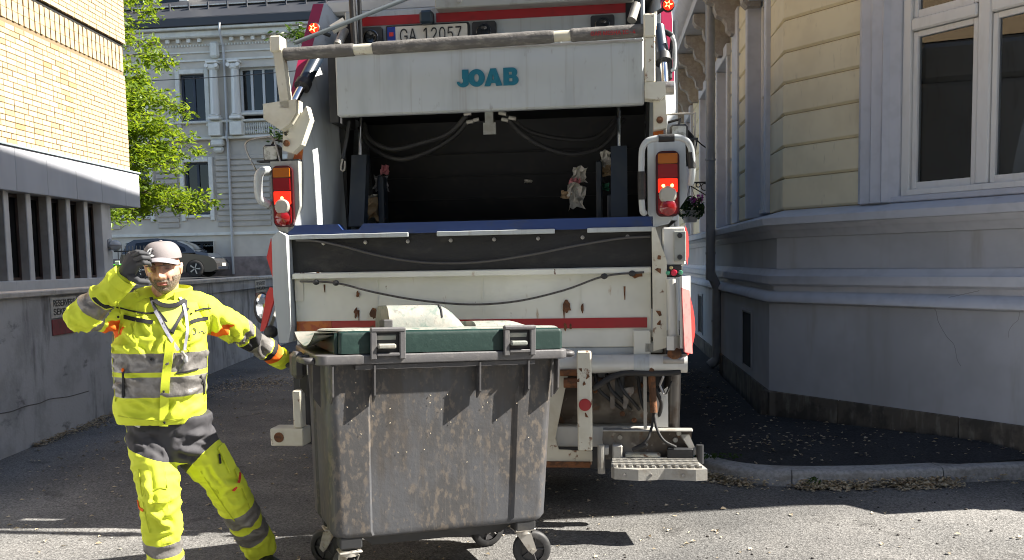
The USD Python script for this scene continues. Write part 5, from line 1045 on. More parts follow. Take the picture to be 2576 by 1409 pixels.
lab[tors & (((z > zb(936)) & (z < zb(888))) | ((z > zb(1000)) & (z < zb(948))))] = 1
lab[isUR & (sUR > .66) & (sUR < .92)] = 1; lab[isFR & (sFR > .22) & (sFR < .50)] = 1; lab[isFR & (sFR > .52) & (sFR < .58) & (cen[:, 2] < (J['elR']+(J['wrR']-J['elR'])*.55)[2])] = 2; lab[isUR & (sUR > .58) & (sUR < .66) & (cen[:, 2] > J['elR'][2]+.02)] = 2
lab[isUL & (sUL > .84)] = 1; lab[isFL & (sFL > .06) & (sFL < .24)] = 2; lab[isFL & (sFL > .24) & (sFL < .56)] = 1; lab[isFL & (sFL > .58) & (sFL < .76) & (cen[:, 2] < J['wrL'][2]+.12)] = 2; lab[isFL & (sFL > .70) & (sFL < .86) & (cen[:, 1] < (J['wrL'][1]-.01))] = 3
under = lambda s, r, A_, B_: (cen[:, 2] < (A_+(B_-A_)*.3)[2]-.03)
lab[isUR & (sUR > .28) & (sUR < .58) & under(sUR, rUR, J['shR'], J['elR'])] = 3; lab[isUL & (sUL > .28) & (sUL < .46) & under(sUL, rUL, J['shL'], J['elL'])] = 3
lab = tidy(jk, lab); jkp = part_faces(ps, 'jacket', jk, lab == 0, m_hv)
split_parts(ps, 'reflective_band', jk, lab == 1, m_ref, parent=jkp); split_parts(ps, 'black_patch', jk, lab == 2, m_cblk, parent=jkp); split_parts(ps, 'orange_patch', jk, lab == 3, m_corg, parent=jkp)
# a surface to lay trim on, found from the front
def surf(t):
    v = np.array(t.vertices); n = np.array(t.vertex_normals); m = ((v-EYE)*n).sum(1) < 0; v, n = v[m], n[m]; k = cKDTree(pixel_of(v))
    def at(px, py, off=.004):
        d, i = k.query([px, py], 6); dep = np.linalg.norm(v[i]-EYE, axis=1); i = i[dep < dep.min()+.08]; p = v[i].mean(0); nn = n[i].mean(0); nn /= np.linalg.norm(nn)
        dd = ray(px, py); p = on_plane(px, py, p, nn) if abs(dd@nn) > .25 else p
        return p+nn*off, nn
    return at
jat = surf(jk)
def ribbon(at, pts, w, off=.005, thick=.003, per=4, flatz=False):
    """a flat strip of width w laid on the surface along picture points"""
    P, N = zip(*[at(x, y, off) for x, y in catmull([(a, b, 0) for a, b in pts], per)[:, :2]]); P = np.array(P); N = np.array(N)
    for _ in range(2): P[1:-1] = (P[:-2]+2*P[1:-1]+P[2:])/4; N[1:-1] = (N[:-2]+2*N[1:-1]+N[2:])/4
    N /= np.linalg.norm(N, axis=1, keepdims=True); T = np.gradient(P, axis=0); T /= np.linalg.norm(T, axis=1, keepdims=True); S = np.cross(T, N); S /= np.linalg.norm(S, axis=1, keepdims=True)
    r = np.stack([P-S*w/2-N*thick, P-S*w/2+N*thick*.4, P+S*w/2+N*thick*.4, P+S*w/2-N*thick], 1); return loft([list(x) for x in r])
for pts, w, nm, mat in (([(310, 796), (335, 803), (360, 808), (385, 812)], .019, 'pocket_zip', m_cblk), ([(478, 812), (492, 806), (522, 800)], .017, 'pocket_zip', m_cblk), ([(292, 772), (330, 782), (365, 789), (396, 787)], .007, 'piping', m_cblk), ([(490, 782), (515, 776), (530, 776)], .007, 'piping', m_cblk),
                        ([(311, 930), (312, 960), (311, 1000)], .013, 'pocket_zip', m_cblk), ([(503, 945), (511, 965), (513, 990)], .010, 'pocket_zip', m_cblk), ([(442, 939), (470, 935), (497, 928)], .008, 'piping', m_cblk),
                        ([(430, 845), (424, 900), (417, 950), (414, 1000), (412, 1070)], .038, 'zip_flap', m_hv), ([(388, 770), (402, 788), (420, 812), (428, 838)], .012, 'collar_zip', m_cblk), ([(474, 775), (458, 795), (444, 815), (434, 840)], .012, 'collar_zip', m_cblk)):
    jp = ps.add(nm, ribbon(jat, pts, w), mat, parent=jkp, smooth=40)
for x, y in ((296, 797), (480, 790), (381, 905), (416, 905), (412, 985), (414, 1062)): ps.add('snap_button', ball(jat(x, y, .006)[0], .006, 1, (1, .5, 1)), m_cblk, parent=jkp)
ps.add('zip_puller', ball(jat(311, 932, .006)[0], .009, 1, (.8, .6, 1.2)), m_corg, parent=jkp)
m_seam = cloth('hivis_seam', (.42, .47, .03), (.36, .40, .03))
for pts in ([(286, 840), (284, 890), (288, 950), (292, 1010)], [(522, 860), (520, 910), (517, 960), (514, 1010)], [(296, 760), (304, 800), (300, 840)], [(524, 765), (530, 800), (528, 840)], [(298, 1046), (350, 1054), (405, 1058), (460, 1052), (510, 1042)], [(330, 815), (345, 870), (350, 885)], [(480, 835), (478, 860), (478, 884)]): ps.add('seam', ribbon(jat, pts, .005, .004, .0015), m_seam, parent=jkp)
# small printed crest and word on the chest
for pts in ([(487, 825), (493, 832), (490, 842), (483, 840), (482, 830), (487, 825)], [(500, 837), (508, 833), (512, 838), (520, 834)]): ps.add('print', ribbon(jat, pts, .004, .003, .001), m_tg, parent=jkp)
# T-shirt in the open neck, black neckband, collar
def between(at, L_, R_, off=.006, n=9, m=6):
    """a patch of cloth laid on the surface between two picture lines"""
    L_ = catmull([(x, y, 0) for x, y in L_], 6)[:, :2]; R_ = catmull([(x, y, 0) for x, y in R_], 6)[:, :2]; u = np.linspace(0, 1, n); li = [np.array([np.interp(k, np.linspace(0, 1, len(P)), P[:, j]) for j in (0, 1)]) for k in u for P in (L_,)]; ri = [np.array([np.interp(k, np.linspace(0, 1, len(R_)), R_[:, j]) for j in (0, 1)]) for k in u]
    P = np.array([at(*(a_+(b_-a_)*w), off)[0] for a_, b_ in zip(li, ri) for w in np.linspace(0, 1, m)]); i, j = np.meshgrid(np.arange(n-1), np.arange(m-1), indexing='ij'); q_ = (i*m+j).ravel(); f = np.vstack([np.stack([q_, q_+m, q_+m+1], 1), np.stack([q_, q_+m+1, q_+1], 1)])
    return P, f
ps.add('t_shirt', between(jat, [(388, 762), (398, 785), (412, 808), (427, 832)], [(462, 764), (458, 785), (446, 808), (431, 832)]), cloth('tshirt_yellow', (.50, .56, .13), (.44, .50, .10)), smooth=True)
ps.add('neckband', ribbon(jat, [(387, 757), (405, 768), (426, 771), (446, 768), (463, 758)], .020, .012, .004), m_cblk, smooth=40)
ps.add('neckband', tube([J['neck']+V(.002, -.006, -.030)+V(.070*math.cos(t), .066*math.sin(t), .012*math.sin(t)) for t in np.linspace(0, 2*PI, 25)], .011, 8, False), m_cblk, smooth=True)
def collar(sg):
    rings = []; b_ = J['neck']+V(0, .012, -.052)
    for k in range(14):
        w = k/13; t = PI/2-sg*w*2.50; h = .098-.030*w**2; ct, st = math.cos(t), math.sin(t); fl_ = .012+.030*w**2
        rings.append([b_+V(.098*ct, .094*st, -.012-.03*w**3), b_+V((.100+fl_*.4)*ct, (.096+fl_*.4)*st, h*.6), b_+V((.098+fl_)*ct, (.094+fl_)*st, h), b_+V((.105+fl_)*ct, (.101+fl_)*st, h-.004), b_+V((.112+fl_*.6)*ct, (.108+fl_*.6)*st, h*.5), b_+V(.115*ct, .112*st, -.02-.03*w**3)])
    return loft(rings)
for sg in (-1, 1): ps.add('collar', collar(sg), m_hv, parent=jkp, smooth=50)
for pts in ([(380, 752), (392, 778), (408, 806), (426, 836)], [(468, 754), (464, 780), (450, 808), (433, 836)]): ps.add('collar_facing', ribbon(jat, pts, .014, .009, .003), m_tg, parent=jkp, smooth=40)
# lanyard
ln = ps.add('lanyard', ribbon(jat, [(452, 752), (464, 778), (470, 815), (470, 850), (462, 880)], .013, .010, .002), m_lany, smooth=40)
ps.add('strap', ribbon(jat, [(392, 782), (408, 812), (428, 850), (450, 882)], .015, .010, .002), m_lany, parent=ln, smooth=40)
p0, n0 = jat(459, 900, .018); ps.add('badge_clip', tube([jat(456, 884, .016)[0], p0+V(0, 0, .01)], .006, 8), m_gal, parent=ln); ps.add('badge', ball(p0, .016, 2, (.7, .35, 1.2)), m_badge, parent=ln, smooth=True)
# ---- trousers
pel = ringhull([(c('pelvis', -.16)*V(1, 1, 1), .12, .11), (c('pelvis', -.06), .195, .14), (c('pelvis', .07), .205, .145)])
legR = chain([J['hipR']+V(0, 0, -.03), J['kneeR'], J['ankR']+V(0, 0, .0)], [.121, .096, .088]); legL = chain([J['hipL']+V(0, 0, -.03), J['kneeL'], J['ankL']], [.121, .097, .090])
tr_ = skin(union(pel+legR+legL), .011, 12)
wrinkle(tr_, .017, [(J['hipR'], J['kneeR']), (J['kneeR'], J['ankR']), (J['hipL'], J['kneeL']), (J['kneeL'], J['ankL'])], seed=21)
crease(tr_, [((330, 1090), (400, 1105)), ((328, 1108), (410, 1128)), ((340, 1124), (420, 1150)), ((450, 1090), (520, 1075)), ((440, 1105), (530, 1100)), ((436, 1118), (525, 1128)), ((445, 1135), (505, 1158)), ((372, 1180), (395, 1290)), ((350, 1215), (372, 1262)), ((385, 1290), (440, 1270)), ((360, 1300), (425, 1330)), ((405, 1300), (440, 1322)), ((520, 1170), (560, 1230)), ((545, 1215), (610, 1200)), ((560, 1240), (615, 1235)), ((575, 1262), (622, 1250)), ((600, 1340), (662, 1330)), ((385, 1360), (440, 1352))], .013, 6.5)
gp = lambda x, y: on_y(x, y, 4.30)
def slope(a, b): a, b = gp(*a), gp(*b); k = (b[2]-a[2])/(b[0]-a[0]); return lambda v: v[:, 2]-a[2]-k*(v[:, 0]-a[0])
gR, gL = slope((312, 1122), (430, 1162)), slope((478, 1168), (548, 1095))
tr_ = cut(tr_, [gR, gL, lambda v: v[:, 0]-J['hipR'][0]+.105]+[lf(J['kneeR'], J['ankR'], k) for k in (.62, .79, .90, 1.04)]+[lf(J['kneeL'], J['ankL'], k) for k in (.30, .50, .60, .80)])
cen = tr_.triangles_center; lab = np.zeros(len(cen), int)
s1, r1 = limb(cen, J['kneeR'], J['ankR']); s2, r2 = limb(cen, J['kneeL'], J['ankL']); u1, q1 = limb(cen, J['hipR'], J['kneeR']); u2, q2 = limb(cen, J['hipL'], J['kneeL'])
onL = np.minimum(r2, q2) < np.minimum(r1, q1)
lab[~onL & (gR(cen) > 0) & (cen[:, 0] > J['hipR'][0]-.105)] = 2; lab[onL & (gL(cen) > 0)] = 2
lab[~onL & (((s1 > .62) & (s1 < .79)) | ((s1 > .90) & (s1 < 1.04)))] = 1
lab[onL & (((s2 > .30) & (s2 < .50)) | ((s2 > .60) & (s2 < .80)))] = 1
lab = tidy(tr_, lab); trp = part_faces(ps, 'trousers', tr_, lab == 0, m_hvt); part_faces(ps, 'grey_panel', tr_, lab == 2, m_tg, parent=trp); split_parts(ps, 'reflective_band', tr_, lab == 1, m_ref, parent=trp)
tat = surf(tr_)
ps.add('thigh_pocket', ribbon(tat, [(553, 1122), (568, 1150), (583, 1182)], .055, .008, .006), m_hvt, parent=trp, smooth=40)
ps.add('pocket_tab', ribbon(tat, [(548, 1142), (552, 1166)], .010, .010, .003), m_cblk, parent=trp)
for pts, m_ in (([(603, 1190), (600, 1215), (586, 1235)], m_red2), ([(338, 1262), (346, 1275), (362, 1284)], m_corg)): ps.add('piping', ribbon(tat, pts, .012, .005, .003), m_, parent=trp)
ps.add('paper_tag', ribbon(tat, [(345, 1064), (358, 1070)], .02, .02, .003), m_badge)
for pts in ([(350, 1180), (356, 1230), (366, 1290), (378, 1340)], [(505, 1185), (548, 1250), (590, 1310)], [(560, 1120), (590, 1185), (612, 1240), (628, 1280)], [(386, 1232), (402, 1226), (420, 1230)], [(384, 1262), (404, 1266), (424, 1262)]): ps.add('seam', ribbon(tat, pts, .005, .004, .0015), m_seam, parent=trp)
# ---- shoes
def shoe(a, d):
    d = d/np.linalg.norm(d); s = V(-d[1], d[0], 0); P = lambda f, w, z: V(a[0], a[1], 0)+d*f+s*w+V(0, 0, z)
    up = union([MF.batch_hull([msph(P(-.03, 0, .09), .058), msph(P(-.05, 0, .045), .042), msph(P(.02, 0, .06), .05)]), MF.batch_hull([msph(P(.02, 0, .062), .05), msph(P(.15, .012, .045), .036), msph(P(.15, -.014, .045), .034), msph(P(-.05, 0, .045), .042)])])
    t = skin(up, .012, 6); sole = hull([P(f, w, z) for f, w in ((-.095, -.03), (-.095, .03), (.02, -.045), (.02, .045), (.14, -.05), (.14, .05), (.19, -.025), (.19, .025)) for z in (.0, .026)]); return t, sole
for k, d in (('ankR', V(.10, -.99, 0)), ('ankL', V(.80, -.60, 0))):
    t, sole = shoe(J[k], d); sp = ps.add('shoe', tm(t), m_shoe, smooth=True); ps.add('sole', sole, m_blk, parent=sp)
# ---- head and body
HX = V(.985, .17, 0); HX /= np.linalg.norm(HX); HF = V(.17, -.985, -.06); HF /= np.linalg.norm(HF); HU = np.cross(HX, HF)*-1.0; HU = HU if HU[2] > 0 else -HU; HX = HX*math.cos(.05)+HU*math.sin(.05); HU = np.cross(HX, HF); HU = HU if HU[2] > 0 else -HU
HC = on_y(412, 676, 4.34)
ico = trimesh.creation.icosphere(6, 1.0); d = np.array(ico.vertices); x, f_, u = d[:, 0], d[:, 1], d[:, 2]
R3 = np.column_stack([.078*x, .098*f_, .125*u])
low = np.clip(-u, 0, 1); R3[:, 0] *= 1-.24*low**1.6; R3[:, 1] = R3[:, 1]*(1-.10*low**2)+.014*low*(f_ > 0)*f_
G = lambda cx, cz, sx, sz: np.exp(-((R3[:, 0]-cx)/sx)**2-((R3[:, 2]-cz)/sz)**2)*(f_ > .1)
fw = (.030*G(0, -.030, .012, .016)+.016*G(0, -.008, .009, .022)+.006*(G(-.017, -.036, .008, .008)+G(.017, -.036, .008, .008))+.008*(G(-.03, .026, .022, .008)+G(.03, .026, .022, .008))-.011*(G(-.032, .009, .014, .009)+G(.032, .009, .014, .009))
      +.007*(G(-.042, -.028, .018, .016)+G(.042, -.028, .018, .016))-.004*(G(-.026, -.047, .005, .016)+G(.026, -.047, .005, .016))+.007*G(0, -.060, .024, .006)-.004*G(0, -.067, .026, .0022)+.007*G(0, -.073, .02, .005)-.004*G(0, -.085, .02, .005)+.010*G(0, -.102, .018, .012))
R3[:, 1] += fw
R3 *= KS; headw = HC + R3[:, :1]*HX + R3[:, 1:2]*HF + R3[:, 2:]*HU
ht = trimesh.Trimesh(headw, ico.faces); ht.fix_normals()
hl = lambda a, b, c_: HC + (HX*a + HF*b + HU*c_)*KS
hm = MF(manifold3d.Mesh(vert_properties=np.asarray(ht.vertices, np.float32), tri_verts=np.asarray(ht.faces, np.uint32)))
inner = chain([hl(0, -.01, -.06), J['neck']+V(0, 0, -.02), J['yoke']+V(0, 0, -.05)], [.062, .064, .075]) + ringhull([(c('yoke', -.06), .13, .07), (c('chest'), .15, .09), (c('pelvis'), .14, .09)]) + chain([J['yoke']+V(0, 0, -.08), J['shR'], J['elR'], J['wrR']], [.05, .05, .04, .03]) + chain([J['yoke']+V(0, 0, -.08), J['shL'], J['elL'], J['wrL']], [.05, .05, .04, .03]) + chain([J['pelvis'], J['hipR'], J['kneeR'], J['ankR']], [.08, .08, .05, .04]) + chain([J['pelvis'], J['hipL'], J['kneeL'], J['ankL']], [.08, .08, .05, .04])
ears = [MF.batch_hull([msph(hl(s*.083, -.008, .012), .014, 16, (.5, .8, 1)), msph(hl(s*.079, .0, -.022), .009, 16, (.5, .8, 1)), msph(hl(s*.076, .012, .0), .010, 16)]) for s in (-1, 1)]
ps.add('body', tm_(union([hm]+inner+ears)), m_skin, smooth=50)
fc = (ht.triangles_center-HC)/KS; fx, ff, fz = fc@HX, fc@HF, fc@HU
nb = .006*(meshkit.noise(ht.triangles_center*120, 2)-.5)
mouth = (np.abs(fx) < .023) & (fz < -.058) & (fz > -.077)
beard = (ff > -.03) & ((fz < -.072+nb) | ((fz < -.044+nb) & (np.abs(fx) < .036)) | ((np.abs(fx) > .050) & (fz < -.030+nb) & (fz < .01-.9*(.055-np.abs(fx))*0)) | ((np.abs(fx) > .036) & (fz < -.055+nb))) & ~mouth & ~((np.abs(fx) < .013) & (fz > -.046))
part_faces(ps, 'beard', ht, beard, m_beard, off=.003)
lips = (np.abs(fx) < .023*(1-((fz+.067)/.012)**2*.5)) & (fz < -.060) & (fz > -.0765) & (ff > 0); part_faces(ps, 'lips', ht, lips, m_lip, off=.0012)
for s in (-1, 1):
    e = ps.add('eye', ball(hl(s*.032, .0845, .0085), .0105, 2, (1.15, .5, .38)), m_eye, smooth=True)
    ps.add('eyelid', tube([hl(s*.032+k*.013, .0905-abs(k)*.006, .0125-abs(k)*.003) for k in (-1, -.5, 0, .5, 1)], .0035, 6), m_skin, smooth=True)
    ps.add('eyebrow', tube([hl(s*(.018+.032*k), .102-.014*k, .026+.004*math.sin(k*PI)) for k in (0, .33, .66, 1)], [.003, .005, .0045, .002], 6), m_brow, smooth=True)
# safety spectacles
sp = ps.add('spectacles', join(tube([hl(-.060, .090, .020), hl(-.032, .108, .022), hl(0, .112, .020), hl(.032, .108, .022), hl(.060, .090, .020), hl(.082, .01, .016)], .0018, 6), tube([hl(-.060, .090, .020), hl(-.082, .01, .016)], .0018, 6)), m_tg)
for s in (-1, 1): ps.add('lens', hull([hl(s*a, b+k, z_) for a, b, z_ in ((.010, .110, .020), (.058, .092, .020), (.055, .092, -.006), (.040, .102, -.014), (.016, .108, -.010)) for k in (0, .001)]), m_spec, parent=sp)
# cap
th = np.linspace(0, 2*PI, 41); rings = []
for k in range(11):
    w = k/10*PI/2*.97; r = math.cos(w)**.62; zz = .050+.084*math.sin(w)**.9
    rings.append([hl((.089*r)*math.cos(t), (.108*r)*math.sin(t)+.0, zz-.012*math.sin(t)*0) for t in th[:-1]])
cp_ = ps.add('cap', loft(rings), m_cap, smooth=40)
def brim(n=15):
    r = []
    for k in range(n):
        t = -1+2*k/(n-1); a = .080*t; b0 = .105*math.sqrt(max(.05, 1-(t*.86)**2)); L = .068*math.sqrt(max(0.02, 1-t*t*.96)); dz = -.024*t*t
        r.append([hl(a, b0-.012, .060+dz), hl(a*1.02, b0+L*.5, .060+dz), hl(a*1.02, b0+L, .047+dz), hl(a*1.02, b0+L, .042+dz), hl(a*1.02, b0+L*.5, .054+dz), hl(a, b0-.012, .054+dz)])
    return loft(r)
ps.add('brim', brim(), m_capp, parent=cp_, smooth=40)
ps.add('cap_button', ball(hl(0, 0, .136), .008, 1, (1, 1, .5)), m_cap, parent=cp_)
ee = [hl(-.028+.022*math.cos(t), .0915+.002*math.cos(t)-.010*math.sin(t)*1, .086+.021*math.sin(t)) for t in np.linspace(0, 2*PI, 17)[:-1]]
ps.add('cap_badge', hull(np.vstack([ee, np.array(ee)+HF*.004])), m_badge, parent=cp_)
for a, b in ((-.036, .094), (-.020, .094), (-.028, .082)): ps.add('badge_mark', ball(hl(a, .0965+(.09-b)*.5, b), .0038, 1), m_tg, parent=cp_)
# ---- gloves: palm, four bent fingers, thumb
def glove(wrist, palm, knuckles, fingers, thumb, rw=.034):
    ms = chain([wrist, palm], [rw, .036]) + [MF.batch_hull([msph(palm, .034)]+[msph(k, .0145) for k in knuckles]+[msph(wrist+(palm-wrist)*.35, .031)])]
    for k, fs, r in zip(knuckles, fingers, (.0105, .0108, .0105, .0095)): ms += chain([k]+fs, [.0128, r, r*.95, r*.82], 14)
    ms += chain(thumb, [.020, .0155, .0125], 14)
    t = skin(union(ms), .0045, 5); return t
o = lambda px_, py_, y: on_y(px_, py_, y-.25 if y < 4.6 else y)
W = J['wrR']; kn = [o(346, 666, 4.37), o(339, 654, 4.385), o(333, 645, 4.405), o(327, 641, 4.43)]     # index lowest, little finger on top
fg = [[o(362, 661, 4.335), o(374, 662, 4.37), o(377, 668, 4.395)], [o(358, 648, 4.335), o(373, 649, 4.36), o(378, 656, 4.39)], [o(352, 637, 4.36), o(369, 639, 4.375), o(375, 647, 4.40)], [o(343, 633, 4.395), o(358, 634, 4.405), o(366, 640, 4.425)]]
g1 = glove(o(303, 702, 4.42), o(324, 682, 4.40), kn, fg, [o(330, 697, 4.385), o(350, 708, 4.36), o(371, 710, 4.375)])
ps.add('glove', tm(g1), m_glove, smooth=True)
ps.add('cuff', cyl(J['elR']+(J['wrR']-J['elR'])*.95, J['wrR']+(J['wrR']-J['elR'])*.14, .063, .058, 20), m_hv, smooth=50)
gx = V(*(BO+V(-.66*math.cos(BT)+.16*math.sin(BT)*1, -.66*math.sin(BT)-.16*math.cos(BT), 0))) if 0 else None
grip = o(738, 903, 4.93)
kn = [grip+V(-.005, -.03+.02*k, .028-.004*k) for k in range(4)]
fg = [[k+V(.035, 0, -.004), k+V(.050, 0, -.03), k+V(.036, 0, -.052)] for k in kn]
g2 = glove(J['wrL']+V(.0, .0, -.005), grip+V(-.035, .005, .005), kn, fg, [grip+V(-.045, -.03, -.005), grip+V(-.02, -.05, -.025), grip+V(.015, -.055, -.04)])
ps.add('glove', tm(g2), m_glove, smooth=True)
ps.add('cuff', cyl(J['elL']+(J['wrL']-J['elL'])*.94, J['wrL']+(J['wrL']-J['elL'])*.10, .058, .052, 20), m_hv, smooth=50)
# ================================================================== grey townhouse across the upper street
m_hs = M('house_render', (.60, .54, .455), .85, [((.51, .455, .385), 1.2, .4, .65, .7)], bump=.15, bscale=20); m_hst = M('house_trim', (.70, .68, .61), .8, [((.58, .56, .50), 3., .45, .65, .6)])
m_hr = M('house_rustic', (.50, .445, .375), .85, [((.40, .36, .31), 1.5, .4, .65, .7)]); m_hb = M('house_base', (.27, .22, .205), .85, [((.12, .1, .09), 2., .4, .65, .7)])
m_hroof = M('house_roof', (.04, .042, .048), .5); m_hg = glass_pane('house_glass', (.10, .12, .13)); m_hf = M('house_frame', (.035, .045, .065), .5); m_hfw = M('house_frame_white', (.55, .55, .54), .5); m_col = M('column_white', (.76, .74, .68), .8)
HT = math.radians(-7); HO = V(-10, 40, 0); HUV = V(math.cos(HT), math.sin(HT), 0); HIN = V(-math.sin(HT), math.cos(HT), 0)
gh = Thing('townhouse', 'grey classical townhouse with columns, dark windows and rusticated ground floor', 'house', loc=HO, rz=HT, local=True)
hb = lambda x0, x1, z0, z1, o0=0, o1=.3, b=0: bx(x0, x1, -o1, -o0 if o0 <= 0 else -o0, z0, z1, b)   # o: metres out of the wall
def hbx(x0, x1, z0, z1, i=.3, o=0, b=0): return bx(x0, x1, -o, i, z0, z1, b)
HL, HR = -14., 5.
wx = [-11.4, -8.7, -6.05, -3.35, .75, 3.6]   # window axes
def openings(z0, z1, hw, mat, nm, ax=wx, hws=None):
    xs = [HL] + [v for i, a in enumerate(ax) for v in (a-(hws[i] if hws else hw), a+(hws[i] if hws else hw))] + [HR]
    for a, b in zip(xs[::2], xs[1::2]): gh.add(nm, hbx(a, b, z0, z1, .35, 0), mat)
gh.add('wall', hbx(HL, HR, 1.0, 2.05, .4, .06), m_hb)
ub = [-11.4, -8.7, -6.05, -3.35, 1.6, 3.6]
openings(2.05, 2.72, .62, m_hs, 'wall', ub); gh.add('wall', hbx(HL, HR, 2.721, 3.85, .35, 0), m_hs)
gh.add('string_course', hbx(HL, HR, 2.98, 3.10, .3, .07), m_hst)
openings(3.851, 6.10, .55, m_hr, 'wall'); gh.add('wall', hbx(HL, HR, 6.101, 7.0, .35, 0), m_hr)
for k in range(13):
    z = 3.3+k*.235
    xs = [HL] + [v for a in wx for v in (a-.86, a+.86)] + [HR]
    for a, b in zip(xs[::2], xs[1::2]): gh.add('rustic_band', hbx(a, b, z+.03, z+.215, -.001, .05, .02), m_hr)
gh.add('ledge', hbx(HL, HR, 7.0, 7.12, .3, .22, .03), m_hst)
gh.add('wall', hbx(HL, HR, 7.121, 7.75, .35, 0), m_hs); gh.add('sill_course', hbx(HL, HR, 7.70, 7.80, .3, .16, .03), m_hst)
hws = [.55, .55, .55, .55, 1.02, .55]; wx2 = [-11.4, -8.7, -6.05, -3.35, -.25, 3.6]
openings(7.801, 9.95, .55, m_hs, 'wall', wx2, hws); gh.add('wall', hbx(HL, HR, 9.951, 11.5, .35, 0), m_hs)
gh.add('string_course', hbx(HL, HR, 10.28, 10.36, .3, .06), m_hst); gh.add('string_course', hbx(HL, HR, 10.62, 10.68, .3, .05), m_hst)
gh.add('cornice', hbx(HL, HR, 11.22, 11.5, .3, .30, .05), m_hst); gh.add('cornice', hbx(HL, HR, 11.501, 11.62, .3, .46, .03), m_hst)
for k, x in enumerate(np.arange(HL+.2, HR, .47)):
    if -2.9 < x < -1.6: continue
    gh.add('dentil', hbx(x, x+.16, 11.05, 11.215, 0, .16, .01), m_col)
for x in np.arange(HL+.1, HR, .13): pass
gh.add('dentil_row', join(*[hbx(x, x+.06, 10.90, 10.98, 0, .04) for x in np.arange(HL+.1, HR, .13)]), m_hst, kind='stuff')
gh.add('gutter', hbx(HL, HR, 11.63, 11.98, .1, .52, .02), m_hroof)
gh.add('roof', hull([(x, y, z) for x in (HL, HR) for y, z in ((-.5, 11.99), (.2, 11.99), (6, 17.5), (9, 17.5), (9, 12))]), m_hroof)
for z in (12.35, 12.62): gh.add('snow_guard', hbx(HL, HR, z, z+.04, .05-(z-12.3)*.3+.35, .02-(z-12.3)*.5), m_hst)
for x in np.arange(HL+.4, HR, .85): gh.add('guard_post', hbx(x, x+.05, 12.0, 12.72, .1, .0), m_hroof)
for x in (-8.6, -4.6, -.6): # dormers
    d_ = gh.add('dormer', bx(x-.9, x+.9, .7, 3.4, 12.6, 14.4, .02), m_hst); gh.add('dormer_window', bx(x-.5, x+.5, .66, .7, 12.9, 14.0), m_hg, parent=d_)
def hwin(a, hw, z0, z1, mull, fm=m_hf, sur=.20, tr=None, smat=m_hst):
    for x0, x1 in ((a-hw-sur, a-hw), (a+hw, a+hw+sur)): gh.add('surround', hbx(x0, x1, z0-.25, z1+sur, .2, .09, .02), smat)
    gh.add('surround', hbx(a-hw, a+hw, z1, z1+sur, .2, .09, .02), smat); gh.add('window_sill', hbx(a-hw, a+hw, z0-.12, z0, .2, .10, .02), smat)
    w = gh.add('window', join(hbx(a-hw, a-hw+.09, z0, z1, .22, -.12), hbx(a+hw-.09, a+hw, z0, z1, .22, -.12), hbx(a-hw+.09, a+hw-.09, z1-.09, z1, .22, -.12), hbx(a-hw+.09, a+hw-.09, z0, z0+.09, .22, -.12)), fm)
    for m in mull: gh.add('mullion', hbx(m-.05, m+.05, z0+.09, z1-.09, .22, -.13), fm, parent=w)
    xs = [a-hw+.09] + [v for m in mull for v in (m-.05, m+.05)] + [a+hw-.09]
    for x0, x1 in zip(xs[::2], xs[1::2]): gh.add('pane', hbx(x0, x1, z0+.09, z1-.09, .185, -.18), m_hg, parent=w)
    gh.add('room', bx(a-hw-.3, a+hw+.3, .9, .95, z0-.3, z1+.3), m_dark, parent=w)
for a in wx: hwin(a, .55, 3.86, 6.09, [a])
for a in wx2:
    if a == -.25: hwin(a, 1.02, 8.10, 9.94, [-.78, -.27, .24], m_hfw, .04)
    else: hwin(a, .55, 7.81, 9.77, [a])
for a in ub: hwin(a, .62, 2.06, 2.72, [a], sur=.03)
for a in ub[3:4]:
    for dx in (-.3, .28): pass
def column(x, orn):
    c_ = gh.add('column', join(hbx(x-.26, x+.26, 7.80, 7.93, 0, .42, .03), hbx(x-.20, x+.20, 7.931, 8.02, 0, .38, .05), mv(lathe([(.19, 8.02), (.185, 8.6), (.18, 8.65), (.165, 9.85)], 16), (x, -.19, 0)), ), m_col, smooth=30)
    gh.add('capital', join(hbx(x-.25, x+.25, 10.12, 10.22, 0, .42, .02), hbx(x-.2, x+.2, 9.86, 10.115, 0, .38, .06)), m_col, parent=c_)
    for s in (-1, 1): gh.add('volute', cyl((x+s*.21, -.42, 10.02), (x+s*.21, -.30, 10.02), .085, n=10), m_col, parent=c_)
    gh.add('pedestal', hbx(x-.27, x+.27, 7.13, 7.69, 0, .38, .02), m_hst, parent=c_)
for x in (-2.32, -1.38, -7.3, 2.4): column(x, 1)
gh.add('console', join(hbx(-2.55, -2.0, 6.72, 6.99, 0, .3, .05), hbx(-2.5, -2.05, 6.45, 6.715, 0, .2, .08)), m_hst); gh.add('console', hbx(-2.45, -2.05, 10.37, 11.04, 0, .25, .08), m_hst)
for k in range(22): gh.add('baluster', mv(lathe([(.03, 7.2), (.05, 7.3), (.025, 7.42), (.05, 7.55), (.03, 7.65)], 6), (-1.1+k*.095, -.06, 0)), m_hst)
gh.add('downpipe', tube(catmull([(-1.80, -.52, 11.7), (-1.82, -.5, 11.35), (-1.86, -.2, 10.9), (-1.86, -.12, 10.5), (-1.85, -.12, 7.2), (-1.84, -.25, 7.05), (-1.85, -.12, 6.9), (-1.85, -.14, 1.3)], 5), .055, 8), m_hfw, smooth=50)
for k, (x, z) in enumerate(((-3.65, 2.62), (-3.05, 2.62))):
    v, f = letters('Parkeringen', .075, .004); gh.add('lettering', frame((v, f), (x-.22, .17, z-.1), V(1, 0, 0), V(0, 0, 1), V(0, -1, 0)), m_hfw)

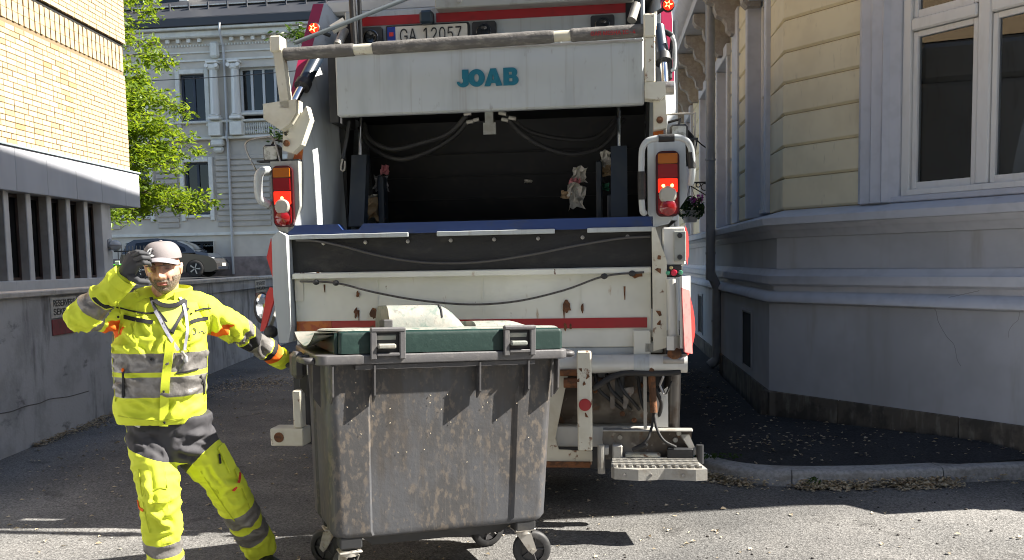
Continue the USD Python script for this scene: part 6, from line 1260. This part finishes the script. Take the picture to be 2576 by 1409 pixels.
# ================================================================== house at the end of the street on the right
m_wb = M('white_brick', (.50, .52, .55), .8); fh = Thing('white_brick_house', 'pale white brick house seen in the gap between truck and corner building', 'house', loc=(6.5, 31, 0))
fh.add('wall', bx(3.6, 14, 31.02, 38, 0, 15), m_wb)
for k in range(60):
    z = .05+k*.25; fh.add('block_course', join(*[bx(x+(.35 if k % 2 else 0), x+.69+(.35 if k % 2 else 0), 31.0, 31.019, z, z+.238) for x in np.arange(3.6, 7.6, .7)]), m_wb)

# ================================================================== things on the corner building's street wall
S3 = lambda p: V(*p, 0)
wp = on_plane(1790, 470, S3(K2-SN*.06), S3(SN))
m_iron = M('black_iron', (.012, .012, .013), .5)
ib = Thing('basket_bracket', 'black scrolled iron bracket on the yellow street wall', 'bracket', loc=wp)
SN3 = S3(SN); SD3 = S3(SD)
ib.add('wall_bar', hull([wp+SN3*o+SD3*s+V(0, 0, z) for o in (0, .015) for s in (-.02, .02) for z in (-.17, .12)]), m_iron)
ib.add('arm', hull([wp+SN3*o+SD3*s+V(0, 0, z) for o in (0, .36) for s in (-.012, .012) for z in (.06, .085)]), m_iron)
ib.add('scroll', tube([wp+SN3*(.06+.30*t)+V(0, 0, -.15+.19*t) for t in np.linspace(0, 1, 6)], .010, 6), m_iron)
for c0, r in (((.11, .0), .055), ((.21, .035), .035), ((.05, -.07), .03)): ib.add('scroll', tube([wp+SN3*(c0[0]+r*math.cos(t))+V(0, 0, c0[1]+r*math.sin(t)) for t in np.linspace(0, 2*PI, 14)], .009, 5, False), m_iron)
bc = wp+SN3*.34+V(0, 0, -.42)
hbk = Thing('flower_basket', 'white hanging pot of purple flowers under the iron bracket', 'flower pot', loc=bc)
hbk.add('pot', mv(lathe([(.10, -.14), (.15, .02), (.17, .05), (.155, .05), (.13, .0)], 20), bc), M('pot_white', (.5, .48, .47), .5), smooth=40)
for k in range(3): hbk.add('hanger', cyl(bc+V(.15*math.cos(k*2.1), .15*math.sin(k*2.1), .05), wp+SN3*.34+V(0, 0, .06), .004, n=5), m_iron)
def leaves(n, ctr, rad, size, seed, sq=(1, 1, 1), hollow=.3):
    r = np.random.default_rng(seed); d_ = r.normal(size=(n, 3)); d_ /= np.linalg.norm(d_, axis=1, keepdims=True); p = np.asarray(ctr)+d_*np.asarray(sq)*rad*(hollow+(1-hollow)*r.random((n, 1))**.5)
    return leafquads(p, size, r, d_)
def leafquads(p, size, r, nrm=None, flat=.0):
    n = len(p); a = r.normal(size=(n, 3)); a[:, 2] *= (1-flat); a /= np.linalg.norm(a, axis=1, keepdims=True); up = r.normal(size=(n, 3))*.6+V(0, 0, 1); b = np.cross(up, a); b /= np.linalg.norm(b, axis=1, keepdims=True)
    s = size*(.6+.8*r.random((n, 1))); c_ = np.cross(a, b)
    v = np.stack([p-a*s, p-b*s*.42+c_*s*.12, p+a*s, p+b*s*.42+c_*s*.12], 1).reshape(-1, 3); k = np.arange(n)*4
    return v, np.vstack([np.stack([k, k+1, k+2], 1), np.stack([k, k+2, k+3], 1)])
def leafmat(name, base, tr):
    return usdkit.material(stage, f'/World/Looks/{name}', {'g': ('geometry', {}), 'h': ('hsv', dict(color=base)), 'h2': ('hsv', dict(color=tr)), 'r': ('map_range', dict(from_min=0., from_max=1., to_min=.6, to_max=1.35)), 'p': ('principled_bsdf', dict(roughness=.45, specular_ior_level=.4)), 't': ('translucent_bsdf', {}), 'm': ('mix_closure', dict(fac=.45))},
        [('g.random_per_island', 'r.value'), ('r.result', 'h.value'), ('r.result', 'h2.value'), ('h.color', 'p.base_color'), ('h2.color', 't.color'), ('p.BSDF', 'm.closure1'), ('t.BSDF', 'm.closure2')], surface='m.closure')
m_leafd = leafmat('pot_leaf', (.03, .07, .02), (.05, .12, .02)); m_pur = M('petal_purple', (.30, .03, .28), .6); m_pk = M('petal_pink', (.5, .12, .35), .6)
hbk.add('foliage', leaves(420, bc+V(0, 0, .08), .24, .045, 5, (1, 1, .85)), m_leafd)
for k in range(7):
    a = k*2.4; hbk.add('flower', leaves(40, bc+V(.16*math.cos(a), .16*math.sin(a), .22+.06*math.sin(k*1.7)), .055, .025, 40+k), m_pur if k % 3 else m_pk)
lw = on_plane(1776, 372, S3(K2-SN*.06), SN3); lp_ = lw+SN3*.30
sl = Thing('street_lantern', 'black tapered wall lantern half hidden behind the right work lamp', 'lantern', loc=lp_)
sl.add('arm', tube(catmull([lw, lw+SN3*.12+V(0, 0, .10), lp_+V(0, 0, .30)], 6), .012, 6), m_iron)
sl.add('roof', mv(lathe([(.02, .30), (.05, .24), (.17, .14), (.18, .12), (.16, .11)], 6), lp_), m_iron); sl.add('glass', mv(lathe([(.15, .109), (.085, -.24)], 6), lp_), m_dkglass); sl.add('base', mv(lathe([(.09, -.24), (.09, -.27), (.03, -.30)], 6), lp_), m_iron)
for k in range(6):
    a = k*PI/3; sl.add('bar', cyl(lp_+V(.155*math.cos(a), .155*math.sin(a), .11), lp_+V(.09*math.cos(a), .09*math.sin(a), -.25), .008, n=5), m_iron)
fp = on_ground(1752, 850, .1)
pt = Thing('planter', 'small dark pot of violet flowers on the pavement beside the house wall', 'flower pot', loc=fp); pt.add('pot', mv(lathe([(.10, 0), (.14, .24), (.15, .26), (.13, .26), (.12, .2)], 16), fp), M('pot_dark', (.03, .03, .035), .5), smooth=40); pt.add('foliage', leaves(160, fp+V(0, 0, .36), .16, .05, 77), m_leafd); pt.add('flower', leaves(60, fp+V(-.03, -.08, .42), .12, .03, 78), M('petal_violet', (.12, .05, .35), .6))

# ================================================================== trees
m_bark = M('bark', (.07, .06, .05), .9, bump=.5, bscale=20); m_leaf = leafmat('tree_leaf', (.15, .25, .016), (.56, .74, .035)); m_leaf2 = leafmat('tree_leaf_dark', (.05, .10, .02), (.12, .22, .02))
def tree(name, label, base, h, crown, seed, nbr, leaf, n_leaf, mat, zmin=2.2):
    r = np.random.default_rng(seed); t = Thing(name, label, 'tree', loc=base); base = np.asarray(base, float)
    trunk = catmull([base, base+V(.1, .05, h*.25), base+V(-.05, .1, h*.5), base+V(.1, 0, h*.95)], 6); rad = np.linspace(.20, .03, len(trunk)); limbs = [tube(trunk, rad, 9)]; pts = []
    for k in range(nbr):
        s = .22+.76*(k+.5)/nbr; i = s*(len(trunk)-1); p0 = trunk[int(i)]; a = k*2.39996+r.normal()*.3
        Lb = crown*(1-(max(0, s-.45)/.62)**2)**.5*(.75+.5*r.random()); el = .28-.22*(1-s)+.15*r.normal()
        d_ = V(math.cos(a), math.sin(a), el); q_ = [p0, p0+d_*Lb*.35+V(0, 0, .1), p0+d_*Lb*.7+V(0, 0, .12), p0+d_*Lb+V(0, 0, -.12*Lb)]
        c_ = catmull(q_, 5); limbs.append(tube(c_, np.linspace(.045*(1.2-s), .008, len(c_)), 5))
        for j in range(int(6+Lb*4)):
            w = .25+.75*r.random(); o_ = c_[min(int(w*(len(c_)-1)), len(c_)-1)]; a2 = a+r.choice([-1, 1])*(.5+.6*r.random()); L2 = Lb*.34*(1.15-w*.5)*(.6+.6*r.random())
            e = o_+V(math.cos(a2), math.sin(a2), .10*r.normal()-.05)*L2; limbs.append(tube([o_, (o_+e)/2+V(0, 0, .04), e], [.010, .007, .004], 3, False)); m = max(4, int(n_leaf*L2))
            tt = r.random((m, 1))**.8; pts.append(o_+(e-o_)*tt+r.normal(size=(m, 3))*V(.12, .12, .085)+V(0, 0, -.03))
    t.add('trunk', limbs[0], m_bark, smooth=50); t.add('branches', join(*limbs[1:]), m_bark, kind='stuff')
    p = np.vstack(pts); p = p[p[:, 2] > zmin]; v, f = leafquads(p, leaf, r, flat=.45); t.add('crown', (v, f), mat); return t
tree('street_tree', 'bright green leafy tree beside the end of the brick building', on_y(225, 700, 25)*V(1, 1, 0)+V(0, 0, 1.2), 11.2, 2.45, 11, 120, .076, 50, m_leaf, 1.8)
tree('garden_tree', 'dark green tree rising behind the left top of the truck', on_y(905, 650, 27)*V(1, 1, 0)+V(0, 0, .0), 10.5, 2.2, 12, 40, .10, 26, m_leaf2, 3.5)
# blossoms of the tree behind the truck are left as pale leaves
# ================================================================== car, bin, fence on the upper street
m_carp = M('car_paint', (.055, .052, .05), .25, coat=1.0, metal=.35); m_carb = M('car_black', (.012, .016, .024), .12, coat=1.0); m_carg = glass_pane('car_glass', (.06, .07, .08)); m_alloy = M('alloy', (.45, .45, .46), .3, metal=.8); m_lampc = M('headlamp', (.4, .42, .45), .1, coat=1.0)
cnose = on_y(563, 696, 39.0); zc = 1.225; co = V(cnose[0]-3.95, 39.0, zc)
car = Thing('parked_car', 'grey and black compact car parked on the upper street in front of the townhouse', 'car', loc=co, rz=0, local=True)
prof = [(0, .30), (.02, .75), (.12, 1.02), (.30, 1.42), (.55, 1.56), (1.5, 1.60), (2.2, 1.53), (2.75, 1.30), (3.05, 1.10), (3.55, .98), (3.82, .80), (3.95, .55), (3.96, .30), (3.7, .20), (.2, .20)]
def carring(sh, y): return [(x, y, z) for x, z in sh]
def carshape(pr, w0, w1):
    """side profile, drawn in towards the roof"""
    P = []
    for s in (-1, 1):
        for x, z in pr: P.append((x, s*(w0 if z < .95 else w0-(z-.95)*(w0-w1)/.65), z))
    n = len(pr); f = [[i, (i+1) % n, n+(i+1) % n] for i in range(n)]+[[i, n+(i+1) % n, n+i] for i in range(n)]
    tr3 = trimesh.creation.triangulate_polygon(Polygon(pr), engine='earcut')[1]
    f += [[int(a) % n for a in t[::-1]] for t in tr3]+[[int(a) % n+n for a in t] for t in tr3]; return np.array(P), np.array(f)
low_ = [(0, .30), (.02, .75), (.08, .97), (1.0, .98), (2.3, .99), (3.0, .95), (3.55, .86), (3.82, .75), (3.95, .55), (3.96, .30), (3.7, .20), (3.44, .20)]+[(3.07+.37*math.cos(t), .34+.37*math.sin(t)) for t in np.linspace(0, PI, 12)]+[(2.70, .20), (1.20, .20)]+[(.80+.37*math.cos(t), .34+.37*math.sin(t)) for t in np.linspace(0, PI, 12)]+[(.2, .20)]
car.add('body', carshape(low_, .88, .86), m_carp, smooth=30)
car.add('cabin', carshape([(.10, .985), (.30, 1.42), (.55, 1.56), (1.5, 1.60), (2.2, 1.53), (2.75, 1.30), (3.02, 1.10), (3.10, .99)], .87, .66), m_carb, smooth=30)
car.add('bonnet', hull([(x, s*w, z) for s in (-1, 1) for x, z, w in ((3.0, .955, .80), (3.0, 1.075, .74), (3.55, .97, .72), (3.80, .78, .62), (3.6, .85, .78))]), m_carb)
for pr, nm in (([(.62, 1.02), (.66, 1.42), (1.45, 1.50), (1.52, 1.02)], 'rear_window'), ([(1.60, 1.02), (1.54, 1.50), (2.10, 1.44), (2.66, 1.20), (2.72, 1.06)], 'front_window')):
    car.add(nm, hull([(x, -(.873-(z-.95)*.32)-k, z) for x, z in pr for k in (0, .006)]), m_carg)
car.add('windscreen', hull([(x+k, s*w, z+k) for s in (-1, 1) for x, z, w in ((2.22, 1.515, .60), (2.98, 1.12, .72)) for k in (0, .012)]), m_carg)
for x in (3.07, .80):
    for s in (-1, 1):
        w = car.add('wheel', frame(lathe([(.2, -.02), (.3, -.03), (.345, 0), (.345, .14), (.3, .17), (.2, .17)], 26), (x, s*.89, .345), V(1, 0, 0), V(0, 0, 1), V(0, -s, 0)), m_rub, smooth=40); car.add('rim', frame(lathe([(0, -.02), (.04, -.02), (.06, .02), (.2, .03), (.23, -.02), (.235, .1)], 24), (x, s*.89, .345), V(1, 0, 0), V(0, 0, 1), V(0, -s, 0)), m_carb, parent=w)
        for k in range(5):
            t = 2*PI*k/5; car.add('spoke', hull([(x+math.cos(t+e)*r, s*(.915-d_), .345+math.sin(t+e)*r) for r, e in ((.03, .6), (.03, -.6), (.22, .13), (.22, -.13)) for d_ in (0, .02)]), m_alloy, parent=w)
car.add('headlight', hull([(x, -.80+k*.18, z) for x, z, k in ((3.60, .84, 0), (3.74, .80, 0), (3.72, .68, 0), (3.60, .70, 0), (3.80, .78, 1), (3.78, .68, 1))]), m_lampc); car.add('bumper_strip', bx(3.90, 3.97, -.7, .7, .30, .42, .02), m_carb); car.add('number_plate', bx(3.972, 3.985, -.26, .26, .45, .56), m_plate); car.add('mirror', bx(2.35, 2.52, -1.02, -.9, 1.0, 1.13, .03), m_carb)
gp_ = on_y(311, 690, 19)
gb = Thing('green_bin', 'bright green bin beyond the wall by the glove', 'bin', loc=(gp_[0], 19, 1.22)); m_grn = M('bin_green', (.06, .42, .03), .4)
gb.add('bin_body', hull([(gp_[0]+x*s, 19+y*s, z) for x in (-.16, .16) for y in (-.16, .16) for z, s in ((1.23, .85), (1.66, 1.0))]), m_grn); gb.add('lid', bx(gp_[0]-.18, gp_[0]+.18, 18.82, 19.18, 1.665, 1.72, .02), m_grn); gb.add('lid_handle', bx(gp_[0]-.08, gp_[0]+.02, 18.79, 18.815, 1.70, 1.78, .008), M('bin_label', (.6, .75, .55), .4))
fe = Thing('iron_fence', 'black iron railing seen beside the grey cap', 'fence', loc=(*on_y(335, 690, 24)[:2], 1.22)); fl0 = on_y(300, 690, 24)
for z in (1.5, 2.05): fe.add('rail', bx(fl0[0]-.1, fl0[0]+1.1, 23.985, 24.015, z, z+.03), m_iron)
for k in range(12): fe.add('baluster', cyl((fl0[0]+k*.095, 24, 1.22), (fl0[0]+k*.095, 24, 2.2), .010, n=6), m_iron)
cbx = Thing('overhead_cable', 'thin dark cable crossing in front of the townhouse windows', 'cable', loc=on_y(330, 210, 33)); cbx.add('cable', tube([on_y(x, 205-.075*(x-330)+6*math.sin((x-330)/560*PI), 33-.0*x) for x in np.linspace(300, 900, 16)], .014, 5), m_iron)
# ================================================================== fallen petals and leaf litter
m_pet = M('dry_petal', (.42, .35, .24), .9, [((.50, .44, .33), 60., .45, .6, .8), ((.24, .15, .07), 45., .52, .66, .8)])
def litter(name, P, size, seed, label, lift=.006):
    r = np.random.default_rng(seed); n = len(P); a = r.random(n)*2*PI; s = size*(.5+.9*r.random(n)); v = []
    for k, (dx, dy) in enumerate(((-1, 0), (0, -.6), (1, 0), (0, .6))):
        v.append(np.column_stack([P[:, 0]+(np.cos(a)*dx-np.sin(a)*dy)*s, P[:, 1]+(np.sin(a)*dx+np.cos(a)*dy)*s, P[:, 2]+lift+(r.random(n)*.7*s if k % 2 else 0)]))
    v = np.stack(v, 1).reshape(-1, 3); k = np.arange(n)*4; single(name, (v, np.vstack([np.stack([k, k+1, k+2], 1), np.stack([k, k+2, k+3], 1)])), m_pet, label, 'leaf litter' if label else None, 'stuff')
r = np.random.default_rng(5)
# over the road
P = np.column_stack([r.uniform(-4.3, 1.2, 1500), 4.3+r.random(1500)**.9*11, np.zeros(1500)])
P2 = np.column_stack([r.uniform(.2, 4.2, 80), r.uniform(4.2, 6.4, 80), np.zeros(80)])
c0 = on_ground(620, 970); P3 = np.column_stack([c0[0]+r.normal(size=700)*.33, c0[1]+r.normal(size=700)*.55, np.zeros(700)])
s_ = r.uniform(.5, 4.5, 1500); o_ = np.abs(r.normal(size=1500))*.10*(.35+.65*meshkit.noise(np.column_stack([s_*3, s_*0, s_*0]))*2); P4 = np.column_stack([W0[0]+WD[0]*s_+WN[0]*(o_+.01), W0[1]+WD[1]*s_+WN[1]*(o_+.01), np.clip(.03-o_*.2, 0, 1)*r.random(1500)])
litter('petal_litter', np.vstack([P, P2, P3, P4]), .016, 6, 'dry petals scattered over the road and heaped by the left wall')
# along the kerb
def gutter(s0, s1, n, w):
    s = s0+(s1-s0)*r.beta(1.6, 1.6, n); k = np.array([kat(x) for x in s]); t = np.array([kat(x+.01)-kat(x-.01) for x in s]); t /= np.linalg.norm(t, axis=1, keepdims=True); nn = np.column_stack([-t[:, 1], t[:, 0]])*-1
    # the road lies on the side away from the pavement
    cpt = V(3.0, 8.0); sg = np.sign(((k-cpt)*nn).sum(1))[:, None]; nn = nn*sg; o_ = np.abs(r.normal(size=n))*w+.008; return np.column_stack([k+nn*o_[:, None], np.clip(.055-o_*.5, 0, 1)*r.random(n)])
litter('kerb_leaves', np.vstack([gutter(j2-.55, j2+.0, 500, .05), gutter(j2-.95, j2-.45, 160, .03), gutter(j1-.10, j1+.42, 600, .055), gutter(j2+.22, j2+.85, 420, .06), gutter(j1-.9, j2+1.5, 250, .06)]), .017, 8, 'drift of pale dry petals lying along the foot of the kerb')
Q = np.column_stack([r.uniform(1.7, 4.4, 340), r.uniform(6.7, 9, 340)]); ok = np.array([poly.contains(Point(*p)) for p in Q]); Q = Q[ok]; Q2 = np.column_stack([2.2+r.normal(size=60)*.3, 7.55+r.normal(size=60)*.12]); Q3 = np.column_stack([2.15+r.normal(size=350)*.35, 11.5+r.normal(size=350)*1.8]); Q = np.vstack([Q, Q2, Q3]); ok = np.array([poly.contains(Point(*p)) for p in Q]); Q = Q[ok]
litter('pavement_petals', np.column_stack([Q, wz(Q[:, 0], Q[:, 1])-.004]), .016, 9, 'dry petals lying on the dark pavement below the corner building')
m_weed = leafmat('weed_leaf', (.05, .11, .02), (.08, .16, .02))
for k, (x, y) in enumerate(((1745, 852), (2045, 1228), (1800, 1163))):
    p = on_ground(x, y, .02 if k == 1 else .1); wd = Thing('weed', ['little green weed at the foot of the far house wall', 'tiny green shoot among petals at the kerb joint', 'low green moss strip on the back of the curved kerb'][k], 'weed', loc=p, group='weeds by the kerb and wall'); wd.add('foliage', leaves([120, 30, 90][k], p+V(0, 0, .05), [.16, .05, .14][k], [.04, .016, .018][k], 90+k, [(1, 1, .8), (1, 1, .5), (1.6, .5, .15)][k]), m_weed)

# crumbs of dark grit on the sunlit road
Pg = np.column_stack([r.uniform(.3, 3.8, 130), r.uniform(4.2, 6.2, 130)]); gm = []
for x, y in Pg:
    k = r.uniform(.004, .011); gm.append((ball((x, y, k*.5), k, 1, (1, .8, .6))))
single('road_grit', join(*gm), M('grit', (.06, .055, .05), .9), 'dark grit and crumbs scattered over the sunlit road by the kerb', 'grit', 'stuff')
